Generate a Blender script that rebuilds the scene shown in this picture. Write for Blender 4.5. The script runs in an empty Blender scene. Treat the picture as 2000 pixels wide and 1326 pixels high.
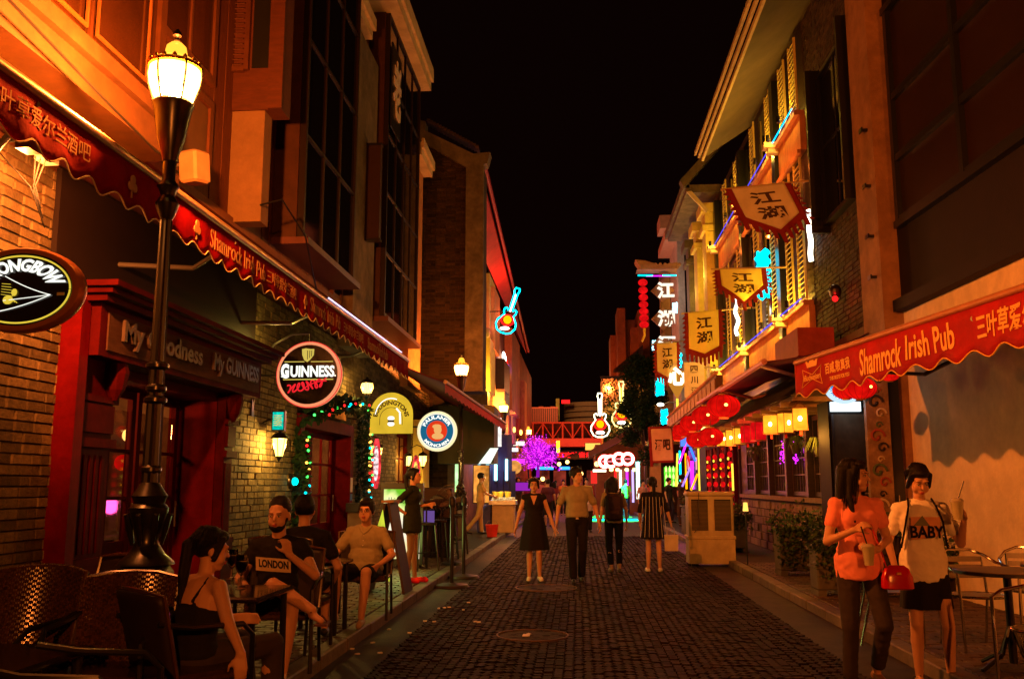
import bpy, math, random
from mathutils import Vector as V, Matrix, Quaternion
random.seed(7)
sc = bpy.context.scene
col = sc.collection
# ---------------------------------------------------------------- camera, world, exposure
FPX, CAMZ = 1800.0, 1.5
PIT = math.atan(282 / FPX); YAW = math.atan(130 / FPX * math.cos(PIT))
CF = V((-math.sin(YAW) * math.cos(PIT), math.cos(YAW) * math.cos(PIT), math.sin(PIT)))
CR = V((math.cos(YAW), math.sin(YAW), 0)); CU = CR.cross(CF)
cam = bpy.data.objects.new('camera', bpy.data.cameras.new('camera')); col.objects.link(cam)
cam.data.lens = 36 * FPX / 2000; cam.data.sensor_width = 36; cam.data.clip_end = 600; cam.data.clip_start = .1
cam.matrix_world = Matrix.Translation((0, 0, CAMZ)) @ Matrix((CR, CU, -CF)).transposed().to_4x4()
sc.camera = cam
w = bpy.data.worlds.new('World'); sc.world = w; w.use_nodes = True
bg = w.node_tree.nodes['Background']
bg.inputs[0].default_value = (.0026, .0006, .0004, 1); bg.inputs[1].default_value = 1.0
sc.view_settings.view_transform = 'Standard'; sc.view_settings.look = 'None'
sc.view_settings.exposure = 0.0; sc.view_settings.gamma = 1; sc.view_settings.use_curve_mapping = False
cy = sc.cycles
cy.use_denoising = True; cy.max_bounces = 5; cy.diffuse_bounces = 2; cy.glossy_bounces = 3; cy.transmission_bounces = 3
cy.transparent_max_bounces = 8; cy.sample_clamp_indirect = 3; cy.sample_clamp_direct = 0; cy.caustics_reflective = False; cy.caustics_refractive = False
LAMP = (1, .215, .025)

def U(px, py, x=None, y=None, z=None):
    "pixel of the 2000 px photograph -> point on a plane of the street"
    r = CF + CR * ((px - 1000) / FPX) + CU * ((663 - py) / FPX)
    t = x / r.x if x is not None else (y / r.y if y is not None else (z - CAMZ) / r.z)
    return V((0, 0, CAMZ)) + r * t

# ---------------------------------------------------------------- materials
M = {}
def ns(m): return m.node_tree.nodes, m.node_tree.links
def mat(name, c, rough=.6, metal=0, var=.18, sc_=6, bump=.0, bsc=60, spec=.22, island=0, stretch=None, dirt=0):
    if name in M: return M[name]
    m = bpy.data.materials.new(name); m.use_nodes = True; N, L = ns(m); b = N['Principled BSDF']
    b.inputs['Roughness'].default_value = rough; b.inputs['Metallic'].default_value = metal
    b.inputs['Specular IOR Level'].default_value = spec
    tc = N.new('ShaderNodeTexCoord'); vec = tc.outputs['Object']
    if stretch:
        mp = N.new('ShaderNodeMapping'); mp.inputs['Scale'].default_value = stretch; L.new(vec, mp.inputs[0]); vec = mp.outputs[0]
    n1 = N.new('ShaderNodeTexNoise'); n1.inputs['Scale'].default_value = sc_; n1.inputs['Detail'].default_value = 6
    n1.inputs['Roughness'].default_value = .65; L.new(vec, n1.inputs['Vector'])
    mr = N.new('ShaderNodeMapRange'); mr.inputs[1].default_value = .25; mr.inputs[2].default_value = .75
    mr.inputs[3].default_value = 1 - var; mr.inputs[4].default_value = 1 + var; L.new(n1.outputs[0], mr.inputs[0])
    val = mr.outputs[0]
    if island:
        g = N.new('ShaderNodeNewGeometry'); oi = N.new('ShaderNodeObjectInfo')
        a = N.new('ShaderNodeMath'); a.operation = 'ADD'; L.new(g.outputs['Random Per Island'], a.inputs[0]); L.new(oi.outputs['Random'], a.inputs[1])
        f = N.new('ShaderNodeMath'); f.operation = 'FRACT'; L.new(a.outputs[0], f.inputs[0])
        r2 = N.new('ShaderNodeMapRange'); r2.inputs[3].default_value = 1 - island; r2.inputs[4].default_value = 1 + island * .8; L.new(f.outputs[0], r2.inputs[0])
        mu = N.new('ShaderNodeMath'); mu.operation = 'MULTIPLY'; L.new(val, mu.inputs[0]); L.new(r2.outputs[0], mu.inputs[1]); val = mu.outputs[0]
    if dirt:
        n3 = N.new('ShaderNodeTexNoise'); n3.inputs['Scale'].default_value = 1.3; n3.inputs['Detail'].default_value = 9; n3.inputs['Roughness'].default_value = .75
        L.new(tc.outputs['Object'], n3.inputs['Vector'])
        r3 = N.new('ShaderNodeMapRange'); r3.inputs[1].default_value = .42; r3.inputs[2].default_value = .62; r3.inputs[3].default_value = 1 - dirt; r3.inputs[4].default_value = 1
        L.new(n3.outputs[0], r3.inputs[0]); mu = N.new('ShaderNodeMath'); mu.operation = 'MULTIPLY'; L.new(val, mu.inputs[0]); L.new(r3.outputs[0], mu.inputs[1]); val = mu.outputs[0]
    vm = N.new('ShaderNodeVectorMath'); vm.operation = 'SCALE'; vm.inputs[0].default_value = c[:3]; L.new(val, vm.inputs['Scale'])
    L.new(vm.outputs[0], b.inputs['Base Color'])
    if bump:
        n2 = N.new('ShaderNodeTexNoise'); n2.inputs['Scale'].default_value = bsc; n2.inputs['Detail'].default_value = 5; L.new(vec, n2.inputs['Vector'])
        bp = N.new('ShaderNodeBump'); bp.inputs['Strength'].default_value = bump; bp.inputs['Distance'].default_value = .02
        L.new(n2.outputs[0], bp.inputs['Height']); L.new(bp.outputs[0], b.inputs['Normal'])
    M[name] = m; return m
def emat(name, c, s, uneven=0, usc=4):
    if name in M: return M[name]
    m = bpy.data.materials.new(name); m.use_nodes = True; N, L = ns(m); N.remove(N['Principled BSDF'])
    e = N.new('ShaderNodeEmission'); e.inputs[0].default_value = (*c[:3], 1); e.inputs[1].default_value = s
    if uneven:
        tc = N.new('ShaderNodeTexCoord'); n1 = N.new('ShaderNodeTexNoise'); n1.inputs['Scale'].default_value = usc; L.new(tc.outputs['Object'], n1.inputs['Vector'])
        mr = N.new('ShaderNodeMapRange'); mr.inputs[1].default_value = .3; mr.inputs[2].default_value = .7; mr.inputs[3].default_value = s * (1 - uneven); mr.inputs[4].default_value = s * (1 + uneven)
        L.new(n1.outputs[0], mr.inputs[0]); L.new(mr.outputs[0], e.inputs[1])
    L.new(e.outputs[0], N['Material Output'].inputs[0]); M[name] = m; return m
def glowglass(name, c, s, t=1.0):
    "lamp glass: lets the bulb's light through and glows itself"
    if name in M: return M[name]
    m = bpy.data.materials.new(name); m.use_nodes = True; N, L = ns(m); N.remove(N['Principled BSDF'])
    e = N.new('ShaderNodeEmission'); e.inputs[0].default_value = (*c, 1); e.inputs[1].default_value = s
    tr = N.new('ShaderNodeBsdfTransparent'); tr.inputs[0].default_value = (t, t, t, 1); a = N.new('ShaderNodeAddShader')
    L.new(e.outputs[0], a.inputs[0]); L.new(tr.outputs[0], a.inputs[1]); L.new(a.outputs[0], N['Material Output'].inputs[0]); M[name] = m; return m
def cloth(name, c, rough=.85, trans=0, bump=.15):
    if name in M: return M[name]
    m = mat(name, c, rough, var=.12, sc_=9, bump=bump, bsc=14, spec=.2)
    return m

# ---------------------------------------------------------------- geometry
class MB:
    def __init__(s): s.v = []; s.f = []
    def add(s, vs, fs):
        n = len(s.v); s.v += [tuple(v) for v in vs]; s.f += [tuple(i + n for i in f) for f in fs]; return s
    def bx(s, x0, x1, y0, y1, z0, z1, T=None):
        vs = [V((x, y, z)) for z in (z0, z1) for y in (y0, y1) for x in (x0, x1)]
        if T is not None: vs = [T @ v for v in vs]
        return s.add(vs, [(0, 2, 3, 1), (4, 5, 7, 6), (0, 1, 5, 4), (2, 6, 7, 3), (0, 4, 6, 2), (1, 3, 7, 5)])
    def cb(s, c, d, T=None):
        return s.bx(c[0] - d[0] / 2, c[0] + d[0] / 2, c[1] - d[1] / 2, c[1] + d[1] / 2, c[2] - d[2] / 2, c[2] + d[2] / 2, T)
    def bev(s, x0, x1, y0, y1, z0, z1, b=.01, T=None):
        "box with chamfered vertical and top edges"
        def ring(i, z): return [V(p) for p in ((x0 + b + i, y0 + i, z), (x1 - b - i, y0 + i, z), (x1 - i, y0 + b + i, z), (x1 - i, y1 - b - i, z), (x1 - b - i, y1 - i, z), (x0 + b + i, y1 - i, z), (x0 + i, y1 - b - i, z), (x0 + i, y0 + b + i, z))]
        R_ = [ring(b, z0), ring(0, z0 + b), ring(0, z1 - b), ring(b, z1)]
        vs = sum(R_, [])
        if T is not None: vs = [T @ v for v in vs]
        fs = [tuple(range(7, -1, -1)), tuple(range(24, 32))]
        for k in range(3):
            for i in range(8): fs.append((k * 8 + i, k * 8 + (i + 1) % 8, k * 8 + 8 + (i + 1) % 8, k * 8 + 8 + i))
        return s.add(vs, fs)
    def rings(s, R_, cap=True, close=False):
        n = len(R_[0]); vs = sum([list(r) for r in R_], []); fs = []
        m = len(R_)
        for k in range(m if close else m - 1):
            for i in range(n): fs.append((k * n + i, k * n + (i + 1) % n, ((k + 1) % m) * n + (i + 1) % n, ((k + 1) % m) * n + i))
        if cap and not close: fs += [tuple(range(n - 1, -1, -1)), tuple(range((m - 1) * n, m * n))]
        return s.add(vs, fs)
    def cyl(s, p0, p1, r0, r1=None, n=10):
        r1 = r0 if r1 is None else r1; p0 = V(p0); p1 = V(p1); d = (p1 - p0)
        if d.length < 1e-6: return s
        q = d.to_track_quat('Z', 'Y'); R_ = []
        for p, r in ((p0, r0), (p1, r1)): R_.append([p + q @ V((r * math.cos(2 * math.pi * i / n), r * math.sin(2 * math.pi * i / n), 0)) for i in range(n)])
        return s.rings(R_)
    def tube(s, pts, r, n=6, close=False):
        pts = [V(p) for p in pts]; R_ = []; m = len(pts); up = None
        for i, p in enumerate(pts):
            a = pts[i - 1] if (i > 0 or close) else p; b = pts[(i + 1) % m] if (i < m - 1 or close) else p
            d = (b - a).normalized()
            if up is None: up = d.orthogonal().normalized()
            up = (up - d * up.dot(d)).normalized(); sd = d.cross(up); rr = r[i] if isinstance(r, (list, tuple)) else r
            R_.append([p + (up * math.cos(2 * math.pi * k / n) + sd * math.sin(2 * math.pi * k / n)) * rr for k in range(n)])
        return s.rings(R_, close=close)
    def lathe(s, prof, c=(0, 0, 0), n=16, ax='Z', sx=1, sy=1, close=False):
        c = V(c); R_ = []
        for r, z in prof:
            ring = []
            for i in range(n):
                a = 2 * math.pi * (i + .5) / n; x, y = r * math.cos(a) * sx, r * math.sin(a) * sy
                ring.append(c + (V((x, y, z)) if ax == 'Z' else V((x, z, y)) if ax == 'Y' else V((z, x, y))))
            if ax == 'Y': ring.reverse()
            R_.append(ring)
        return s.rings(R_, close=close)
    def capsule(s, p0, p1, r0, r1, n=10):
        p0 = V(p0); p1 = V(p1); d = p1 - p0; L = d.length
        q = d.to_track_quat('Z', 'Y') if L > 1e-6 else Quaternion(); R_ = []
        for a in (-85, -50, -20): a = math.radians(a); R_.append((r0 * math.cos(a), r0 * math.sin(a)))
        for a in (20, 50, 85): a = math.radians(a); R_.append((r1 * math.cos(a), L + r1 * math.sin(a)))
        return s.rings([[p0 + q @ V((r * math.cos(2 * math.pi * i / n), r * math.sin(2 * math.pi * i / n), z)) for i in range(n)] for r, z in R_])
    def ell(s, c, r, rot=None, n=14, m=9):
        c = V(c); R_ = []
        for k in range(1, m):
            a = math.pi * k / m - math.pi / 2; ring = []
            for i in range(n):
                b = 2 * math.pi * i / n; p = V((r[0] * math.cos(a) * math.cos(b), r[1] * math.cos(a) * math.sin(b), r[2] * math.sin(a)))
                ring.append(c + (rot @ p if rot is not None else p))
            R_.append(ring)
        return s.rings(R_)
    def prism(s, poly, fn, d0, d1):
        "poly of (u,v); fn(u,v,d) -> point"
        n = len(poly); vs = [fn(u, v, d0) for u, v in poly] + [fn(u, v, d1) for u, v in poly]
        fs = [tuple(range(n - 1, -1, -1)), tuple(range(n, 2 * n))] + [(i, (i + 1) % n, n + (i + 1) % n, n + i) for i in range(n)]
        return s.add(vs, fs)
    def grid(s, fn, nu, nv, th=0.0):
        vs = [fn(i / nu, j / nv) for j in range(nv + 1) for i in range(nu + 1)]
        fs = [(j * (nu + 1) + i, j * (nu + 1) + i + 1, (j + 1) * (nu + 1) + i + 1, (j + 1) * (nu + 1) + i) for j in range(nv) for i in range(nu)]
        return s.add(vs, fs)

WORLDP = {}
def obj(name, mb, m, parent=None, smooth=False, kind=None, label=None, data=None):
    if data is None:
        data = bpy.data.meshes.new(name); data.from_pydata(mb.v, [], mb.f); data.update()
        if m is not None: data.materials.append(m)
        if smooth:
            data.polygons.foreach_set('use_smooth', [True] * len(data.polygons))
            try: data.set_sharp_from_angle(angle=math.radians(40))
            except Exception: pass
    o = bpy.data.objects.new(name, data); col.objects.link(o)
    if parent is not None:
        o.parent = parent; r = parent; off = V((0, 0, 0)); wd = False
        while r is not None:
            if r.name in WORLDP: wd = True; off = WORLDP[r.name]; break
            r = r.parent
        if wd and parent.name in WORLDP: o.matrix_parent_inverse = Matrix.Translation(-off)
    if kind: o['kind'] = kind
    if label: o['label'] = label
    return o
def solid(o, th, off=0):
    md = o.modifiers.new('thickness', 'SOLIDIFY'); md.thickness = th; md.offset = off; return o
def tag(o, label, cat, group=None):
    o['label'] = label; o['category'] = cat
    if group: o['group'] = group
    return o
def thing(name, label, cat, loc=(0, 0, 0), rz=0, group=None, world=True):
    "Empty at the base; world=True: its parts are written in street coordinates"
    o = bpy.data.objects.new(name, None); col.objects.link(o); o.location = loc; o.rotation_euler = (0, 0, rz); o.empty_display_size = .1
    tag(o, label, cat, group)
    if world: WORLDP[o.name] = V(loc)
    return o
def dup(root, loc, rz=0, label=None, scale=None):
    kids = {}
    for o in list(root.children): kids[o] = list(o.children)
    r = root.copy(); col.objects.link(r); r.location = loc; r.rotation_euler = (0, 0, rz)
    if label: r['label'] = label
    if scale: r.scale = scale if hasattr(scale, '__len__') else (scale,) * 3
    for c, g in kids.items():
        d = c.copy(); col.objects.link(d); d.parent = r
        for k in g: e = k.copy(); col.objects.link(e); e.parent = d
    return r
def light(name, loc, p, c=LAMP, r=.05, parent=None):
    l = bpy.data.lights.new(name, 'POINT'); l.energy = p; l.color = c; l.shadow_soft_size = r
    o = bpy.data.objects.new(name, l); col.objects.link(o); o.location = loc
    if parent is not None:
        o.parent = parent
        if parent.name in WORLDP: o.matrix_parent_inverse = Matrix.Translation(-WORLDP[parent.name])
    return o
def spot(name, loc, to, p, c, deg=70, r=.05, parent=None, blend=.6):
    l = bpy.data.lights.new(name, 'SPOT'); l.energy = p; l.color = c; l.shadow_soft_size = r; l.spot_size = math.radians(deg); l.spot_blend = blend
    o = bpy.data.objects.new(name, l); col.objects.link(o); o.location = loc
    o.rotation_euler = (V(to) - V(loc)).to_track_quat('-Z', 'Y').to_euler()
    if parent is not None:
        o.parent = parent
        if parent.name in WORLDP: o.matrix_parent_inverse = Matrix.Translation(-WORLDP[parent.name])
    return o

# ---- lettering: fitted to a (u,v) box and mapped to the surface by fn(u,v,d)
TXT = []
def text(s, fn, m, parent, depth=.004, bold=.02, name='lettering', sub=None, shear=0):
    cu = bpy.data.curves.new(name, 'FONT'); cu.body = s; cu.size = 1; cu.offset = bold; cu.resolution_u = 3; cu.shear = shear
    o = bpy.data.objects.new(name, cu); col.objects.link(o); TXT.append((o, fn, m, parent, depth, name))
def flat(c, ux, uy, w, h):
    "box centred at c, u along ux, v along uy"
    c = V(c); ux = V(ux).normalized(); uy = V(uy).normalized(); n = ux.cross(uy)
    return lambda u, v, d: c + ux * ((u - .5) * w) + uy * ((v - .5) * h) + n * d
def arc(c, r0, r1, a0, a1, sx=1, sz=1, flip=False):
    "text on a ring facing the camera (-Y); angles in degrees from +x"
    def f(u, v, d):
        a = math.radians(a0 + (a1 - a0) * u); r = r0 + (r1 - r0) * v
        return V((c[0] + r * math.cos(a) * sx, c[1] - d, c[2] + r * math.sin(a) * sz))
    return f
def flush_text():
    dg = bpy.context.evaluated_depsgraph_get()
    done = []
    for o, fn, m, parent, depth, name in TXT:
        me = bpy.data.meshes.new_from_object(o.evaluated_get(dg)); done.append(me)
    for (o, fn, m, parent, depth, name), me in zip(TXT, done):
        vs = [v.co.copy() for v in me.vertices]; fs = [tuple(p.vertices) for p in me.polygons]
        cu = o.data; bpy.data.objects.remove(o); bpy.data.curves.remove(cu)
        if not vs: continue
        x0 = min(v.x for v in vs); x1 = max(v.x for v in vs); y0 = min(v.y for v in vs); y1 = max(v.y for v in vs)
        mb = MB(); n = len(vs)
        a = [fn((v.x - x0) / (x1 - x0 + 1e-9), (v.y - y0) / (y1 - y0 + 1e-9), depth) for v in vs]
        b = [fn((v.x - x0) / (x1 - x0 + 1e-9), (v.y - y0) / (y1 - y0 + 1e-9), 0) for v in vs]
        ed = {}
        for f in fs:
            for i in range(len(f)):
                e = (f[i], f[(i + 1) % len(f)]); ed[e] = 1
        side = [(e[0], e[1], e[1] + n, e[0] + n) for e in ed if (e[1], e[0]) not in ed]
        mb.add(a + b, fs + side); obj(name, mb, m, parent)
    TXT.clear()

# ---- soft bodies: overlapping volumes fused by a voxel remesh, baked at the end
SKIN = []
def fuse(name, mb, m, parent, vox, it=5):
    o = obj(name, mb, m, parent)
    r = o.modifiers.new('r', 'REMESH'); r.mode = 'VOXEL'; r.voxel_size = vox; r.use_smooth_shade = True
    s = o.modifiers.new('s', 'SMOOTH'); s.iterations = it; s.factor = .5
    SKIN.append(o); return o
from mathutils import noise as NZ
def crease(me, amp):
    "cloth folds pressed into a baked garment"
    n = len(me.vertices); nn = [0.0] * (3 * n); me.vertices.foreach_get('normal', nn); co = []
    for i, v in enumerate(me.vertices):
        c = v.co.copy(); a = NZ.noise(V((c.x * 9, c.y * 9, c.z * 4.5 + 3))) ; b_ = NZ.noise(V((c.x * 16 + c.z * 9, c.y * 14, c.z * 20)))
        k = amp * (1.1 * a + .8 * (1 - 2.2 * abs(b_))); co += [c.x + nn[3 * i] * k, c.y + nn[3 * i + 1] * k, c.z + nn[3 * i + 2] * k]
    me.vertices.foreach_set('co', co); me.update()
def flush_skin():
    dg = bpy.context.evaluated_depsgraph_get(); res = []
    for o in SKIN: res.append(bpy.data.meshes.new_from_object(o.evaluated_get(dg)))
    for o, me in zip(SKIN, res):
        o.modifiers.clear(); mt = o.data.materials[0]; o.data = me
        if o.name.split('.')[0] in ('shirt', 'trousers', 'shorts') and len(me.vertices) > 5000: crease(me, .005 if o.name[:2] == 'sh' else .004)
        me.polygons.foreach_set('use_smooth', [True] * len(me.polygons))
        if not me.materials: me.materials.append(mt)

# ---------------------------------------------------------------- palette
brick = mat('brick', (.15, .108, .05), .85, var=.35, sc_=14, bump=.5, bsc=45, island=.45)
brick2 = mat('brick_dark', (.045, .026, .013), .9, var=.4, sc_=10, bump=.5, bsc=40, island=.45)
mortar = mat('mortar', (.045, .035, .025), .95, bump=.4, bsc=60)
stone = mat('stone_block', (.16, .12, .08), .85, var=.3, sc_=9, bump=.5, bsc=30, island=.4)
cobble = mat('cobble', (.022, .013, .009), .75, spec=.12, var=.4, sc_=12, bump=.5, bsc=50, island=.45)
joint = mat('joint_sand', (.02, .013, .01), .95, bump=.5)
kerbm = mat('kerb_stone', (.19, .15, .1), .6, var=.3, sc_=8, bump=.3, bsc=50, island=.2, dirt=.4)
gutterm = mat('gutter_concrete', (.045, .032, .02), .7, var=.3, sc_=5, bump=.3, bsc=60, dirt=.45)
paverm = mat('paver', (.09, .06, .04), .6, var=.3, sc_=9, bump=.3, bsc=60, island=.35)
cream = mat('cream_plaster', (.62, .5, .33), .8, var=.12, sc_=3, bump=.2, bsc=30, dirt=.3)
creamw = mat('cream_wall', (.8, .64, .42), .8, var=.12, sc_=2.5, bump=.2, bsc=22, dirt=.22)
woodb = mat('brown_boards', (.1, .034, .013), .6, var=.3, sc_=5, bump=.3, bsc=18, stretch=(6, 6, 1))
woodd = mat('dark_wood', (.03, .018, .012), .5, var=.35, sc_=5, bump=.25, bsc=20, stretch=(1, 1, 5))
redw = mat('red_paint', (.13, .003, .004), .6, spec=.04, var=.2, sc_=7, bump=.1, bsc=30, dirt=.35)
redd = mat('dark_red_paint', (.075, .004, .004), .7, spec=.03, var=.25, sc_=7, bump=.1, bsc=30, dirt=.35)
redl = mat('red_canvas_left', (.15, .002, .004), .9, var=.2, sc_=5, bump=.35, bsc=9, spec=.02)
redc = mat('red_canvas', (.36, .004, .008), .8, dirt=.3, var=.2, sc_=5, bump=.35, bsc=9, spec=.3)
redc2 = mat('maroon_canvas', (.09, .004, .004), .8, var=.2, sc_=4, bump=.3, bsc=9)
metal = mat('black_iron', (.012, .011, .01), .28, .2, var=.3, sc_=20, spec=.8)
chrome = mat('chrome_tube', (.6, .58, .55), .16, 1, var=.06)
steel = mat('steel', (.35, .32, .28), .4, .8)
glass = mat('dark_glass', (.006, .006, .007), .06, 0, var=.0, spec=1.0)
def paneglass():
    m = bpy.data.materials.new('clear_pane'); m.use_nodes = True; N, L = ns(m); N.remove(N['Principled BSDF'])
    tr = N.new('ShaderNodeBsdfTransparent'); tr.inputs[0].default_value = (.75, .72, .68, 1); g = N.new('ShaderNodeBsdfGlossy'); g.inputs['Roughness'].default_value = .03; mx = N.new('ShaderNodeMixShader'); mx.inputs[0].default_value = .16
    L.new(tr.outputs[0], mx.inputs[1]); L.new(g.outputs[0], mx.inputs[2]); L.new(mx.outputs[0], N['Material Output'].inputs[0]); M['clear_pane'] = m; return m
clearp = paneglass()
glass2 = mat('brown_glass', (.05, .018, .006), .1, 0, var=.3, sc_=1.5, spec=.8)  # brown panes; the tone noise stands in for window reflections
rattan = mat('rattan', (.06, .026, .01), .22, 0, var=.4, sc_=30, spec=.9, island=.4)
black = mat('black_paint', (.008, .008, .008), .35, spec=.6)
whitep = mat('white_paint', (.75, .72, .66), .5, var=.08)
yellowpl = mat('yellow_plaster', (.7, .55, .14), .8, var=.15, sc_=3, bump=.1, dirt=.25)
orangepl = mat('orange_panel', (.62, .24, .08), .75, var=.25, sc_=3, bump=.15, stretch=(4, 4, .7), dirt=.3)
louverm = mat('louver_paint', (.65, .52, .14), .6, var=.15)
greyst = mat('grey_plaster', (.17, .14, .1), .85, var=.3, sc_=4, bump=.3, bsc=25, dirt=.4)
tilem = mat('roof_tile', (.05, .035, .03), .8, var=.3)
leafm = mat('leaf', (.035, .07, .018), .5, var=.4, sc_=3, island=.4)
leafd = mat('leaf_dark', (.015, .035, .012), .5, var=.4, sc_=3, island=.4)
gold = mat('gold_print', (.75, .42, .1), .6, var=.05)
neonW = emat('neon_white', (1, .93, .75), 5); neonC = emat('neon_cyan', (0, .75, 1), 4); neonR = emat('neon_red', (1, .01, .01), 2.2)
neonO = emat('neon_orange', (1, .33, 0), 2.2); neonG = emat('neon_green', (.05, 1, .1), 2.5); neonM = emat('neon_magenta', (.75, .02, 1), 2.5)
neonY = emat('neon_yellow', (1, .72, .05), 1.6); neonB = emat('neon_blue', (.02, .12, 1), 3)
paperR = emat('red_paper_lit', (1, .006, .003), .7, .5, 2.5); paperY = emat('yellow_paper_lit', (1, .34, .015), 1.7, .3, 5)
paperRd = emat('crimson_paper_lit', (1, .006, .008), .75, .35, 6)
bulbW = emat('bulb_core', (1, .8, .35), 14)
skin = mat('skin', (.58, .32, .2), .5, var=.06, sc_=8, spec=.35); skin2 = mat('skin_tan', (.42, .22, .14), .5, var=.06, sc_=8, spec=.35)
hairm = mat('black_hair', (.006, .004, .0035), .5, var=.3, sc_=30, bump=.4, bsc=70, spec=.25, stretch=(6, 6, .6))
eyew = mat('eye_white', (.6, .55, .5), .3); lipm = mat('lips', (.42, .08, .06), .4)

# ---------------------------------------------------------------- bricks laid one by one
unit = MB().bx(-.5, .5, -.5, .5, -.5, .5)
UNIT = {}
def unitmesh(m):
    if m.name not in UNIT:
        b = MB(); e = .03
        b.add([(-.5, -.5, -.5), (.5, -.5, -.5), (.5, .5, -.5), (-.5, .5, -.5), (-.5 + e, -.5 + e, .5), (.5 - e, -.5 + e, .5), (.5 - e, .5 - e, .5), (-.5 + e, .5 - e, .5)],
              [(3, 2, 1, 0), (4, 5, 6, 7), (0, 1, 5, 4), (1, 2, 6, 5), (2, 3, 7, 6), (3, 0, 4, 7)])
        me = bpy.data.meshes.new('piece'); me.from_pydata(b.v, [], b.f); me.materials.append(m); UNIT[m.name] = me
    return UNIT[m.name]
def pieces(items, m, parent, name, stuffname, nmax, key):
    "items: (centre, xdir, ydir, zdir, sx, sy, sz); the largest-looking nmax become parts, the rest one mesh"
    items = sorted(items, key=key); me = unitmesh(m); mb = MB()
    base = [V(v.co) for v in me.vertices]; fs = [tuple(p.vertices) for p in me.polygons]
    off = WORLDP.get(parent.name, V((0, 0, 0))) if parent is not None else V((0, 0, 0))
    for i, (c, X, Y, Z, sx, sy, sz) in enumerate(items):
        if i < nmax:
            o = bpy.data.objects.new(name, me); col.objects.link(o)
            mw = Matrix((X * sx, Y * sy, Z * sz)).transposed().to_4x4(); mw.translation = V(c) - off
            o.parent = parent; o.matrix_basis = mw
        else: mb.add([V(c) + X * (b.x * sx) + Y * (b.y * sy) + Z * (b.z * sz) for b in base], fs)
    if mb.v: obj(stuffname, mb, m, parent, kind='stuff')
def camdist(it): 
    c = it[0]; return (V(c) - V((0, 0, CAMZ))).length
def bricklist(O, X, N_, w_, h, bl=.25, bh=.075, holes=(), jit=.006, gap=.012):
    "courses on the plane through O along X, up Z, facing N_"
    O = V(O); X = V(X); N_ = V(N_); Z = V((0, 0, 1)); out = []; r = int(h / bh)
    for k in range(r):
        z0 = k * bh; a = -(bl / 2 if k % 2 else 0)
        while a < w_:
            L_ = bl if random.random() > .25 else bl / 2
            u0 = max(a, 0); u1 = min(a + L_, w_); a += L_
            if u1 - u0 < .05: continue
            segs = [(u0, u1)]
            for (h0, h1, g0, g1) in holes:
                if z0 + bh > g0 and z0 < g1:
                    ns_ = []
                    for (s0, s1) in segs:
                        if s1 <= h0 or s0 >= h1: ns_.append((s0, s1))
                        else:
                            if s0 < h0 - .04: ns_.append((s0, h0))
                            if s1 > h1 + .04: ns_.append((h1, s1))
                    segs = ns_
            for (s0, s1) in segs:
                th = .02 + random.uniform(-jit, jit)
                out.append((O + X * ((s0 + s1) / 2) + Z * (z0 + bh / 2) + N_ * (th / 2 - .002), X, Z if X.cross(Z).dot(N_) > 0 else -Z, N_, s1 - s0 - gap, bh - gap + random.uniform(-.003, .002), th))
    return out
X_, Y_, Z_ = V((1, 0, 0)), V((0, 1, 0)), V((0, 0, 1))
# ================================================================ GROUND
KL, KR = -2.1, 2.72
ground = obj('ground', MB().bx(-90, 90, -30, 260, -.4, -.05), mat('ground_soil', (.03, .025, .02), .9, bump=.3), kind='structure')
road = obj('road', MB().bx(KL, KR, -22, 110, -.05, -.004), mat('road_bed', (.045, .028, .02), .7, var=.5, sc_=7, bump=.8, bsc=26), kind='structure')
pl = obj('pavement', MB().bx(-5.2, KL - .16, -22, 60, -.05, .112), mat('pavement_bed', (.03, .024, .018), .8, bump=.4), kind='structure')
pr = obj('pavement', MB().bx(KR + .16, 8.5, -22, 60, -.05, .112), M['pavement_bed'], kind='structure')
obj('gutter', MB().bx(KL, KL + .42, -22, 70, -.05, .012), gutterm, kind='structure')
obj('gutter', MB().bx(KR - .5, KR, -22, 70, -.05, .012), gutterm, kind='structure')
for side, x0, x1, par in ((0, KL - .16, KL, pl), (1, KR, KR + .16, pr)):
    y = 3.2; it = []
    while y < 50:
        L_ = random.uniform(.85, 1.0) if y < 25 else 2
        b = MB(); T = Matrix.Translation((random.uniform(-.006, .006), 0, random.uniform(-.004, .003)))
        b.bev(x0, x1, y + .006, y + L_ - .006, -.04, .124, .012, T); obj('kerb_block', b, kerbm, par); y += L_
# fan-laid setts
it = []; RW0, RW1 = KL + .42, KR - .5; NA = 4; AW = (RW1 - RW0) / NA
y = 4.2
while y < 27:
    for a in range(NA):
        nst = 12 if y < 12 else 11
        for i in range(nst):
            u = (i + .5) / nst; uu = 2 * u - 1
            yy = y + .4 * (1 - uu * uu) + random.uniform(-.006, .006); x = RW0 + (a + u) * AW
            sl = math.atan2(-2 * .4 * 2 * uu / AW, 1) * .6
            X = V((math.cos(sl), math.sin(sl), random.uniform(-.03, .03))).normalized(); N_ = V((random.uniform(-.05, .05), random.uniform(-.07, .07), 1)).normalized()
            X = (X - N_ * X.dot(N_)).normalized(); Yv = N_.cross(X)
            it.append((V((x, yy, .004 + random.uniform(-.006, .005))), X, Yv, N_, AW / nst * 1.0 - .009 + random.uniform(-.008, .004), .09 + random.uniform(-.008, .006), .03))
    y += .104
pieces(it, cobble, road, 'sett', 'far_setts', 290, camdist)
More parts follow.
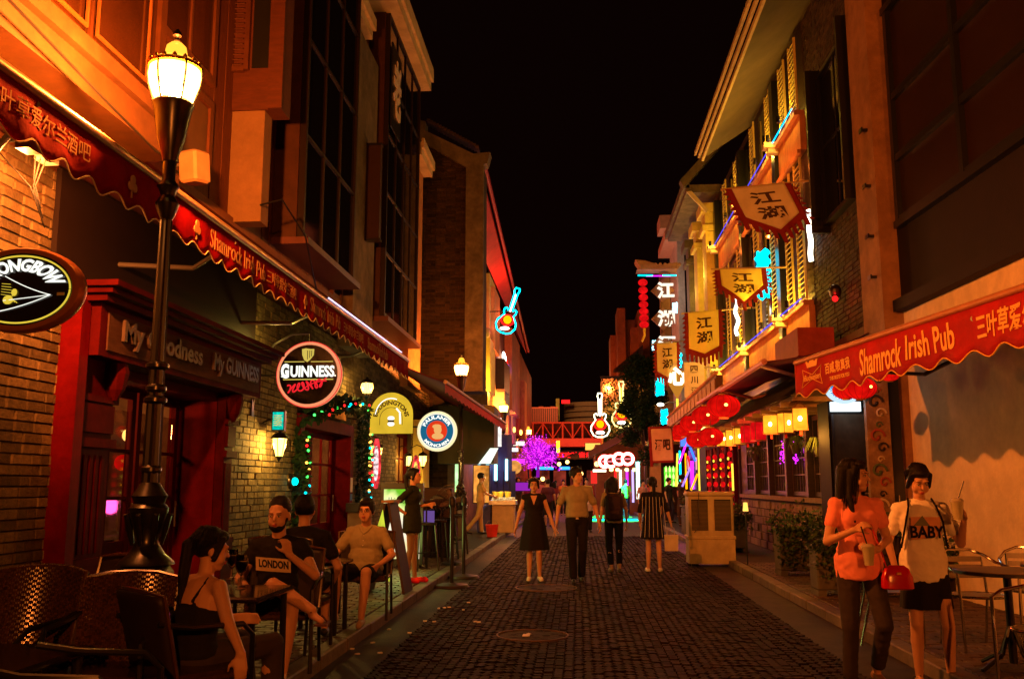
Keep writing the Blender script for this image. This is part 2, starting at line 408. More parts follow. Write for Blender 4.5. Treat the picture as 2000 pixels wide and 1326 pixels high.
# manhole rings
for (px, py, r) in ((1040, 1238, .36), (1067, 1146, .45)):
    c = U(px, py, z=.03); b = MB(); b.lathe([(r, -.04), (r, -.002), (r - .014, -.002), (r - .014, -.04)], c, 28, close=True)
    b2 = MB(); b2.lathe([(r - .035, -.04), (r - .035, -.01), (.001, -.008)], c, 28)
    h = thing('manhole_cover', 'round manhole cover with bright ring %s' % ('nearest the camera in the road' if r < .4 else 'just in front of the walking couple'), 'manhole cover', c - V((0, 0, .03)))
    obj('ring', b, mat('worn_iron', (.13, .08, .045), .6), h); obj('lid', b2, mat('lid_dark', (.034, .021, .015), .8, var=.4, sc_=14, bump=.6, bsc=20), h)
# pavers
for par, xa, xb, ya, yb in ((pr, KR + .17, 6.2, 5.2, 17), (pl, -4.4, KL - .17, 5.6, 20)):
    it = []; y = ya; k = 0
    while y < yb:
        x = xa - (k % 2) * .12; k += 1
        while x < xb:
            c0 = max(x, xa); c1 = min(x + .235, xb)
            if c1 - c0 > .05: it.append((V(((c0 + c1) / 2, y + .06, .116 + random.uniform(-.003, .004))), X_, Y_, Z_, c1 - c0 - .01, .11, .02))
            x += .24
        y += .12
    pieces(it, paverm, par, 'paver', 'far_pavers', 220, camdist)
# litter
lit = MB()
LB = thing('litter', 'small pale cigarette ends and scraps scattered in the left gutter', 'litter', (0, 0, 0)); LB['kind'] = 'stuff'
for (px, py) in ((640, 1270), (688, 1266), (728, 1254), (742, 1274), (698, 1276), (868, 1186), (877, 1185), (857, 1187), (928, 1213), (935, 1214), (905, 1190), (830, 1212), (1028, 1240), (800, 1235), (915, 1176), (848, 1213), (1033, 1237), (760, 1228)):
    c = U(px, py, z=.03); a = random.uniform(0, 3); T = Matrix.Translation(c) @ Matrix.Rotation(a, 4, 'Z'); s = .025 if px != 1028 else .07
    lit.cb((0, 0, 0), (s * 1.6, s, .01), T)
obj('scraps', lit, whitep, LB, kind='stuff')

# ================================================================ LEFT: the pub
FL = -4.4
pub = thing('pub_building', 'tall brick and dark timber pub building on the left with red scalloped awning', 'building', (-6.5, 13, 0))
obj('wall', MB().bx(-9, FL, 2.5, 7.55, 0, 3.75).bx(-9, FL, 11.35, 14.15, 0, 3.75).bx(-9, FL, 17.65, 22.2, 0, 3.75).bx(-9, FL, 24.2, 27, 0, 3.75).bx(-9, FL, 7.55, 11.35, 3.1, 3.75).bx(-9, FL, 14.15, 17.65, 2.62, 3.75).bx(-9, FL, 22.2, 24.2, 2.8, 3.75).bx(-9, FL, 22.2, 24.2, 0, .9)
    .bx(-9, -6.6, 7.55, 11.35, 0, 3.1).bx(-9, -6.4, 14.15, 17.65, 0, 2.62).bx(-9, -4.7, 22.2, 24.2, .9, 2.8), mortar, pub)
hol = [(7.55 - 3.4, 11.35 - 3.4, 0, 3.1), (14.15 - 3.4, 17.65 - 3.4, 0, 2.62), (22.2 - 3.4, 24.2 - 3.4, .9, 2.8)]
it = bricklist((FL, 3.4, .12), Y_, X_, 23.6, 4.05, .26, .085, hol)
pieces([q for q in it if q[0].z > .5 or q[0].y > 9], brick, pub, 'brick', 'far_bricks', 290, camdist)
obj('dark_fascia', MB().bx(FL + .02, FL + .07, 7.2, 12.0, 3.24, 4.14), mat('fascia_black', (.012, .006, .005), .6), pub)  # near-black board added over the brick for contrast
# upper storeys
obj('upper_wall', MB().bx(-9, FL, 2.5, 24.3, 3.75, 12.3), woodb, pub)
b = MB()
for k in range(70):   # vertical boards
    y = 2.6 + k * .31
    if y < 24.1: b.bx(FL, FL + .018 + .006 * (k % 3), y, y + .3, 4.75, 10.3)
obj('board_cladding', b, woodb, pub, kind='stuff')
obj('fascia', MB().bx(FL, FL + .05, 2.5, 16.3, 4.2, 4.7).bx(FL, FL + .11, 2.5, 16.3, 4.7, 4.8), mat('fascia_orange', (.22, .09, .03), .7, var=.2, dirt=.3), pub)
obj('near_fascia', MB().bx(FL + .001, FL + .16, 2.5, 8.25, 4.19, 4.549), mat('fascia_yellow', (.3, .2, .03), .8, var=.15, dirt=.3), pub)  # yellow colour stands in for the near lamp's light on this stretch
obj('ledge', MB().bx(FL + .001, -3.85, 2.5, 8.2, 4.55, 4.9), mat('ledge_paint', (.06, .026, .008), .7, var=.2, dirt=.3), pub)
obj('ledge_trim', MB().bx(-3.85, -3.78, 2.5, 8.24, 4.82, 4.96), M['ledge_paint'], pub)
bay_ = mat('bay_paint', (.1, .034, .01), .5, var=.2, sc_=4, bump=.1, dirt=.3)
b = MB().bx(-4.42, -4.0, 2.5, 8.45, 4.99, 5.06)
obj('sill', b, bay_, pub)
def window(par, x, y0, y1, z0, z1, nv, nh, fm, gm, s=1, dep=.12, fw=.09, x2=None):
    "facade window: frame proud of the plane x by dep towards the street (s=+1 left side, -1 right side)"
    f = MB(); xa, xb = sorted((x + s * .005, x + s * dep))
    f.bx(xa, xb, y0, y0 + fw, z0, z1).bx(xa, xb, y1 - fw, y1, z0, z1).bx(xa, xb, y0 + fw, y1 - fw, z0, z0 + fw).bx(xa, xb, y0 + fw, y1 - fw, z1 - fw, z1)
    fo = obj('window', f, fm, par); pw = (y1 - y0 - 2 * fw) / nv; ph = (z1 - z0 - 2 * fw) / nh
    g = MB(); xm = x + s * dep * .55; m2 = MB()
    for i in range(nv):
        for j in range(nh):
            ya = y0 + fw + i * pw; za = z0 + fw + j * ph; t = .02
            o = MB().bx(xm - .006, xm + .006, ya + t, ya + pw - t, za + t, za + ph - t); obj('pane', o, gm, fo)
    for i in range(1, nv): m2.bx(xm - .02, xm + .03, y0 + fw + i * pw - .02, y0 + fw + i * pw + .02, z0 + fw, z1 - fw)
    for j in range(1, nh): m2.bx(xm - .021, xm + .031, y0 + fw, y1 - fw, z0 + fw + j * ph - .02, z0 + fw + j * ph + .02)
    if m2.v: obj('glazing_bars', m2, fm, fo)
    return fo
bay = bay_
obj('bay', MB().bx(FL, -4.18, 3.0, 8.42, 5.06, 8.8), woodd, pub)
window(pub, -4.18, 3.1, 5.6, 5.1, 8.6, 2, 1, bay, glass2, 1, .1, .12)
window(pub, -4.18, 5.75, 8.4, 5.1, 8.6, 2, 1, bay, glass2, 1, .1, .12)
for y0_, y1_ in ((3.25, 5.45), (5.9, 8.25)):
    g_ = MB()
    for ya_ in (y0_ + .16, (y0_ + y1_) / 2 + .07): yb2_ = ya_ + (y1_ - y0_) / 2 - .26; g_.bx(-4.1, -4.08, ya_, ya_ + .025, 5.3, 8.4).bx(-4.1, -4.08, yb2_, yb2_ + .025, 5.3, 8.4).bx(-4.1, -4.08, ya_ + .025, yb2_, 5.3, 5.33)
    obj('gilt_moulding', g_, mat('gilt_paint', (.3, .12, .03), .4, dirt=.3), pub)
window(pub, FL + .03, 8.75, 10.2, 5.0, 6.0, 1, 1, woodb, mat('panel', (.1, .05, .025), .5), 1, .07, .1)
window(pub, FL + .03, 8.75, 10.2, 6.2, 8.6, 2, 1, woodb, glass2, 1, .07, .1)
# louvred bay facing the camera
LY = 10.9; gx = lambda px: U(px, 130, y=LY).x; gz = lambda py: U(470, py, y=LY).z
bt = mat('bay_timber', (.075, .022, .009), .6, var=.3, sc_=5, bump=.3, stretch=(1, 1, 5))
obj('louvre_bay', MB().bx(FL + .002, gx(553), LY, 11.25, gz(216), 11.5), bt, pub)
for k in range(26):
    z = gz(128) + k * .07; T = Matrix.Translation(((FL + gx(478)) / 2, LY - .03, z)) @ Matrix.Rotation(.6, 4, 'X'); hw = (gx(478) - FL) / 2 - .02; obj('louvre', MB().bx(-hw, hw, -.025, .025, -.005, .005, T), bay_, pub)
obj('bay_slot', MB().bx(gx(492), gx(524), LY - .01, LY - .002, gz(135), 11), black, pub)
obj('bay_frame', MB().bx(gx(480), gx(488), LY - .07, LY - .001, gz(140), 11), bay_, pub); obj('bay_frame', MB().bx(FL, gx(480), LY - .07, LY - .001, gz(143), gz(133)), bay_, pub); obj('bay_frame', MB().bx(gx(528), gx(555), LY - .05, LY - .001, gz(216), 11), bt, pub)
obj('pier', MB().bx(gx(452), gx(520), LY + .03, 11.2, 4.75, gz(214) - .01), mat('pier_cream', (.2, .12, .06), .8, var=.12, sc_=3, bump=.2, dirt=.2), pub)
# dark glazed bays
for y0, y1, x1, z0, z1, nv, nh in ((12.62, 15.7, -4.02, 5.0, 11.2, 3, 4), (18.4, 22.3, -4.05, 4.9, 11.6, 4, 5)):
    obj('bay', MB().bx(FL + .004, x1, y0, y1, z0, z1), mat('bay_side', (.055, .022, .012), .5, var=.3), pub)
    window(pub, x1, y0 + .02, y1 - .02, z0 + .02, z1 - .02, nv, nh, mat('bay_frame_dark', (.014, .007, .005), .5), glass, 1, .1, .07)
    obj('bay_sill', MB().bx(FL + .006, x1 + .2, y0 - .05, y1 + .05, z0 - .1, z0), mat('sill_paint', (.12, .05, .05), .4), pub)
window(pub, FL + .02, 15.75, 16.4, 4.8, 6.8, 1, 2, woodb, glass, 1, .08, .07); window(pub, FL + .02, 15.75, 16.4, 7.2, 9.8, 1, 2, woodb, glass, 1, .08, .07)
obj('pier', MB().bx(FL + .005, -4.12, 16.45, 18.1, 4.0, 10.2), greyst, pub)
obj('pier', MB().bx(FL + .005, -4.2, 22.5, 24.28, 3.9, 10.4), mat('orange_plaster', (.42, .2, .08), .8, var=.2, dirt=.3), pub)
obj('cornice', MB().bx(FL + .007, -4.0, 2.5, 17.0, 10.25, 10.6).bx(-4.0, -3.94, 2.5, 17.05, 10.45, 10.7), cream, pub)
obj('cornice', MB().bx(FL + .007, -3.72, 17.1, 22.5, 11.6, 12.1).bx(-3.72, -3.66, 17.1, 22.55, 11.85, 12.2), cream, pub)
obj('cornice', MB().bx(FL + .007, -3.95, 22.56, 24.35, 9.9, 10.25).bx(-3.95, -3.89, 22.56, 24.4, 10.1, 10.35), cream, pub)
obj('upper_wall', MB().bx(-9, FL - .01, 17.1, 24.3, 12.3, 14), greyst, pub)
# sign box hung from the wall
p = U(700, 378, y=17.3); q = thing('hanging_signboard', 'dark unlit square signboard hung high on the left facade', 'signboard', p)
a = U(657, 288, y=17.3); c = U(741, 466, y=17.3)
obj('board', MB().bx(a.x, c.x, 17.25, 17.4, c.z, a.z), mat('sign_dark', (.03, .012, .01), .6), q)
obj('rim', MB().bx(a.x - .02, c.x + .02, 17.24, 17.41, a.z, a.z + .05), metal, q); obj('rim', MB().bx(a.x - .02, c.x + .02, 17.24, 17.41, c.z - .05, c.z), metal, q)
a = U(775, 178, x=-3.9)
q = thing('script_sign', 'white brush written character sign high on the dark left bay', 'sign', a)
obj('board', MB().bx(-3.93, -3.9, a.y - .5, a.y + .5, a.z - 1.0, a.z + .9), black, q)
text('老', flat((-3.895, a.y, a.z), Y_, Z_, .8, 1.3), mat('pale_print', (.6, .55, .55), .6), q, .02, .03)

# ---- awning on the left
aw = thing('awning', 'long red scalloped canvas awning with pale lettering along the left pub front', 'awning', (-3.8, 10, 3.5))
AY0, AY1, AX, AZT = 3.0, 17.2, -3.2, 3.78
def aw_l(u, v):
    y = AY0 + (AY1 - AY0) * u; zb = 3.47 + .035 * math.cos((y - AY0) / .33 * 2 * math.pi)
    return V((AX + .012 * math.sin(y * 5.3 + v * 2) * (1 - v) + .01 * math.sin(y * 17) * (1 - v), y, zb + (AZT - zb) * v))
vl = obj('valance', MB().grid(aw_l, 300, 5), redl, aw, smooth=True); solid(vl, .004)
obj('piping', MB().tube([aw_l(i / 400, 0) + V((.004, 0, 0)) for i in range(401)], .006, 5), cream, aw, smooth=True)
def aw_t(u, v):
    y = AY0 + (AY1 - AY0) * u; return V((AX - (AX - FL) * 0 + (FL - AX) * v, y, AZT + .4 * v - .05 * math.sin(v * math.pi)))
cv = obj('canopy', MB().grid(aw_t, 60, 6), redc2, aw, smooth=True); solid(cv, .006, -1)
obj('front_bar', MB().cyl((AX - .0, AY0, AZT + .035), (AX - .0, AY1, AZT + .035), .035, n=12), mat('bar_metal', (.5, .3, .18), .3, .7), aw, smooth=True)
for y in (5, 8.2, 11.4, 14.6):
    obj('arm', MB().cyl((FL, y, 3.55), ((FL + AX) / 2, y + .5, 3.62), .025).cyl(((FL + AX) / 2, y + .5, 3.62), (AX, y, 3.74), .022), steel, aw)
pale = mat('pale_lettering', (.3, .17, .09), .8, spec=.02)
def awtxt(s, y0, y1, zc, h): text(s, lambda u, v, d: V((aw_l(((y0 + (y1 - y0) * u) - AY0) / (AY1 - AY0), .5).x + .006 + d, y0 + (y1 - y0) * u, zc + (v - .5) * h)), pale, aw, .002, .0)
def yat(px, x=AX): return U(px, 500, x=x).y
awtxt('三叶草爱尔兰酒吧', yat(-62), yat(160), 3.65, .125)
awtxt('Shamrock Irish Pub', yat(410), yat(520), 3.64, .17)
def shamrock(y, z, par):
    b = MB()
    for a in (90, 210, 330):
        c = V((AX + .02, y + .035 * math.cos(math.radians(a)), z + .035 * math.sin(math.radians(a)))); b.lathe([(.034, -.004), (.034, .004)], c, 10, 'X')
    b.bx(AX + .012, AX + .02, y - .006, y + .006, z - .1, z - .03); obj('shamrock_print', b, pale, par)
for px in (245, 378, 597): shamrock(yat(px), 3.63, aw)
awtxt('三叶草爱尔兰酒吧', yat(524), yat(582), 3.64, .14)
awtxt('Shamrock Irish Pub', yat(608), yat(668), 3.64, .17)
awtxt('三叶草爱尔兰酒吧', yat(674), yat(712), 3.64, .14)
awtxt('Shamrock Irish Pub', yat(722), yat(760), 3.64, .17)
# LED strip glow on the far part of the bar
obj('light_strip', MB().cyl((AX + .03, yat(640), AZT + .075), (AX + .03, yat(785), AZT + .075), .008), emat('led_strip', (.75, .6, 1), 2.5), aw)
# second, plain awning
aw2 = thing('awning', 'plain dark red awning beyond the lettered one on the left', 'awning', (-3.3, 20, 3))
P0, P1 = V((-2.55, 17.6, 3.45)), V((-2.0, 25.5, 3.15)); P2 = V((-3.9, 27, 3.9)); P3 = V((-4.3, 17.6, 4.3))
def a2(u, v): return P0.lerp(P1, u).lerp(P3.lerp(P2, u), v) - V((0, 0, .08 * math.sin(v * math.pi)))
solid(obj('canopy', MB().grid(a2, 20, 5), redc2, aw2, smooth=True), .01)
solid(obj('valance', MB().grid(lambda u, v: P0.lerp(P1, u) - V((0, 0, .2 * (1 - v) + .02 * math.cos(u * 120) * (1 - v))), 160, 2), redc, aw2), .004)
obj('front_bar', MB().cyl(P0, P1, .04), mat('bar_dull', (.3, .2, .14), .4, .6), aw2)

# ---- timber door surround with the carved board
ds = thing('pub_entrance', 'deep red timber pub entrance with carved lettered board above glazed doors', 'doorway', (-4.6, 9.4, .12))
for (y0, y1) in ((7.6, 8.25), (10.95, 11.3)):
    b = MB(); b.bx(FL + .001, -4.25, y0, y1, .12, .8); b.bx(FL + .001, -4.29, y0 + .04, y1 - .04, .8, 2.62)
    for k in range(5): b.bx(-4.29, -4.275, y0 + .08 + k * (y1 - y0 - .16) / 5, y0 + .08 + (k + .5) * (y1 - y0 - .16) / 5, .9, 1.75)
    b.bx(-4.29, -4.24, y0, y1, .8, .86).bx(-4.29, -4.24, y0, y1, 1.82, 1.9).bx(-4.29, -4.25, y0 + .05, y1 - .05, 1.95, 2.2).bx(-4.29, -4.24, y0, y1, 2.22, 2.28); obj('pilaster', b, redd, ds)
obj('jamb', MB().bx(-5.0, FL + .0, 7.56, 7.64, .12, 2.64).bx(FL + .001, -4.2, 7.44, 7.58, .12, 3.1), redw, ds)
obj('jamb', MB().bx(-5.0, FL - .002, 10.98, 11.34, .12, 2.64), redw, ds)
obj('lintel', MB().bx(-5.0, FL - .001, 7.64, 10.98, 2.5, 3.09), redd, ds)
bd = obj('signboard', MB().bx(FL + .002, -4.12, 7.6, 11.7, 2.6, 3.06), redd, ds)
obj('sign_panel', MB().bx(-4.12, -4.105, 7.72, 11.6, 2.66, 3.0), mat('weathered_board', (.09, .045, .03), .8, spec=.05, var=.35, sc_=4, bump=.3, stretch=(1, .5, 5), dirt=.3), bd)
obj('cornice', MB().bx(FL + .003, -4.02, 7.5, 11.8, 3.06, 3.12).bx(FL + .004, -3.95, 7.45, 11.86, 3.12, 3.17).bx(FL + .004, -3.88, 7.4, 11.9, 3.17, 3.22), redd, ds)
text('My Goodness', flat((-4.1, 8.82, 2.84), Y_, Z_, 1.75, .26), mat('carved_letter', (.09, .06, .045), .5), bd, .03, .03)
text('My GUINNESS', flat((-4.1, 10.75, 2.84), Y_, Z_, 1.45, .25), M['carved_letter'], bd, .03, .03)
obj('console', MB().lathe([(.03, 0), (.09, .1), (.12, .25), (.1, .35)], (-4.24, 8.15, 2.25), 10), redd, ds); obj('console', MB().lathe([(.03, 0), (.09, .1), (.12, .25), (.1, .35)], (-4.24, 11.1, 2.25), 10), redd, ds)
def leaf(par, x, y0, y1, z0, z1, mull=0, fm=redd, gm=glass, ncol=1, rows=(.9, 1.35, 1.85, 2.3)):
    fr = MB(); w_ = .09
    fr.bx(x, x + .06, y0, y0 + w_, z0, z1).bx(x, x + .06, y1 - w_, y1, z0, z1).bx(x, x + .06, y0 + w_, y1 - w_, z1 - w_, z1)
    fr.bx(x, x + .045, y0 + w_, y1 - w_, z0, rows[0]); fr.bx(x + .045, x + .06, y0 + w_ + .06, y1 - w_ - .06, z0 + .12, rows[0] - .12)
    for r in rows[1:-1]: fr.bx(x + .01, x + .055, y0 + w_, y1 - w_, r - .018, r + .018)
    for i in range(1, ncol): yy = y0 + (y1 - y0) * i / ncol; fr.bx(x + .011, x + .054, yy - .015, yy + .015, rows[0], z1 - w_)
    d = obj('door', fr, fm, par)
    for i in range(ncol):
        for j in range(len(rows) - 1):
            ya = y0 + w_ + (y1 - y0 - 2 * w_) * i / ncol; yb = ya + (y1 - y0 - 2 * w_) / ncol
            obj('pane', MB().bx(x + .02, x + .028, ya + .012, yb - .012, rows[j] + .018, rows[j + 1] - .018), gm, d)
    obj('handle', MB().cyl((x + .1, y1 - .05, 1.0), (x + .1, y1 - .05, 1.3), .012), steel, d); return d
for y0, y1 in ((7.68, 8.75), (8.8, 9.85), (9.9, 10.95)): leaf(ds, -4.92, y0, y1, .12, 2.5, ncol=2, gm=clearp)
def interior(par, xb, xf, y0, y1, seed, col_, pw):
    "the lit bar room seen through the panes"
    rnd = random.Random(seed)
    obj('room_back', MB().bx(xb, xb + .03, y0, y1, .12, 2.6), mat('room_brown', (.2, .1, .05), .7, var=.4, dirt=.4), par); obj('room_side', MB().bx(xb, xf, y1 - .04, y1, .12, 2.6), M['room_brown'], par)
    for k in range(3): obj('shelf', MB().bx(xb + .03, xb + .25, y0 + .1, y1 - .1, 1.1 + k * .42, 1.13 + k * .42), woodb, par)
    for k in range(26):
        y = rnd.uniform(y0 + .15, y1 - .15); z = 1.13 + .42 * rnd.randrange(3); h_ = rnd.uniform(.2, .3); c = rnd.choice(((.3, .12, .02), (.05, .15, .04), (.4, .3, .12), (.25, .02, .01)))
        obj('bottle', MB().lathe([(.035, 0), (.035, h_ * .6), (.014, h_ * .75), (.014, h_)], (xb + .14, y, z), 8), mat('bottle_%d' % int(c[0] * 100), c, .15, spec=.8), par)
    for k in range(4): y = y0 + (y1 - y0) * (k + .5) / 4; obj('room_lamp', MB().ell((xb + .9 + .2 * (k % 2), y, rnd.uniform(1.9, 2.25)), (.05, .05, .07)), emat('room_bulb', (1, .5, .12), 5), par)
    for k in range(3): y = rnd.uniform(y0 + .3, y1 - .3); obj('room_lantern', MB().ell((xf - .5, y, rnd.uniform(1.5, 2.0)), (.11, .11, .1)), paperR, par, smooth=True)
    for k in range(14): obj('fairy_bulb', MB().ell((xf - .3, rnd.uniform(y0 + .1, y1 - .1), rnd.uniform(1.2, 2.3)), (.014, .014, .014), n=6, m=4), rnd.choice((neonG, neonR, neonO)), par)
    obj('room_table', MB().bx(xb + .5, xb + 1.1, y0 + .5, y1 - .6, .82, .86), woodb, par)
    light('room_light', (xb + 1.0, (y0 + y1) / 2, 2.2), pw, col_, .1, par)
interior(ds, -6.55, -4.95, 7.6, 11.3, 3, (1, .4, .1), 90)
# second entrance with fairy lights
d2 = thing('side_entrance', 'red glazed pub door framed by garlands of coloured fairy lights', 'doorway', (-4.6, 15.9, .12))
obj('frame', MB().bx(FL - .3, FL + .08, 14.18, 14.4, .12, 2.6).bx(FL - .3, FL + .08, 17.4, 17.62, .12, 2.6).bx(FL - .3, FL + .08, 14.4, 17.4, 2.4, 2.6), redw, d2)
inner = mat('lit_interior', (.2, .14, .08), .4, var=.6, sc_=3)
leaf(d2, -4.72, 14.42, 15.9, .12, 2.4, fm=redw, gm=clearp, ncol=2, rows=(.8, 1.3, 1.85, 2.32)); interior(d2, -6.35, -4.8, 14.2, 17.6, 5, (1, .5, .15), 160); leaf(d2, -4.72, 15.92, 17.38, .12, 2.4, fm=redw, gm=clearp, ncol=2, rows=(.8, 1.3, 1.85, 2.32))
obj('notice', MB().bx(FL + .081, FL + .086, 17.44, 17.6, 1.35, 1.62), whitep, d2)
obj('notice', MB().bx(FL + .081, FL + .086, 17.44, 17.6, 1.2, 1.32), mat('blue_print', (.03, .08, .3), .5), d2)
obj('name_panel', MB().bx(FL + .001, FL + .1, 15.2, 16.9, 2.66, 2.95), orangepl, d2)
w3 = window(pub, -4.7, 22.2, 24.2, .9, 2.8, 3, 3, redd, mat('amber_glass', (.25, .13, .04), .3), 1, .2, .1)
obj('pier', MB().bx(FL + .002, -4.1, 24.4, 25.4, .12, 3.2), yellowpl, pub)

def garland(label, pts, n, rad, group, bulbs=14):
    t = thing('garland', label, 'garland', pts[0], 0, group); b = MB()
    for k in range(n):
        f = random.random() * (len(pts) - 1); i = int(f); c = V(pts[i]).lerp(V(pts[min(i + 1, len(pts) - 1)]), f - i)
        d = V((random.gauss(0, 1), random.gauss(0, 1), random.gauss(0, 1))).normalized(); c = c + d * random.uniform(.2, 1) * rad
        s = d.orthogonal().normalized() * .035; e = d * .09
        b.add([c - s, c + s, c + s * .3 + e, c - s * .3 + e], [(0, 1, 2, 3)])
    obj('needles', b, leafd, t, kind='stuff')
    for k in range(bulbs):
        f = (k + .5) / bulbs * (len(pts) - 1); i = int(f); c = V(pts[i]).lerp(V(pts[min(i + 1, len(pts) - 1)]), f - i)
        c = c + V((rad, random.uniform(-rad, rad), random.uniform(-.05, .05)))
        obj('bulb', MB().ell(c, (.022, .022, .022), n=8, m=6), random.choice([emat('bulb_cyan', (.0, .8, .9), 4), emat('bulb_red', (1, .01, .01), 4), emat('bulb_green', (.05, 1, .1), 4), emat('bulb_warm', (1, .45, .05), 5)]), t)
gg = 'fairy light garlands round the door'
garland('dark fir garland with coloured bulbs on the near side of the red door', [(FL + .1, 14.1, .6), (FL + .1, 14.1, 2.3)], 500, .13, gg, 18)
garland('dark fir garland with coloured bulbs on the far side of the red door', [(FL + .12, 18.2, .8), (FL + .12, 18.2, 2.9)], 600, .18, gg, 30)
garland('dark fir garland with cyan bulbs drooping above the red door', [(FL + .1, 14.2, 2.55), (FL + .25, 16, 2.9), (FL + .3, 17.8, 2.95)], 500, .15, gg, 14)

# ================================================================ LEFT: gabled brick house behind
YG = 27.0
gh = thing('gabled_house', 'dark brick house end wall with stepped plaster coping beyond the pub', 'building', (-5, YG, 0))
def G(px, py): q = U(px, py, y=YG); return (q.x, q.z)
poly = [G(805, 240), G(835, 262), G(870, 283), G(925, 320), G(952, 318)]
xr, xr2 = G(945, 400)[0], -3.45
obj('wall', MB().prism([(-9, 0), (xr2, 0), (xr2, 4.2), (xr, 4.2), (xr, G(945, 330)[1]), G(905, 325), G(828, 280), (-9, G(815, 265)[1])], lambda u, v, d: V((u, d, v)), YG + .02, YG + .9), mortar, gh)
itb = [q for q in bricklist((-6.2, YG + .02, .1), X_, -Y_, xr + 6.2 - .05, G(870, 290)[1], .3, .09, [], .012)
       if (q[0].x < xr2 or q[0].z > 4.25) and q[0].x < G(910, 330)[0] and q[0].z < G(870, 290)[1] - .0 + (q[0].x - G(870, 290)[0]) * (-.75)]
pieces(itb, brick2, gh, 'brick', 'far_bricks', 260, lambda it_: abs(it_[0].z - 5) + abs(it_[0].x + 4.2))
obj('coping', MB().prism([G(800, 232), G(832, 240), G(832, 258), G(925, 303), G(958, 300), G(952, 322), G(912, 330), G(835, 285), G(800, 262)], lambda u, v, d: V((u, d, v)), YG - .12, YG + .4), greyst, gh)
q0 = G(911, 325); obj('corner_pier', MB().bx(q0[0], xr, YG - .1, YG + .018, 4.2, q0[1]).bx(xr2 - .35, xr2, YG - .1, YG + .018, .1, 4.2), greyst, gh)
b = MB()
for k in range(18):
    f = k / 18; a = V((G(835, 252)[0] + (G(935, 298)[0] - G(835, 252)[0]) * f, 0, G(835, 244)[1] + (G(935, 298)[1] - G(835, 244)[1]) * f)); obj('tile', MB().cb((a.x + .05, YG + .12, a.z + .1), (.1, .55, .06)), tilem, gh)
q1 = G(808, 480); obj('slot_window', MB().bx(-4.95, -4.62, YG - .03, YG + .02, G(810, 520)[1], G(810, 440)[1]), black, gh)

# ================================================================ LEFT: music bar and beyond
mb_ = thing('music_bar_building', 'red eaved bar building with tall lit pilasters far down the left side', 'building', (-4, 40, 0))
XL = -3.5
obj('wall', MB().bx(-9, XL, 36.1, 70, 0, 9.5).bx(-9, -3.9, 27.95, 36.1, 0, 11), mat('rust_plaster', (.3, .1, .05), .8, var=.3, dirt=.4), mb_)
# sloping red eave: soffit board seen from below
e0a, e0b = U(921, 398, x=-3.6), U(946, 362, x=-3.0); e0a = V((-3.6, 36.2, 10.9)) if 0 else e0a
ya = U(946, 365, x=-3.0); yb_ = U(1028, 690, x=-3.0)
b = MB(); w0 = V((XL - .3, ya.y, U(921, 398, y=ya.y).z)); w1 = V((XL - .3, yb_.y, w0.z)); r0_ = V((-3.0, ya.y, ya.z)); r1_ = V((-3.0, yb_.y, yb_.z))
b.add([w0, r0_, r1_, w1, w0 + V((0, 0, .15)), r0_ + V((0, 0, .15)), r1_ + V((0, 0, .15)), w1 + V((0, 0, .15))], [(3, 2, 1, 0), (4, 5, 6, 7), (0, 1, 5, 4), (1, 2, 6, 5), (2, 3, 7, 6), (3, 0, 4, 7)])
obj('eave', b, mat('eave_red', (.4, .03, .02), .6, dirt=.3), mb_)
obj('verge_board', MB().cyl(w0 + V((0, -.05, -.02)), r0_ + V((0, -.05, -.02)), .09), orangepl, mb_)
obj('gutter_pipe', MB().cyl(r0_ + V((.12, -1, .35)), r1_ + V((.12, 0, .1)), .07), mat('gutter_red', (.2, .015, .02), .5), mb_)
def fin(par, px0, px1, pyt, pyb, y, m, dep=2.0, name='pilaster'):
    a = U(px0, pyt, y=y); c = U(px1, pyb, y=y); return obj(name, MB().bx(a.x, c.x, y, y + dep, c.z, a.z), m, par)
fin(mb_, 928, 938, 532, 775, 33, greyst, 1.2); fin(mb_, 938, 956, 534, 640, 33, yellowpl, 2.5); fin(mb_, 921, 934, 640, 765, 32.4, yellowpl, .4)
fin(mb_, 934, 957, 660, 764, 32.2, yellowpl, 2); fin(mb_, 958, 966, 560, 680, 33.4, orangepl, 2.2)
for px, py in ((930, 612), (951, 650)):
    a = U(px, py, y=32.1); obj('round_finial', MB().lathe([(.01, -.2), (.1, -.12), (.13, 0), (.1, .12), (.01, .2)], a, 12, sx=1, sy=.5), cream, mb_)
fin(mb_, 896, 952, 764, 790, 31, greyst, 1.5, 'ledge'); fin(mb_, 958, 985, 745, 800, 38, cream, 3, 'upper_panel')
fin(mb_, 985, 1000, 640, 800, 44, orangepl, 6, 'side_panel'); fin(mb_, 968, 985, 700, 760, 37, woodd, 3, 'dark_panel')
for (py, c) in ((700, neonW), (712, neonR), (722, neonB), (735, neonY)):
    a = U(985 + (py - 700) * .3, py, x=-3.3); obj('neon_letter', MB().ell(a, (.06, 1.1, .28)), c, mb_)
fin(mb_, 1003, 1012, 770, 850, 50, mat('red_plaster', (.5, .06, .03), .7), 3); fin(mb_, 1012, 1025, 742, 872, 52, orangepl, 2)
for px, py in ((962, 838), (1004, 835), (1017, 840), (982, 850)):
    a = U(px, py, y=46); l = light('uplight', a, 60, (1, .45, .05), .05, mb_); obj('uplight_lens', MB().ell(a + V((0, .15, -.1)), (.07, .07, .14)), emat('uplight_glow', (1, .55, .08), 6), mb_)
light('facade_uplight', (-2.9, 31.5, 4.7), 260, (1, .5, .05), .05, mb_); light('eave_lamp', (-2.7, 38, 8.5), 500, (1, .12, .03), .1, mb_)
fin(mb_, 958, 1003, 800, 866, 48, mat('cream_lit', (.5, .3, .15), .8), 2, 'shop_front')
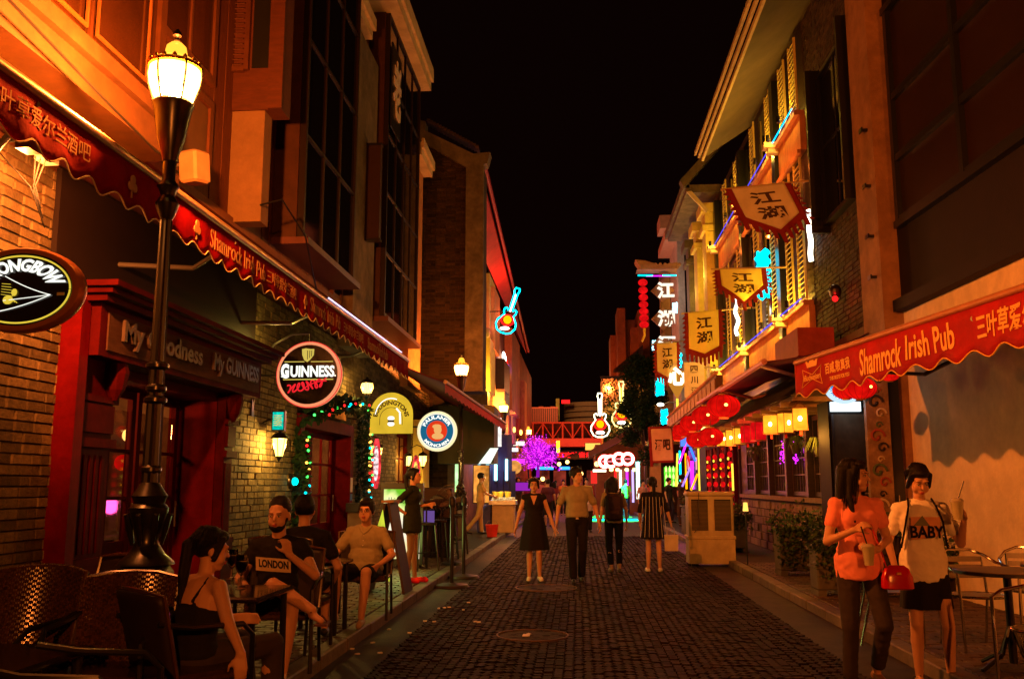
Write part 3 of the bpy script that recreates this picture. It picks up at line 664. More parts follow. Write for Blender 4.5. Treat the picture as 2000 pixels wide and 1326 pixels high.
# neon tubes on the bar wall
for (px0, px1, y0_, y1_) in ((934, 941, 905, 930), (950, 958, 902, 924), (966, 973, 892, 938), (987, 993, 897, 938)):
    a = U(px0, y0_, y=36); c = U(px1, y1_, y=36)
    q = thing('neon_tube', 'pale blue vertical neon tube on the blue bar front, %s' % {934: 'nearest the canopy', 950: 'the short one', 966: 'the longest one', 987: 'beside the round sign'}[px0], 'neon tube', (a.x, 36, c.z), 0, 'vertical neon tubes on the blue bar')
    obj('tube', MB().cyl((a.x + .05, 35.95, c.z), (a.x + .05, 35.95, a.z), (c.x - a.x) / 2.4), emat('neon_ice', (.35, .9, 1), 4), q)
    obj('cap', MB().cyl((a.x + .05, 35.95, c.z - .06), (a.x + .05, 35.95, c.z), .05).cyl((a.x + .05, 35.95, a.z), (a.x + .05, 35.95, a.z + .06), .05), steel, q)
obj('bar_front', MB().bx(-4.6, U(1000, 900, y=36.1).x, 36.05, 36.12, 0, 3.4), mat('blue_boards', (.03, .03, .09), .5, var=.3, stretch=(5, 1, 1)), mb_)
for k in range(9): x = -4.55 + k * .24; obj('board', MB().bx(x, x + .2, 36.0, 36.05, .1, 2.0), M['blue_boards'], mb_)
light('neon_spill', (-3.4, 35.2, 2.3), 25, (.2, .4, 1), .2, mb_)
# canopy box with lit soffit, in front of the bar
cbx = thing('entrance_canopy', 'dark box canopy with a white lit edge beside the second street lamp', 'canopy', (-4, 27, 2))
a, c = U(885, 792, y=25.6), U(965, 905, y=25.6)
obj('box', MB().bx(-3.9, c.x, 25.6, 26.8, c.z + .0, a.z), mat('canopy_green', (.035, .035, .018), .6), cbx)
obj('lit_edge', MB().prism([(c.x - .42, c.z + .0), (c.x - .1, c.z + .0), (c.x + .12, c.z + .42), (c.x - .1, c.z + .42)], lambda u, v, d: V((u, d, v)), 25.5, 25.59), emat('soffit_light', (.9, 1, .85), 1.3), cbx)
a = U(972, 832, y=34); q = thing('lit_poster', 'narrow bright poster panel hanging beyond the dark canopy', 'poster', a)
obj('panel', MB().bx(a.x - .12, a.x + .14, 34, 34.06, a.z - .75, a.z + .3), emat('poster_light', (.9, .85, .8), 1.3, .3, 4), q); obj('edge', MB().bx(a.x - .15, a.x - .12, 33.98, 34.07, a.z - .8, a.z + .35), metal, q)
a = U(1005, 912, y=40); q = thing('round_sign', 'small round amber sign hanging before the blue bar', 'sign', a)
obj('disc', MB().lathe([(.28, -.05), (.3, 0), (.28, .05)], a, 20, 'Y'), emat('amber_disc', (1, .4, .08), .8, .3, 5), q); obj('bracket', MB().cyl(a + V((-.9, 0, .2)), a + V((-.28, 0, .2)), .02), metal, q)
# ================================================================ RIGHT: nearest building
FR = 4.5
nb = thing('corner_building', 'dark building on the right with cream ground floor wall and large gridded window', 'building', (6, 10, 0))
def wx(y): return 4.55 + .05 * max(0, 13 - y)
def slab(y0, y1, z0, z1, out=0, th=.3):
    return MB().add([(wx(y0) - out, y0, z0), (wx(y1) - out, y1, z0), (wx(y1) + th, y1, z0), (wx(y0) + th, y0, z0), (wx(y0) - out, y0, z1), (wx(y1) - out, y1, z1), (wx(y1) + th, y1, z1), (wx(y0) + th, y0, z1)],
                    [(3, 2, 1, 0), (4, 5, 6, 7), (0, 1, 5, 4), (1, 2, 6, 5), (2, 3, 7, 6), (3, 0, 4, 7)])
obj('wall', slab(3, 13.0, .1, 3.9), creamw, nb)
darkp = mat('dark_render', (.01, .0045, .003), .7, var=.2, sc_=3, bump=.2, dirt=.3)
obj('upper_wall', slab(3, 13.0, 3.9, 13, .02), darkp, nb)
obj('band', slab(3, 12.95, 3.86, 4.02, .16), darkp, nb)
# gridded window
wy = [12.75, 10.8, 8.95, 7.2]; wz = [5.12, 6.0, 6.9, 8.2]
f = obj('window', slab(5.4, 12.85, 5.02, 5.12, .12).add(*[slab(5.4, 12.85, 8.2, 8.3, .12).v, slab(5.4, 12.85, 8.2, 8.3, .12).f]), black, nb)
for i in range(3):
    for j in range(3): obj('pane', slab(wy[i + 1] + .05, wy[i] - .05, wz[j] + .05, wz[j + 1] - .05, .04, .0), mat('tarnished_glass', (.02, .009, .006), .35, var=.25, sc_=.6), f)
b = MB()
for y in wy + [5.4]: s = slab(y - .05, y + .05, 5.1, 8.2, .11); b.add(s.v, s.f)
for z in wz[:-1]: s = slab(5.4, 12.8, z - .05, z + .05, .10); b.add(s.v, s.f)
obj('glazing_bars', b, black, f)
obj('pier', MB().bx(4.28, 4.9, 13.0, 13.92, .1, 12.5), mat('pier_plaster', (.3, .16, .08), .8, var=.18, sc_=3, bump=.2, dirt=.35), nb)
for z in (5.0, 5.75, 6.6, 4.4): obj('pipe_clip', MB().bx(4.2, 4.28, 13.2, 13.24, z, z + .04).bx(4.18, 4.2, 13.16, 13.3, z - .01, z + .05), metal, nb)
# ================================================================ RIGHT: brick building with casement
bb = thing('brick_building', 'dark brick building on the right with an open black casement window', 'building', (5, 15.7, 0))
obj('wall', MB().bx(4.52, 9, 13.93, 17.5, 0, 13), mortar, bb)
it = [q for q in bricklist((4.52, 17.5, 3.85), -Y_, -X_, 3.55, 8.6, .26, .085, [(1.25, 3.25, 2.15, 5.0)])]
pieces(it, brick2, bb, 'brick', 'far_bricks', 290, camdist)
window(bb, 4.52, 14.3, 16.2, 6.02, 8.8, 2, 2, black, glass, -1, .14, .07)
[obj('window_hood', MB().bx(4.2, 4.52, y, y + .08, 5.9, 8.95), black, bb) for y in (14.2, 16.22)]
obj('lower_fascia', MB().bx(4.3, 4.51, 14.0, 19.8, 3.3, 3.84), mat('fascia_brown', (.1, .04, .02), .6, dirt=.3), bb)
obj('projecting_box', MB().bx(3.7, 4.3, 15.6, 17.4, 3.62, 4.1), mat('box_red', (.28, .05, .03), .6, dirt=.3), bb)
# ================================================================ RIGHT: yellow lit terrace
yb = thing('shuttered_building', 'tall building on the right with yellow lit shutters, orange panels and deep eaves', 'building', (6, 23, 0))
obj('wall', MB().bx(FR + .02, 9, 17.5, 28.4, 0, 10.6), woodd, yb)
slate = mat('soffit_board', (.14, .105, .05), .75, var=.2, sc_=2, bump=.1)
SOF = [(3.3, 9.75), (4.5, 10.55), (6, 11.6), (6, 11.8), (3.3, 9.9)]
obj('soffit', MB().prism(SOF, lambda u, v, d: V((u, d, v)), 13.95, 22.9), slate, yb)
obj('soffit_near', MB().prism(SOF, lambda u, v, d: V((u, d, v)), 9.0, 13.94), slate, nb)
for k, (x, z) in enumerate(((3.27, 9.72), (3.18, 9.8), (3.09, 9.88))): obj('eave_board', MB().bx(x - .025, x + .03, 10, 23.0, z - .03, z + .06), mat('eave_cream', (.55, .46, .2), .7, dirt=.2), yb)
obj('roof', MB().bx(4.6, 9, 14, 22.9, 11.9, 12.1), tilem, yb)
bays = [(17.55, 19.5), (20.0, 23.8), (24.3, 28.2)]
for bi, (y0, y1) in enumerate(bays):
    for (z0, z1) in ((4.02, 4.86), (7.95, 8.66)):
        obj('panel', MB().bx(FR - .1, FR + .015, y0, y1, z0, z1), orangepl, yb)
        obj('panel_moulding', MB().bx(FR - .2, FR + .0, y0, y1, z1, z1 + .1).bx(FR - .17, FR - .101, y0, y1, z0 - .08, z0), orangepl, yb)
        obj('edge_light', MB().cyl((FR - .24, y0, z1 + .12), (FR - .24, y1, z1 + .12), .014, n=6), emat('edge_violet', (.12, .08, 1), 1.3) if z0 < 6 else (emat('edge_cyan', (.0, .5, 1), 3) if bi == 0 else M['edge_violet']), yb)
    for (z0, z1) in ((4.98, 7.8), (8.78, 10.3)):
        n = 2 if bi == 0 else 4
        wdt = (y1 - y0) / n
        for i in range(n):
            ya = y0 + i * wdt
            if i % 2 == (1 if bi == 0 else 0) or bi == 0 and i == 0:
                s0, s1 = ya + .08, ya + wdt * .55
                sh = obj('shutter', MB().bx(FR - .14, FR - .1, s0 - .04, s0, z0, z1).bx(FR - .14, FR - .1, s1, s1 + .04, z0, z1), louverm, yb)
                k = 0; z = z0 + .05
                while z < z1 - .04:
                    T = Matrix.Translation((FR - .12, (s0 + s1) / 2, z)) @ Matrix.Rotation(-.6, 4, 'Y'); obj('louvre', MB().bx(-.035, .035, -(s1 - s0) / 2, (s1 - s0) / 2, -.006, .006, T), louverm, sh); z += .105
            else: obj('window', MB().bx(FR - .03, FR + .01, ya + .1, ya + wdt - .1, z0, z1), glass, yb)
    for z in (4.88, 8.68): obj('corbel', MB().bx(FR - .42, FR - .02, y1 - .12, y1 + .12, z, z + .12).bx(FR - .34, FR - .02, y1 - .09, y1 + .09, z - .12, z), cream, yb)
    obj('pier', MB().bx(FR - .16, FR + .018, y1 + .12, y1 + .44, 3.9, 10.3), black, yb)
    for z, pw in ((5.1, 75), (8.9, 38)):
        for yy in (y0 + .5, y1 - .4):
            light('uplight', (FR - .4, yy, z), pw * (.6 if bi == 0 else 1), (1, .56, .05), .04, yb)
            obj('uplight_body', MB().cyl((FR - .4, yy, z - .2), (FR - .4, yy, z - .06), .04), metal, yb)
    for yy in (y0 + .5, y1 - .5): light('panel_light', (FR - .5, yy, 3.9), 14, (1, .22, .02), .04, yb); light('panel_light', (FR - .5, yy, 7.75), 12, (1, .18, .02), .04, yb)
yp = thing('pilastered_house', 'pale yellow pilastered house front beyond the shuttered building', 'building', (6, 32, 0))
obj('wall', MB().bx(4.5, 9, 28.6, 37, 0, 10.6), mat('brown_render', (.1, .05, .03), .8, dirt=.3), yp)
for y0, m in ((28.7, yellowpl), (30.9, yellowpl), (33.2, greyst)):
    obj('pilaster', MB().bx(4.1, 4.5, y0, y0 + .8, 3.6, 10.2).bx(4.0, 4.5, y0 - .1, y0 + .9, 9.4, 9.6).bx(3.95, 4.5, y0 - .15, y0 + .95, 10.0, 10.3), m, yp)
obj('eave', MB().bx(3.5, 4.6, 28.4, 34.4, 10.6, 10.85).bx(3.4, 3.6, 28.4, 34.4, 10.75, 11.0), greyst, yp)
obj('gable_verge', MB().prism([(3.4, 10.7), (4.9, 12.4), (4.9, 12.7), (3.3, 10.95)], lambda u, v, d: V((u, d, v)), 28.2, 28.6), greyst, yp)
obj('bracket', MB().prism([(3.5, 10.6), (4.1, 9.9), (4.15, 10.0), (3.65, 10.62)], lambda u, v, d: V((u, d, v)), 28.3, 28.4), cream, yp)
for y in (29.8, 32.4): light('uplight', (3.9, y, 4.3), 90, (1, .6, .08), .05, yp); light('uplight', (3.9, y, 8.2), 50, (1, .6, .08), .05, yp)
wf = thing('white_fin_wall', 'tall pale grey fin wall with a stepped tiled top on the right', 'wall', (4, 37, 0))
a, c = U(1322, 470, y=37), U(1342, 700, y=37)
obj('wall', MB().bx(a.x, c.x, 37, 40, 3.4, a.z), mat('fin_plaster', (.4, .36, .33), .8, dirt=.3), wf); obj('coping', MB().bx(a.x - .5, c.x, 36.8, 40, a.z, a.z + .35).bx(a.x - .7, a.x + .1, 36.7, 38, a.z + .45, a.z + 1.0), mat('coping_terracotta', (.45, .25, .18), .7), wf)
light('facade_lamp', (3.1, 36, 9), 60, (1, .75, .6), .05, wf)

# ================================================================ RIGHT: lantern restaurant at street level
rs = thing('lantern_restaurant', 'dark timber restaurant front with stone base, lattice windows and a thatched eave', 'building', (4.5, 19, 0))
obj('back_wall', MB().bx(4.35, 4.5, 14.8, 25.5, .1, 3.3), woodd, rs)
obj('stone_base', MB().bx(4.05, 4.35, 15.3, 23.5, .1, 1.18), mortar, rs)
it = bricklist((4.05, 23.5, .12), -Y_, -X_, 8.2, 1.06, .36, .17, (), .02, .02)
pieces(it, stone, rs, 'stone', 'far_stones', 200, camdist)
obj('sill', MB().bx(3.98, 4.34, 15.3, 23.5, 1.18, 1.26), stone, rs)
for k, y0 in enumerate((15.5, 17.2, 18.9, 20.6, 22.2)):
    obj('post', MB().bx(4.1, 4.3, y0 - .16, y0 - .02, 1.26, 2.9), woodd, rs)
    wn = obj('window', MB().bx(4.2, 4.28, y0, y0 + .06, 1.28, 2.7).bx(4.2, 4.28, y0 + 1.4, y0 + 1.46, 1.28, 2.7).bx(4.2, 4.28, y0 + .06, y0 + 1.4, 2.62, 2.7).bx(4.2, 4.28, y0 + .06, y0 + 1.4, 1.28, 1.36), woodd, rs)
    obj('pane', MB().bx(4.26, 4.27, y0 + .06, y0 + 1.4, 1.36, 2.62), glass, wn)
    b = MB()
    for i in range(1, 6): b.bx(4.22, 4.25, y0 + .06 + i * .223 - .012, y0 + .06 + i * .223 + .012, 1.36, 2.62)
    for j in (1, 2, 3): b.bx(4.215, 4.245, y0 + .06, y0 + 1.4, 1.36 + j * .315 - .012, 1.36 + j * .315 + .012)
    obj('lattice', b, woodd, wn)
th = obj('eave_board', MB().bx(3.35, 4.4, 14.6, 25.2, 2.78, 2.86), mat('eave_timber', (.4, .26, .14), .7, var=.3), rs)
for k in range(13): obj('rafter', MB().bx(3.2, 4.3, 14.8 + k * .8, 14.9 + k * .8, 2.7, 2.78), M['eave_timber'], rs)
b = MB()
for k in range(9000):
    y = random.uniform(14.4, 25.2); f = random.random(); x = 3.25 + 1.1 * f; z = 2.9 + .75 * f; s = .012
    L_ = random.uniform(.2, .42); dx, dy = -L_ * .8, random.uniform(-.06, .06); dz = -L_ * random.uniform(.45, .8)
    b.add([(x, y - s, z), (x, y + s, z), (x + dx, y + dy, z + dz)], [(0, 1, 2)])
obj('thatch', b, mat('thatch_straw', (.075, .05, .025), .85, var=.4, island=.5), rs, kind='stuff')
obj('thatch_bed', MB().prism([(3.3, 2.86), (4.4, 3.6), (4.4, 2.87)], lambda u, v, d: V((u, d, v)), 14.5, 25.2), M['thatch_straw'], rs)
# restaurant awnings (dark) with long fascia
ra = thing('awning', 'dark maroon folding awning above the thatched restaurant eave', 'awning', (3.5, 19, 3.6))
for (ya, yb2, xo, z0, z1) in ((13.7, 17.9, 2.75, 3.28, 3.75), (18.0, 22.5, 2.8, 3.35, 3.85)):
    solid(obj('canopy', MB().grid(lambda u, v: V((xo + (4.4 - xo) * v, ya + (yb2 - ya) * u, z0 + (z1 - z0) * v - .1 * math.sin(v * 3.14))), 10, 6), redc2, ra, smooth=True), .01)
    obj('front_bar', MB().cyl((xo, ya, z0), (xo, yb2, z0), .045), mat('bar_pink', (.5, .2, .12), .5, .2), ra)
    obj('arm', MB().cyl((xo, ya + .3, z0 - .02), (3.6, ya + 1.3, z0 - .1), .03).cyl((3.6, ya + 1.3, z0 - .1), (4.4, ya + .4, z0), .03), M['bar_pink'], ra)
fs = thing('timber_fascia', 'long brown panelled fascia running down the right side above the red lanterns', 'fascia', (2.6, 27, 3.2))
pA, pB = U(1399, 738, x=2.9), U(1304, 822, x=2.55)
obj('board', MB().prism([(0, -.3), (1, -.3), (1, .06), (0, .06)], lambda u, v, d: pA.lerp(pB, u) + V((d, 0, v)), 0, .12), woodb, fs)
for k in range(14): f = (k + .1) / 14; g = (k + .9) / 14; obj('panel', MB().prism([(f, -.24), (g, -.24), (g, .0), (f, .0)], lambda u, v, d: pA.lerp(pB, u) + V((d, 0, v)), -.03, -.002), mat('fascia_panel', (.3, .13, .05), .6, var=.3), fs)
obj('top_rail', MB().cyl(pA + V((0, 0, .1)), pB + V((0, 0, .1)), .04), orangepl, fs)
# shop beyond: coloured column, doors
shop = thing('neon_shop', 'shop front beyond the restaurant with red lantern strings and rainbow lit columns', 'shop', (4.3, 27, 0))
obj('wall', MB().bx(4.3, 6, 25.3, 36.5, .1, 3.9), mat('shop_dark', (.022, .01, .009), .7), shop)
for px0, px1, t_, b_, m, y in ((1362, 1368, 870, 958, neonY, 27), (1326, 1331, 880, 940, neonC, 31), (1337, 1343, 885, 955, neonO, 30.5), (1348, 1356, 900, 955, neonM, 29), (1428, 1434, 905, 958, neonY, 22.6)):
    a = U(px0, t_, y=y); c = U(px1, b_, y=y); obj('light_column', MB().cyl(((a.x + c.x) / 2, y, c.z), ((a.x + c.x) / 2, y, a.z), (c.x - a.x) / 2, n=8), m, shop)
a = U(1345, 880, y=29.5); c = U(1360, 955, y=29.5)
obj('tinsel_panel', MB().bx(a.x, c.x, 29.5, 29.6, c.z, a.z), emat('iridescent', (.35, .1, .55), .7, .9, 5), shop)
# green lit bottle rack
a, c = U(1297, 912, y=38), U(1325, 950, y=38)
rk = thing('bottle_rack', 'green and yellow glowing bottle rack far right beside the hanging banner', 'rack', (a.x, 38, 0))
obj('frame', MB().bx(a.x, c.x, 38, 38.1, c.z, a.z), emat('rack_green', (.15, .9, .03), .9, .6, 6), rk)
for i in range(4):
    for j in range(3): obj('bottle', MB().lathe([(.04, 0), (.045, .13), (.018, .18), (.018, .24)], (a.x + .07 + i * .145, 37.9, c.z + .02 + j * .28), 8), emat('bottle_glow', (.75, 1, .25), 1.6), rk)
# ================================================================ FAR END
fb = thing('stepped_gable_house', 'red lit house with stepped fin walls beyond the tree on the right', 'building', (6, 62, 0))
rp = mat('red_lit_plaster', (.42, .14, .07), .8, var=.2, sc_=1, dirt=.3)
for px0, px1, t_, y, d in ((1205, 1215, 602, 60, 3), (1215, 1238, 625, 61, 4), (1232, 1248, 640, 59, 4), (1246, 1262, 605, 58, 6), (1192, 1206, 655, 63, 3)):
    a = U(px0, t_, y=y); c = U(px1, 780, y=y); obj('fin_wall', MB().bx(a.x, c.x + .3, y, y + d, 0, a.z), rp, fb)
a = U(1215, 690, y=57.5); obj('canopy', MB().prism([(a.x - .6, a.z - 1.2), (a.x + 1.2, a.z + .3), (a.x + 1.2, a.z - 1.2)], lambda u, v, d: V((u, d, v)), 56, 57.5), tilem, fb)
a = U(1192, 760, y=57); obj('balcony_wall', MB().bx(a.x - .2, a.x + .6, 56.5, 57.5, 3, a.z), yellowpl, fb)
light('facade_lamp', (1.8, 54, 7), 1500, (1, .2, .06), .1, fb); light('facade_lamp', (2.0, 55, 4.2), 120, (1, .7, .15), .1, fb)
# skybridge
br = thing('footbridge', 'red lit steel truss footbridge crossing the far end of the street', 'footbridge', (0, 70, 0))
z0, z1, z2 = U(1100, 872, y=70).z, U(1100, 856, y=70).z, U(1100, 824, y=70).z; xa, xb = U(1022, 850, y=70).x, U(1235, 850, y=70).x
redst = mat('red_steel', (.5, .1, .06), .6)
obj('girder', MB().bx(xa, xb, 69.8, 72, z0, z1), mat('girder_pink', (.6, .16, .13), .6, var=.1), br); obj('top_chord', MB().bx(xa, xb, 69.8, 70, z2 - .12, z2), redst, br)
obj('deck_back', MB().bx(xa, xb, 71.8, 72, z1, z2), mat('bridge_dark', (.08, .02, .02), .7), br)
n = 11
for k in range(n):
    x0 = xa + (xb - xa) * k / n; x1 = xa + (xb - xa) * (k + 1) / n; obj('post', MB().bx(x0 - .06, x0 + .06, 69.8, 69.95, z1, z2 - .12), redst, br)
    obj('diagonal', MB().cyl((x0, 69.9, z1) if k % 2 else (x0, 69.9, z2 - .1), (x1, 69.9, z2 - .1) if k % 2 else (x1, 69.9, z1), .045, n=6), redst, br)
light('bridge_light', (-2, 66, 3.2), 330, (1, .1, .06), .1, br); light('bridge_light', (1.5, 66, 3.4), 330, (1, .12, .08), .1, br); light('bridge_light', (0, 66.5, 8), 250, (1, .3, .1), .1, br)
rt = thing('round_tower', 'curved multi storey building with pale ring balconies beyond the footbridge', 'building', (1.5, 112, 0))
cR = U(1158, 800, y=112); r = (U(1212, 800, y=106).x - U(1092, 800, y=106).x) / 2; zb = U(1150, 830, y=106).z
obj('drum', MB().cyl((cR.x, 112, 2), (cR.x, 112, U(1150, 782, y=106).z), r * .94, n=40), mat('tower_dark', (.09, .04, .025), .5), rt, smooth=True)
for k, py in enumerate((826, 816, 804, 793, 783)):
    z = U(1150, py, y=105).z; obj('balcony_ring', MB().lathe([(r * .95, z - .25), (r, z - .25), (r, z + .25), (r * .95, z + .25)], (cR.x, 112, 0), 40), mat('tower_ring', (.55, .38, .22), .6), rt, smooth=True)
a, c = U(1086, 780, y=104), U(1093, 822, y=104)
obj('stair_tower', MB().bx(a.x, c.x, 103, 105, c.z, a.z), yellowpl, rt)
obj('red_sign', MB().bx(U(1097, 790, y=104).x, U(1113, 790, y=104).x, 103.9, 104, U(1100, 788, y=104).z, U(1100, 781, y=104).z), neonR, rt); obj('red_sign', MB().bx(U(1178, 780, y=104).x, U(1196, 780, y=104).x, 103.9, 104, U(1180, 778, y=104).z, U(1180, 771, y=104).z), neonR, rt)
light('tower_flood', (-2, 92, 11), 2500, (1, .45, .15), .3, rt)
lb = thing('low_gallery', 'low railed gallery block with dim red light left of the round tower', 'building', (-3, 100, 0))
a, c = U(1024, 798, y=98), U(1090, 824, y=98); obj('wall', MB().bx(a.x, c.x, 98, 101, 3, a.z), mat('gallery_dark', (.14, .04, .03), .7), lb)
obj('rail', MB().bx(a.x, c.x, 97.9, 98, a.z, a.z + .15), redst, lb)
for k in range(16): x = a.x + (c.x - a.x) * (k + .5) / 16; obj('baluster', MB().bx(x - .03, x + .03, 97.9, 98, c.z, a.z), redst, lb)
for k, (px, py) in enumerate(((1025, 795), (1052, 800), (1075, 798))): obj('chimney', MB().bx(U(px, py, y=99).x, U(px, py, y=99).x + .5, 99, 99.5, a.z, a.z + .3), redst, lb)
# red LED text far away under the bridge
a = U(1123, 888, y=84); q = thing('led_sign', 'small red LED dot text sign glowing under the footbridge', 'sign', a); text('红玫瑰音乐', flat(a, X_, Z_, 3.2, .5), neonR, q, .05, .03); obj('backing', MB().bx(a.x - 1.8, a.x + 1.8, 84.05, 84.1, a.z - .4, a.z + .4), black, q)
a = U(1090, 870, y=66); q = thing('hanging_lamp', 'narrow yellow lit lamp panel hanging under the footbridge', 'lamp', a); obj('panel', MB().bx(a.x - .12, a.x + .12, 66, 66.1, a.z - .5, a.z + .35), emat('lamp_yellow', (1, .5, .02), 3), q); obj('rod', MB().cyl(a + V((0, 0, .35)), a + V((0, 0, .8)), .02), metal, q)
cl = thing('closing_block', 'dark low building closing the street beneath the footbridge', 'building', (0, 90, 0)); obj('wall', MB().bx(-14, 12, 90, 92, 0, 5.2), mat('closing_dark', (.02, .012, .012), .8), cl)
a = U(1085, 900, y=62); 
for k in range(5): obj('shop_window', MB().bx(-4 + k * 1.6, -2.8 + k * 1.6, 89.9, 89.98, 1.2, 2.8), emat('shop_window_glow', (.5, .06, .03), .35, .7, 1), cl)
q = thing('blue_strip_light', 'blue strip light below the purple tree', 'light', U(1065, 914, y=54))
for k, (p0, p1) in enumerate(((1046, 1081), (1093, 1113))): obj('tube', MB().cyl(U(p0, 914, y=54), U(p1, 914, y=54), .09), emat('strip_blue', (.03, .25, 1), 3), q)
# coco bar house
cb = thing('corner_bar', 'small corner bar with sloping canopy behind the white ring letter sign', 'building', (3, 46, 0))
a, c = U(1163, 905, y=47), U(1240, 990, y=47)
obj('wall', MB().bx(a.x, 6, 47, 52, 0, U(1165, 868, y=47).z), mat('bar_terracotta', (.2, .08, .03), .8, var=.2, dirt=.3), cb)
t0, t1 = U(1150, 893, y=44), U(1262, 835, y=44)
obj('canopy', MB().prism([(t0.x, t0.z), (t1.x, t1.z), (t1.x, t1.z + .35), (t0.x, t0.z + .3)], lambda u, v, d: V((u, d, v)), 44.2, 47), mat('canopy_brown', (.09, .035, .025), .7), cb)
b0 = U(1258, 850, y=44); obj('side_pier', MB().bx(b0.x + .1, b0.x + .75, 44, 46, 0, b0.z + .3), mat('pier_tan', (.45, .22, .09), .8), cb)
for px in (1202, 1212, 1225, 1236): a = U(px, 945, y=46.9); obj('door_light', MB().bx(a.x - .05, a.x + .05, 46.8, 46.98, .6, 2.2), {1202: neonR, 1212: neonW, 1225: neonM, 1236: emat('door_lilac', (.6, .45, 1), 1.5)}[px], cb)
for px in (1194, 1206, 1224, 1239): a = U(px, 917, y=45); obj('downlight', MB().ell(a, (.1, .1, .09)), emat('downlight_glow', (1, .75, .2), 5), cb)
light('bar_light', (2.5, 44.5, 2.8), 60, (1, .1, .08), .1, cb)
cs_ = thing('ring_letter_sign', 'four overlapping white neon ring letters with red edges reading CCCO', 'sign', U(1205, 898, y=44))
for k, (px, py, o_) in enumerate(((1181, 901, 1), (1193, 901, 1), (1209, 896, 1), (1226, 896, 0))):
    c = U(px, py, y=43.8 - k * .06); r = .25; a0, a1 = (50, 310) if o_ else (0, 360); pts = [c + V((r * math.cos(math.radians(a0 + (a1 - a0) * i / 24)), 0, r * math.sin(math.radians(a0 + (a1 - a0) * i / 24)))) for i in range(25 if o_ else 24)]
    pts2 = [c + V(((r + .0) * math.cos(math.radians(a0 + (a1 - a0) * i / 24)), .12, (r + .0) * math.sin(math.radians(a0 + (a1 - a0) * i / 24)))) for i in range(25 if o_ else 24)]
    L_ = obj('letter', MB().tube(pts, .06, 8, close=not o_), neonW, cs_, smooth=True); obj('halo_tube', MB().tube(pts2, .1, 8, close=not o_), neonR, L_, smooth=True)
    obj('bar', MB().bx(c.x - .14, c.x + .14, c.y - .03, c.y + .02, c.z - .035, c.z + .035), emat('pink_bar', (1, .25, .3), 1.2), L_)
light('sign_spill', (2.4, 42.6, 2.6), 35, (1, .12, .1), .1, cs_)

ch = thing('cream_house', 'pale yellow creeper grown house front behind the hanging guitar signs', 'building', (3, 54, 0))
a, c = U(1176, 735, y=54), U(1245, 860, y=54)
obj('wall', MB().bx(a.x, 8, 54, 58, 0, a.z), mat('cream_house_wall', (.5, .36, .12), .8, var=.3, dirt=.5), ch); obj('gutter', MB().bx(a.x - .1, 8, 53.8, 54, a.z - .15, a.z), tilem, ch)
b = MB()
for k in range(900):
    p = V((a.x + abs(random.gauss(0, .9)), 53.9, a.z - random.uniform(0, 4.5))); v1 = V((random.gauss(0, 1), -.3, random.gauss(0, 1))).normalized(); v2 = v1.orthogonal().normalized(); s_ = random.uniform(.05, .11); b.add([p - v1 * s_, p + v2 * s_ * .6, p + v1 * s_, p - v2 * s_ * .6], [(0, 1, 2, 3)])
obj('creeper', b, leafd, ch, kind='stuff'); light('wall_lamp', (a.x + .8, 52.8, 5.5), 90, (1, .6, .15), .1, ch)
lf_ = thing('led_floor', 'glowing cyan and green LED floor strips across the road far away', 'floor lights', (1.5, 41, 0))
for k, (y, x0, x1, m) in enumerate(((38.2, .5, 2.5, neonG), (39.0, .4, 2.5, neonC), (40.2, .45, 2.5, neonC), (42.6, .6, 2.4, neonG), (44.5, .7, 2.4, emat('led_teal', (0, .8, .35), 2)))): obj('strip', MB().bx(x0, x1, y, y + (.55 if k < 3 else .8), -.003, .02), m, lf_)
for k, (px, t_, b_, y, m, dx) in enumerate(((1334, 862, 905, 29, neonM, .12), (1352, 868, 900, 29.2, neonB, -.1), (1342, 905, 950, 29.3, emat('strip_lilac', (.5, .25, 1), 1.2), .15), (1356, 925, 957, 28.8, neonO, .1), (1322, 885, 950, 31.5, neonY, .02), (1348, 890, 925, 29.1, neonR, -.08))):
    a = U(px, t_, y=y); c = U(px, b_, y=y); obj('colour_ribbon', MB().cyl((a.x + dx, y, a.z), (c.x - dx, y, c.z), .035, n=6), m, shop)

for k, y0 in enumerate((25.6, 27.0, 28.4, 29.8)):
    dw = obj('glazed_door', MB().bx(4.2, 4.29, y0, y0 + .1, .12, 2.7).bx(4.2, 4.29, y0 + 1.2, y0 + 1.3, .12, 2.7).bx(4.2, 4.29, y0 + .1, y0 + 1.2, 2.6, 2.7).bx(4.2, 4.29, y0 + .1, y0 + 1.2, .12, .3).bx(4.21, 4.28, y0 + .1, y0 + 1.2, 1.4, 1.46), redd, shop)
    obj('pane', MB().bx(4.24, 4.25, y0 + .1, y0 + 1.2, .3, 2.6), emat('red_room_glow', (.35, .02, .008), .45, .9, 3), dw)
    for j in range(6):
        obj('lantern_bead', MB().ell((4.12, y0 + .06, .95 + j * .27), (.07, .07, .09), n=10, m=6), paperRd, shop, smooth=True)
        obj('warm_bead', MB().ell((4.16, y0 + .62, 1.0 + j * .24), (.03, .03, .05), n=8, m=5), neonY if j % 2 else neonO, shop)
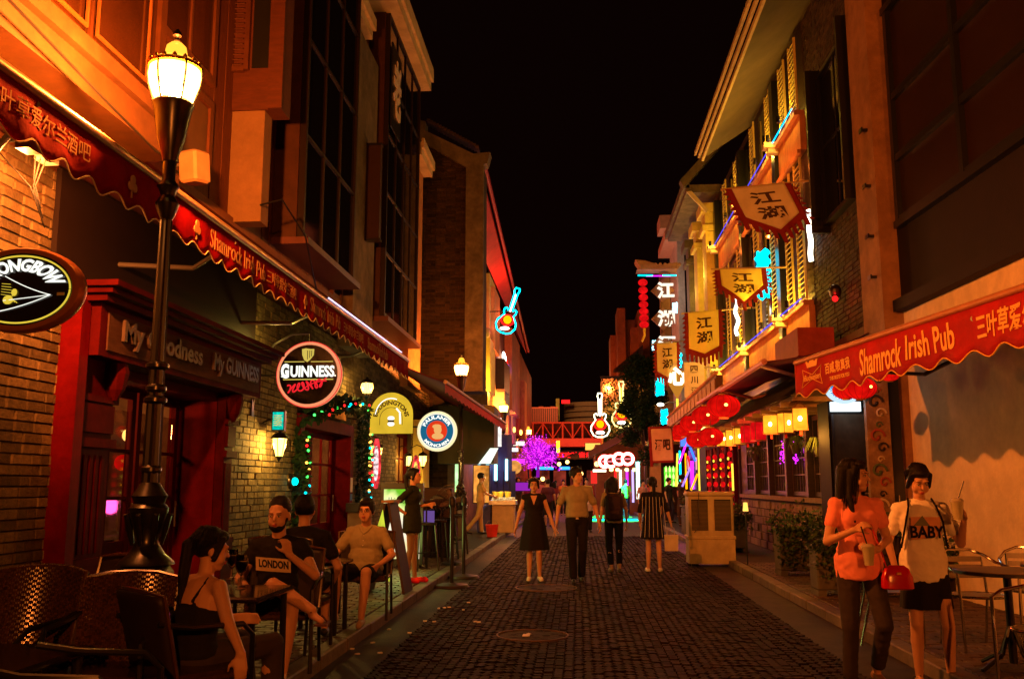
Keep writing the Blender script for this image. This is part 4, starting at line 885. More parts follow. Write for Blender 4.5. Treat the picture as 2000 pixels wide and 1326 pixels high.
# ================================================================ STREET LAMPS
lampglass = glowglass('lamp_glass', (1, .5, .085), 9, 1); lampcap = glowglass('lamp_cap_glass', (1, .42, .03), 1.1, .75)
def street_lamp(loc, label, power, first=True):
    t = thing('street_lamp', label, 'street lamp', loc, 0, 'cast iron street lamps along the left pavement', world=False)
    b = MB().lathe([(.2, 0), (.2, .06), (.17, .1), (.16, .6), (.19, .66), (.17, .75), (.19, .8), (.12, .9), (.1, .94)], (0, 0, 0), 8)
    obj('pedestal', b, metal, t)
    b = MB().lathe([(.19, .86), (.18, .88), (.12, .93), (.09, .98), (.075, 1.02), (.1, 1.12), (.125, 1.2), (.13, 1.24), (.1, 1.27), (.11, 1.3), (.12, 1.32), (.085, 1.37), (.06, 1.41)], (0, 0, 0), 20); obj('urn', b, metal, t, smooth=True)
    for k in range(8):
        a = k * math.pi / 4; obj('acanthus_leaf', MB().tube([(.1 * math.cos(a), .1 * math.sin(a), .99), (.125 * math.cos(a), .125 * math.sin(a), 1.1), (.15 * math.cos(a), .15 * math.sin(a), 1.2), (.17 * math.cos(a), .17 * math.sin(a), 1.19)], [.012, .022, .018, .006], 6), metal, t, smooth=True)
    n = 16; R_ = []
    for z, r in ((1.4, .062), (1.9, .058), (2.35, .052), (3.1, .043), (3.4, .04)): R_.append([V((r * (1 if i % 2 else .82) * math.cos(2 * math.pi * i / n), r * (1 if i % 2 else .82) * math.sin(2 * math.pi * i / n), z)) for i in range(n)])
    obj('pole', MB().rings(R_), metal, t)
    b = MB()
    for z, r in ((1.98, .078), (2.06, .07), (2.22, .08), (1.5, .07)): obj('ring_moulding', MB().lathe([(.05, z - .03), (r, z - .012), (r, z + .012), (.05, z + .03)], (0, 0, 0), 20), metal, t, smooth=True)
    b.lathe([(.04, 3.28), (.06, 3.32), (.085, 3.4), (.05, 3.46), (.06, 3.5), (.08, 3.53), (.045, 3.58), (.045, 3.84)], (0, 0, 0), 20); obj('collar', b, metal, t, smooth=True)
    obj('gallery', MB().lathe([(.05, 3.72), (.07, 3.8), (.1, 3.9), (.115, 4.0), (.135, 4.12), (.15, 4.16), (.13, 4.18)], (0, 0, 0), 20), metal, t, smooth=True)
    gl = obj('glass_globe', MB().lathe([(.12, 4.18), (.145, 4.22), (.175, 4.31), (.185, 4.38), (.178, 4.43)], (0, 0, 0), 24), lampglass, t, smooth=True)
    obj('glass_cap', MB().lathe([(.165, 4.46), (.14, 4.5), (.09, 4.52), (.08, 4.56), (.07, 4.61), (.04, 4.64), (.01, 4.65)], (0, 0, 0), 24), lampcap, t, smooth=True)
    obj('finial', MB().lathe([(.012, 4.64), (.02, 4.66), (.012, 4.68), (.032, 4.7), (.032, 4.72), (.01, 4.75)], (0, 0, 0), 10), metal, t, smooth=True)
    b = MB()
    for k in range(6):
        a = k * math.pi / 3 + .3; b.tube([((r + .006) * math.cos(a), (r + .006) * math.sin(a), z) for r, z in ((.13, 4.16), (.147, 4.22), (.177, 4.31), (.187, 4.38), (.185, 4.45))], .008, 5)
    obj('rib', b, metal, t)
    b = MB().lathe([(.178, 4.43), (.19, 4.44), (.188, 4.465), (.176, 4.465)], (0, 0, 0), 24, close=True)
    for k in range(16): a = k * math.pi / 8; b.lathe([(.002, 0), (.018, .01), (.014, .03), (.002, .045)], (.184 * math.cos(a), .184 * math.sin(a), 4.45), 6)
    obj('crown_ring', b, mat('brass_trim', (.45, .22, .05), .4, .6), t)
    light('bulb', (0, 0, 4.265), power, LAMP, .07, t)
    return t
lamp_xy = [((-2.95, 6.25, .1), 'black cast iron street lamp with glowing globe, nearest, in front of the pub', 3000),
           ((-3.0, 23.6, .1), 'second street lamp, beside the round ring beer sign and dark canopy', 700), ((-3.0, 37.2, .2), 'third street lamp, above the awning end near the blue bar', 1200),
           ((-3.0, 56.0, .3), 'farthest lit street lamp, just left of the footbridge above the purple tree', 1800)]
for p_, l_, w_ in lamp_xy: street_lamp(p_, l_, w_)
# one more lamp, behind the photographer, lights the faces
street_lamp((3.3, -10.0, .1), 'street lamp standing behind the viewpoint on the right pavement', 3800)

# ================================================================ SIGNS ON THE LEFT
def discsign(name, label, c, r, face, m_rim, th=.09, sx=1, n=40, cat='sign'):
    t = thing(name, label, cat, c)
    obj('rim', MB().lathe([(r, -th), (r + .012, -th / 2), (r + .012, th / 2), (r, th), (r - .015, th + .004), (r - .03, th), (r - .03, -th), (r - .015, -th - .004)], c, n, 'Y', sx=sx, close=True), m_rim, t, smooth=True)
    obj('face', MB().lathe([(r - .03, -th + .012), (r - .03, th - .012)], c, n, 'Y', sx=sx), face, t)
    return t
blk = mat('gloss_black', (.004, .004, .004), .12, spec=.8)
wlit = emat('sign_white', (1, 1, .88), 1.25); ylit = emat('sign_yellow', (1, .72, .06), .8); rlit = emat('sign_red', (1, .02, .03), .9); glit = emat('sign_gold', (.9, .68, .12), .75)
# oval cider sign
c = U(45, 568, y=5.75); S = discsign('oval_bar_sign', 'black oval bar sign with yellow ring and archer, cut by the left photo edge', c, .275, blk, mat('rim_copper', (.4, .15, .05), .3, .5), .05, sx=1.5)
c2 = c + V((0, -.045, 0))
def ringpts(c, r, sx, sz, a0, a1, n=48): return [c + V((r * sx * math.cos(math.radians(a0 + (a1 - a0) * i / n)), 0, r * sz * math.sin(math.radians(a0 + (a1 - a0) * i / n)))) for i in range(n + 1)]
obj('yellow_ring', MB().tube(ringpts(c2, .225, 1.55, 1, 0, 359, 60), .006, 5), ylit, S)
text('STRONGBOW', arc((c2.x, c2.y - .004, c2.z), .12, .205, 168, 12, 1.6, 1.0), wlit, S, .004, .035, shear=.1)
obj('arc_line', MB().tube([c2 + V((-.1 + .32 * t, -.004, .09 - .13 * t - .05 * t * (1 - t))) for t in [i / 12 for i in range(13)]], .003, 5).tube([c2 + V((-.15 + .37 * t, -.004, -.15 + .11 * t - .05 * t * (1 - t))) for t in [i / 12 for i in range(13)]], .003, 5).tube([c2 + V((.22, -.004, -.04)), c2 + V((-.1, -.004, -.075))], .0025, 4), wlit, S)
ar = MB().ell(c2 + V((-.03, -.002, -.02)), (.02, .004, .025)).ell(c2 + V((-.07, -.002, -.07)), (.035, .004, .03))
for k in range(5): ar.tube([c2 + V((-.08 + k * .012, -.003, -.045 - .006 * k)), c2 + V((-.06 + k * .014, -.003, -.075 - .004 * k))], .0025, 4); ar.tube([c2 + V((-.12, -.003, .04 - k * .018)), c2 + V((-.06 + k * .006, -.003, .035 - k * .02))], .002, 4)
obj('archer_emblem', ar, ylit, S); obj('bracket', MB().cyl(c + V((-.9, .02, 0)), c + V((-.38, .02, 0)), .02), metal, S)
obj('label', MB().cb(c2 + V((.29, -.004, -.035)), (.05, .004, .02)), mat('label_pale', (.4, .4, .25), .5), S)
# round stout sign
c = U(605, 732, y=12.1); S = discsign('round_bar_sign', 'round black sign with gold harp, white letters and red script on curved bracket', c, .43, blk, emat('rim_pink', (1, .32, .14), .95), .07)
c2 = c + V((0, -.064, 0))
obj('red_ring', MB().tube(ringpts(c2 + V((0, .03, 0)), .437, 1, 1, 0, 354, 60), .012, 6, True), rlit, S)
obj('harp_emblem', MB().prism([(-.085, .34), (-.03, .35), (.03, .34), (.08, .34), (.075, .26), (.03, .2), (-.01, .165), (-.05, .19), (-.08, .26)], lambda u, v, d: c2 + V((u - .01, -d, v)), 0, .012), glit, S)
obj('harp_strings', MB().bx(-.02, -.012, -.018, -.0125, .2, .32, Matrix.Translation(c2)).bx(.01, .018, -.018, -.0125, .22, .32, Matrix.Translation(c2)).cb((.04, -.015, .28), (.008, .005, .08), Matrix.Translation(c2)), blk, S)
text('G', flat(c2 + V((-.32, -.002, .045)), X_, Z_, .11, .2), wlit, S, .006, .06); text('UINNESS', flat(c2 + V((.055, -.002, .04)), X_, Z_, .6, .155), wlit, S, .006, .035)
obj('serifs', MB().bx(-.37, -.3, -.006, 0, -.035, -.022, Matrix.Translation(c2)).cb((.365, -.004, -.02), (.018, .006, .018), Matrix.Translation(c2)), wlit, S)
obj('gold_rule', MB().bx(-.33, -.06, -.008, 0, .165, .175, Matrix.Translation(c2)).bx(.03, .33, -.008, 0, .165, .175, Matrix.Translation(c2)).bx(-.34, .34, -.008, 0, -.075, -.063, Matrix.Translation(c2)), glit, S)
sp = []; 
for i in range(110):
    t = i / 109; sp.append(c2 + V((-.28 + .5 * t + .03 * math.sin(t * 52), -.006, -.2 + .09 * t + .055 * math.sin(t * 45 + 1))))
obj('red_script', MB().tube(sp, .011, 5).tube([c2 + V((.25 - .3 * t, -.005, -.09 + .03 * math.sin(t * 3) - .1 * t)) for t in [i / 10 for i in range(11)]], .008, 5), rlit, S)
bp_ = U(515, 700, x=FL); bp_.y = 12.1; ctop = c + V((-.02, 0, .43))
obj('bracket', MB().tube([(FL + .02, 12.12, c.z - .45), (FL + .06, 12.12, c.z - .1), (FL + .12, 12.12, c.z + .15), (FL + .3, 12.12, c.z + .42), (FL + .55, 12.12, c.z + .56), (ctop.x, 12.12, ctop.z + .14)], .017, 6).cyl((FL, 12.12, c.z), (c.x - .43, 12.12, c.z), .012).cyl(ctop + V((0, .02, .14)), ctop + V((0, .02, -.05)), .012).bx(FL + .0, FL + .04, 12.08, 12.16, c.z - .55, c.z + .1), metal, S)
light('sign_glow', c + V((-.45, -.1, .45)), 10, (1, .62, .1), .04, S)
# arch sign
c = U(765, 808, y=17.7); t = thing('arched_bar_sign', 'yellow arch shaped sign with curved lettering and two bees', 'sign', c); r = .41
poly = [(-r, -.38), (r, -.38)] + [(r * math.cos(math.radians(a)), r * math.sin(math.radians(a)) + .0) for a in range(0, 181, 10)]
obj('panel', MB().prism(poly, lambda u, v, d: c + V((u, d, v)), -.05, .05), emat('sign_mustard', (.95, .6, .035), .8, .12, 3), t)
c2 = c + V((0, -.052, 0)); dk = mat('dark_olive_print', (.03, .02, .005), .6)
text('BODDINGTONS', arc((c2.x, c2.y, c2.z - .1), .27, .36, 172, 8, 1, 1), dk, t, .004, .04)
obj('white_band', MB().tube(ringpts(c2 + V((0, 0, -.08)), .30, 1.05, 1.25, 170, 70, 20), .012, 5).tube([c2 + V((.1, 0, .1)), c2 + V((.17, 0, .02)), c2 + V((.18, 0, -.2))], .02, 5), wlit, t)
obj('inner_arch', MB().tube([c2 + V((.22, 0, -.22))] + ringpts(c2 + V((0, 0, -.1)), .2, 1.1, 1.1, 0, 180, 18) + [c2 + V((-.22, 0, -.22))], .005, 5), dk, t)
obj('emblem', MB().ell(c2 + V((0, 0, -.09)), (.07, .006, .045)).ell(c2 + V((0, 0, -.2)), (.07, .006, .045)), wlit, t); obj('emblem_band', MB().cb(c2 + V((0, -.005, -.145)), (.12, .01, .04)), dk, t)
obj('bracket', MB().cyl(c + V((-.9, .02, .1)), c + V((-r, .02, .1)), .02), metal, t)
# ring beer sign
c = U(854, 842, y=20.0); S = discsign('ring_beer_sign', 'round white rimmed beer sign with blue ring and red centre portrait', c, .425, emat('sign_ring_white', (1, .95, .75), 1.0), emat('rim_cream', (1, .85, .45), 1.1), .07)
c2 = c + V((0, -.06, 0))
obj('blue_ring', MB().lathe([(.25, 0), (.25, -.006), (.36, -.006), (.36, 0)], c2, 40, 'Y'), emat('sign_teal', (.015, .16, .3), .8), S)
obj('red_centre', MB().lathe([(.001, -.008), (.225, -.008), (.225, 0), (.001, 0)], c2, 36, 'Y'), emat('sign_red_deep', (.9, .05, .01), .9), S)
obj('portrait', MB().ell(c2 + V((.02, -.008, .03)), (.085, .008, .11)).ell(c2 + V((.02, -.008, -.11)), (.13, .008, .07)).ell(c2 + V((.0, -.01, .1)), (.1, .006, .05)), emat('sign_peach', (1, .5, .15), .9), S)
text('PAULANER', arc((c2.x, c2.y - .006, c2.z), .265, .345, 158, 22), wlit, S, .004, .04); text('MÜNCHEN', arc((c2.x, c2.y - .006, c2.z), .345, .265, 216, 324), wlit, S, .004, .04)
obj('bracket', MB().cyl(c + V((-.9, .02, .1)), c + V((-.42, .02, .1)), .02), metal, S)
light('sign_glow', c + V((.1, -.5, -.1)), 6, (1, .8, .5), .2, S)

# wall lanterns
warmg = glowglass('warm_lantern_glass', (1, .55, .1), 3.2, 1)
def wall_lantern(loc, label, pw, up=False):
    t = thing('wall_lantern', label, 'lantern', loc, 0, 'old style lanterns on the pub wall', world=False)
    b = MB()
    g = MB().lathe([(.05, -.16), (.1, .08)], (0, 0, 0), 6) if not up else MB().lathe([(.08, -.1), (.12, .0), (.1, .1)], (0, 0, 0), 10)
    obj('glass', g, warmg, t)
    b = MB().lathe([(.05, -.17), (.055, -.16), (.02, -.21), (.005, -.24)], (0, 0, 0), 8).lathe([(.12, .08), (.13, .09), (.08, .15), (.03, .17), (.02, .2)], (0, 0, 0), 8)
    for k in range(6): a = math.pi / 3 * (k + .5); b.cyl((.052 * math.cos(a), .052 * math.sin(a), -.16), (.104 * math.cos(a), .104 * math.sin(a), .08), .006, n=4)
    obj('cage', b, metal, t)
    if up: obj('arm', MB().tube([(0, 0, -.2), (0, 0, -.45), (-.15, 0, -.6), (-.4, 0, -.55)], .014, 5), metal, t)
    else: obj('arm', MB().tube([(0, 0, .19), (-.03, 0, .3), (-.15, 0, .35), (-.3, 0, .28), (-.42, 0, .05)], .014, 5).bx(-.45, -.41, -.04, .04, -.15, .12), metal, t)
    light('bulb', (0, 0, .0), pw, (1, .55, .1), .04, t); return t
wall_lantern(U(546, 868, y=12.6), 'bright wall lantern under the small cyan sign', 95)
wall_lantern(U(717, 757, y=17), 'round topped lantern on an upright arm beside the arched sign', 45, True)
wall_lantern(U(738, 882, y=19.6), 'wall lantern below the arched yellow sign', 40)
wall_lantern(U(826, 897, y=22.4), 'small wall lantern below the ring beer sign', 50)
wall_lantern(U(797, 897, y=23.6), 'dim wall lantern in front of the pale pier', 20)
light('pier_uplight', (-3.95, 24.2, 1.2), 18, (1, .62, .1), .05, pub)
c = U(545, 822, y=12.5); t = thing('small_wall_sign', 'small cyan and yellow lit wall sign above the bright lantern', 'sign', c)
obj('box', MB().cb(c, (.18, .08, .28)), metal, t); obj('face', MB().cb(c + V((0, -.045, 0)), (.15, .01, .24)), emat('cyan_sign', (.0, .6, .45), 1, .4, 20), t); obj('print', MB().tube([c + V((-.06 + .12 * (i % 7) / 6, -.052, .08 - .028 * (i // 7) - .008 * (i % 2))) for i in range(42)], .004, 4), ylit, t)
# teal party light on the wall
c = U(565, 940, y=13.9); t = thing('party_light', 'teal glowing round party light fixed low beside the red door', 'light', c)
obj('housing', MB().ell(c, (.1, .1, .12)), metal, t, smooth=True); obj('lens', MB().ell(c + V((.1, -.04, 0)), (.05, .05, .06)), emat('teal_lens', (0, .9, .7), 5), t, smooth=True)
obj('dome', MB().ell(c + V((-.17, -.02, .02)), (.09, .09, .22)), emat('teal_dome', (0, .5, .42), .9, .3, 10), t, smooth=True)
light('teal_bulb', c + V((-.1, -.35, -.05)), 9, (0, .35, 1), .05, t)
# medallion signs hanging near the far door
for px, py, h, lab in ((735, 905, .55, 'narrow colourful medallion sign with white and pink lights beside the far garland'), (812, 930, .5, 'oval red and yellow neon beer medallion seen edge on beside the far window')):
    c = U(px, py, y=19.2 if px < 800 else 20.8); t = thing('medallion_sign', lab, 'sign', c); obj('plate', MB().ell(c, (.1, .04, h)), emat('medallion_%d' % px, (1, .05, .06), .9, .8, 12), t); obj('core', MB().ell(c + V((0, -.03, 0)), (.055, .03, h * .7)), emat('medallion_core_%d' % px, (1, .6, .1) if px > 800 else (.9, .6, .6), 1.2, .8, 14), t)
# floodlights and speaker
c = U(75, 305, x=-3.7); t = thing('floodlight_pair', 'pair of small floodlights with dangling wires under the awning at far left', 'floodlight', c)
for dy in (-.12, .1):
    obj('housing', MB().cb(c + V((0, dy, .04)), (.1, .14, .1)), steel, t); obj('visor', MB().cb(c + V((.02, dy, .11)), (.14, .15, .02)), steel, t)
obj('bar', MB().cyl(c + V((-.7, 0, .12)), c + V((0, 0, .12)), .015), metal, t)
for k in range(3): obj('wire', MB().tube([c + V((-.02 + .02 * k, .03 * k, 0)), c + V((-.05, .05, -.15 - .05 * k)), c + V((0, .08 + .03 * k, -.35 - .06 * k)), c + V((-.04, .0, -.22)), c + V((-.3, .0, .05))], .004, 4), black, t)
light('flood', c + V((-.22, .1, -.12)), 45, (1, .3, .05), .05, t); spot('flood_beam', c + V((.05, -.1, .0)), (-2.2, 6.5, .9), 250, (1, .22, .04), 60, .05, t); spot('flood_beam', c + V((.1, -.1, -.1)), V((FL, 6.75, 3.4)), 900, (1, .24, .04), 100, .04, t, .8)
c = U(380, 328, x=-4.0); t = thing('loudspeaker', 'pale box loudspeaker on a bracket above the awning', 'loudspeaker', c)
obj('cabinet', MB().bev(-.12, .12, -.12, .12, -.17, .17, .025, Matrix.Translation(c) @ Matrix.Rotation(-.35, 4, 'Z') @ Matrix.Rotation(.12, 4, 'X')), mat('speaker_beige', (.25, .16, .09), .6), t); obj('bracket', MB().tube([c + V((-.35, .15, .05)), c + V((-.2, .05, .05)), c + V((-.15, 0, .12)), c + V((-.15, 0, -.12))], .015, 5), steel, t)
for (lab, pts) in (('thick black cable looping along the ledge above the awning', [(-3.62, 3.5, 4.6), (-3.66, 5.2, 4.62), (-3.7, 6.6, 4.5), (-3.72, 7.6, 4.42), (-3.74, 8.1, 4.5), (-3.9, 8.3, 4.75)]), ('thin black cable from the cream pier down to the awning', [(-3.95, 10.9, 4.95), (-3.7, 11.0, 5.05), (-3.75, 12.2, 4.9), (-3.8, 13.0, 4.3)])):
    q = obj('cable', MB().tube(pts, .012, 5), black, smooth=True); tag(q, lab, 'cable')
# ================================================================ GUITARS
def guitar(label, c, h, ang, mo, mi, body=None, cat='neon sign', star=False):
    t = thing('guitar_sign', label, cat, c, 0, 'neon guitar signs over the street')
    R_ = Matrix.Rotation(ang, 3, 'Y'); P = lambda u, v: V(c) + R_ @ V((u * h, 0, v * h))
    out = [(-.04, .5), (.04, .5), (.055, .45), (.04, .4), (.035, .38), (.03, .02), (.05, 0), (.09, .045), (.13, .02), (.13, -.04), (.1, -.1), (.14, -.16), (.2, -.24), (.21, -.34), (.15, -.45), (.06, -.49), (-.06, -.49), (-.15, -.45), (-.21, -.34), (-.2, -.24), (-.14, -.16), (-.1, -.1), (-.13, -.04), (-.13, .02), (-.09, .045), (-.05, 0), (-.03, .02), (-.035, .38), (-.055, .43)]
    if star: pts = out
    obj('outline_tube', MB().tube([P(*q) for q in out], .018 * h, 6, True), mo, t, smooth=True)
    obj('neck', MB().tube([P(0, .36), P(0, -.02)], .016 * h, 6), mi, t)
    obj('centre_disc', MB().lathe([(.001, -.02 * h), (.085 * h, -.02 * h), (.085 * h, .02 * h), (.001, .02 * h)], P(0, -.2), 20, 'Y'), neonO, t)
    obj('red_ring', MB().tube([P(.13 * math.cos(a / 10 * math.pi), -.21 + .11 * math.sin(a / 10 * math.pi)) for a in range(20)], .018 * h, 6, True), neonR, t)
    obj('lower_glow', MB().ell(P(0, -.39), (.1 * h, .01 * h, .04 * h)), neonW, t)
    obj('mount', MB().cyl(P(0, 0) + V((0, .1, 0)), P(0, 0) + V((-1.2 if ang else .9, .1, 0)), .02), metal, t); return t
guitar('cyan outlined neon guitar leaning high on the left side', U(997, 607, y=33), 1.75, .32, neonC, neonW)
guitar('white outlined neon guitar hanging beside the footbridge', U(1172, 811, y=42), 2.0, 0, emat('neon_cream', (1, .95, .6), 3.5), neonW)
t = guitar('beaded neon guitar half hidden by the street tree', U(1214, 790, y=45), 2.25, 0, emat('neon_bead', (1, .8, .25), 2.5), neonY)
light('neon_spill', U(1000, 625, y=32.3), 60, (1, .15, .2), .1)

# ================================================================ PURPLE TREE, GREEN TREE
def led_tree(c, H_, R_):
    t = thing('led_tree', 'tree glowing with magenta and violet lights in the middle of the street end', 'tree', c); tb = MB(); lf = MB(); l2 = MB()
    tb.tube([c, c + V((0, 0, H_ * .3)), c + V((.05, 0, H_ * .55))], [.12, .09, .06], 7)
    for k in range(70):
        a = random.uniform(0, 6.28); e = random.uniform(-.35, 1.4); d = V((math.cos(a) * math.cos(e), math.sin(a) * math.cos(e), math.sin(e))); p = c + V((0, 0, H_ * .45)); L_ = R_ * random.uniform(.65, 1.12)
        tb.tube([p, p + d * L_ * .5 + V((0, 0, .1)), p + d * L_ + V((0, 0, .05))], [.03, .018, .006], 4)
        for j in range(26):
            q = p + d * L_ * random.uniform(.35, 1.0) + V((random.gauss(0, .11), random.gauss(0, .11), random.gauss(0, .11))); s = random.uniform(.03, .07)
            v1 = V((random.gauss(0, 1), random.gauss(0, 1), random.gauss(0, 1))).normalized(); v2 = v1.orthogonal().normalized()
            (lf if j % 3 else l2).add([q - v1 * s, q + v2 * s * .5, q + v1 * s, q - v2 * s * .5], [(0, 1, 2, 3)])
    obj('trunk', tb, emat('lit_branch', (.45, .01, .7), .55), t, smooth=True)
    obj('lit_leaves', lf, emat('magenta_leaf', (.62, .0, .85), 1.1), t, kind='stuff'); obj('lit_leaves', l2, emat('pink_leaf', (1, .05, 1), 2.0), t, kind='stuff')
    light('tree_glow', c + V((0, -1.6, H_ * .5)), 160, (.8, .05, 1), .3, t)
pc = U(1050, 888, y=48); led_tree(V((pc.x, 48, .12)), (pc.z - .12) / .5 * .98, 1.25)
def leafy(c, H_, R_, label, n=7000, squash=1.25):
    t = thing('street_tree', label, 'tree', c); tb = MB(); lf = MB()
    tb.tube([c, c + V((.05, 0, H_ * .3)), c + V((0, 0, H_ * .5)), c + V((.1, 0, H_ * .8))], [.14, .11, .08, .03], 8)
    cl = []
    for k in range(26):
        a = random.uniform(0, 6.28); zz = random.uniform(-1, 1); rr = math.sqrt(1 - zz * zz) * R_ * random.uniform(.4, .95); q = c + V((rr * math.cos(a), rr * math.sin(a), H_ * .62 + zz * R_ * squash)); cl.append((q, R_ * random.uniform(.3, .6)))
        tb.tube([c + V((0, 0, H_ * random.uniform(.35, .55))), q.lerp(c + V((0, 0, H_ * .6)), .4), q], [.05, .03, .01], 5)
    for k in range(n):
        q, r = random.choice(cl); d = V((random.gauss(0, 1), random.gauss(0, 1), random.gauss(0, 1))).normalized() * r * random.random() ** .7; p = q + d; s = random.uniform(.06, .12)
        v1 = V((random.gauss(0, 1), random.gauss(0, 1), random.gauss(0, .6))).normalized(); v2 = v1.orthogonal().normalized(); lf.add([p - v1 * s, p + v2 * s * .45, p + v1 * s, p - v2 * s * .45], [(0, 1, 2, 3)])
    obj('trunk', tb, woodd, t, smooth=True); obj('crown', lf, leafd, t, kind='stuff'); return t
q = U(1258, 760, y=44); leafy(V((q.x, 44, .1)), 8.2, 1.15, 'dark leafy street tree on the right behind the hanging banners', 14000, 2.1)
# ================================================================ BANNERS
bann = mat('banner_cloth', (.62, .47, .22), .8, var=.12, sc_=4, bump=.4, bsc=5); bann2 = mat('banner_yellow', (.8, .7, .14), .8, var=.1, sc_=4, bump=.3, bsc=5); ink = mat('ink', (.06, .03, .01), .8)
def banner(label, tl, tr, h, m, pt=.25, pole=None, lean=0, txt='江湖', ru=mat('banner_red', (.2, .015, .01), .85), pdir=None):
    tl = V(tl); tr = V(tr); w_ = (tr - tl).length; t = thing('banner', label, 'banner', (tl + tr) / 2, 0, 'calligraphy banners on poles over the right side')
    ux = (tr - tl) / w_; dn = V((lean, 0, -1)).normalized(); nrm = V((0, -1, 0)); seed = random.uniform(0, 9)
    def P(u, v, d=0):
        "v 0 top .. 1 bottom"
        u2 = u * w_; hh = h * v
        fold = .05 * math.sin(u * 7 + v * 3 + seed) * (0.2 + v) + .03 * math.sin(u * 15 + seed - v * 4) * v
        return tl + ux * u2 + dn * hh + nrm * (fold + d)
    def body(i, j): v = j * (1 - pt * abs(2 * i - 1)) if 0 else j * (1 - pt + pt * (1 - abs(2 * i - 1))); return P(.1 + .8 * i, v * .9)
    solid(obj('cloth', MB().grid(body, 20, 20), m, t, smooth=True), .008)
    def rim(i, j): v = j * (1 - pt + pt * (1 - abs(2 * i - 1))); return P(i, v, -.012)
    solid(obj('border', MB().grid(rim, 24, 20), ru, t, smooth=True), .006)
    b = MB(); n = 9
    for k in range(n):
        i = (k + .5) / n; v = (1 - pt + pt * (1 - abs(2 * i - 1))); p0 = P(i - .04, v - .02); p1 = P(i + .04, v - .02); p2 = P(i + .03, v + .16); p3 = P(i - .03, v + .14); b.add([p0, p1, p2, p3], [(0, 1, 2, 3)])
    solid(obj('tassels', b, ru, t), .01)
    b = MB()
    for s_ in (0, 1):
        for k in range(7):
            v = .06 + k * .1; e = -.08 if s_ == 0 else .08; b.add([P(s_, v), P(s_, v + .08), P(s_ + e, v + .06)], [(0, 1, 2)])
    solid(obj('toothed_edge', b, ru, t), .008)
    for k, ch in enumerate(txt):
        v0 = .12 + k * (.62 / len(txt)); hh = .5 / len(txt)
        text(ch, (lambda v0, hh: lambda u, v, d: P(.3 + .42 * u, v0 + hh * (1 - v), .014 + d))(v0, hh), ink, t, .003, .03)
    if pole: obj('pole', MB().cyl(tl - ux * .08, V(pole), .022, n=8), mat('bamboo', (.5, .35, .12), .5), t)
    return t
banner('large grey gold calligraphy banner with red toothed edge, topmost on the right', U(1416, 370, y=16.4), U(1545, 357, y=16.0), 1.0, mat('banner_grey', (.6, .56, .38), .8, var=.15, sc_=4, bump=.4, bsc=5), .35, U(1607, 351, x=4.5), .45)
banner('bright yellow banner sagging below its pole in front of the lit shutters', U(1396, 526, y=19.4), U(1497, 524, y=19.2), .78, bann2, .5, U(1538, 522, x=4.45), .08, '江湖')
banner('yellow calligraphy banner with red border hanging straight, third from the top', U(1337, 612, y=23.2), U(1410, 604, y=23), 1.2, bann2, .16, U(1466, 601, x=4.45), 0)
banner('dull yellow calligraphy banner overlapping the tall character sign', U(1278, 672, y=30), U(1326, 668, y=30), 1.25, bann, .2, U(1342, 665, x=4.3), .0)
c = U(1356, 742, y=26); t = thing('hanging_sign', 'pale grey hanging sign with dark characters below the yellow banner', 'sign', c)
obj('board', MB().cb(c, (.56, .05, 1.0)), mat('sign_pale', (.55, .45, .42), .7), t)
for k, ch in enumerate('四川酒'): text(ch, flat(c + V((0, -.03, .3 - k * .3)), X_, Z_, .2, .2), ink, t, .006)
obj('bracket', MB().cyl(c + V((.28, 0, .35)), c + V((.8, 0, .35)), .02).cyl(c + V((.28, 0, -.2)), c + V((.8, 0, -.2)), .02), steel, t)
c = U(1293, 868, y=26); t = thing('banner', 'square cream banner with red border and bold dark characters, low beside the lanterns', 'banner', c, 0, 'calligraphy banners on poles over the right side')
rr = Matrix.Translation(c) @ Matrix.Rotation(-.04, 4, 'Y')
obj('cloth', MB().cb((0, 0, 0), (.56, .02, .88), rr), mat('banner_cream', (.6, .42, .22), .8, var=.12, bump=.2), t); obj('border', MB().bx(-.36, -.28, -.012, .012, -.6, .5, rr).bx(-.28, .3, -.012, .012, -.5, -.44, rr).bx(-.28, .3, -.012, .012, .44, .5, rr).bx(.28, .31, -.012, .012, -.44, .44, rr), mat('banner_red', (.5, .03, .015)), t)
text('酒', flat(c + V((-.1, -.014, 0)), X_, Z_, .2, .3), ink, t, .004, .04); text('吧', flat(c + V((.13, -.014, 0)), X_, Z_, .2, .3), ink, t, .004, .04)
obj('pole', MB().cyl(c + V((-.25, .02, .5)), c + V((.9, .02, .5)), .02), metal, t)
# vertical character sign
t = thing('tall_character_sign', 'tall roofed vertical sign with glowing white characters on diamond boards', 'sign', U(1300, 680, y=33))
a, c = U(1288, 532, y=33), U(1312, 690, y=33)
obj('post', MB().bx(a.x, c.x, 33, 33.25, c.z, a.z), mat('post_brown', (.12, .055, .03), .7), t)
obj('roof', MB().prism([(U(1243, 538, y=33).x, a.z + .05), (U(1250, 520, y=33).x, a.z + .12), (U(1240, 515, y=33).x, a.z + .42), (U(1258, 518, y=33).x, a.z + .38), (a.x, a.z + .2), (U(1322, 525, y=33).x, a.z + .3), (U(1322, 530, y=33).x, a.z + .05)], lambda u, v, d: V((u, d, v)), 32.7, 33.4), mat('tile_brown', (.25, .13, .08), .7), t)
for k in range(8): x = a.x - .5 + k * .17; obj('tile', MB().cyl((x, 32.68, a.z + .22), (x, 33.4, a.z + .26), .06), M['tile_brown'], t)
obj('eave_neon', MB().cyl(U(1246, 538, y=32.6), U(1275, 538, y=32.6), .025).cyl(U(1294, 538, y=32.6), U(1321, 538, y=32.6), .025), neonC, t); obj('eave_neon', MB().cyl(U(1262, 539, y=32.65), U(1310, 539, y=32.65), .02), neonM, t)
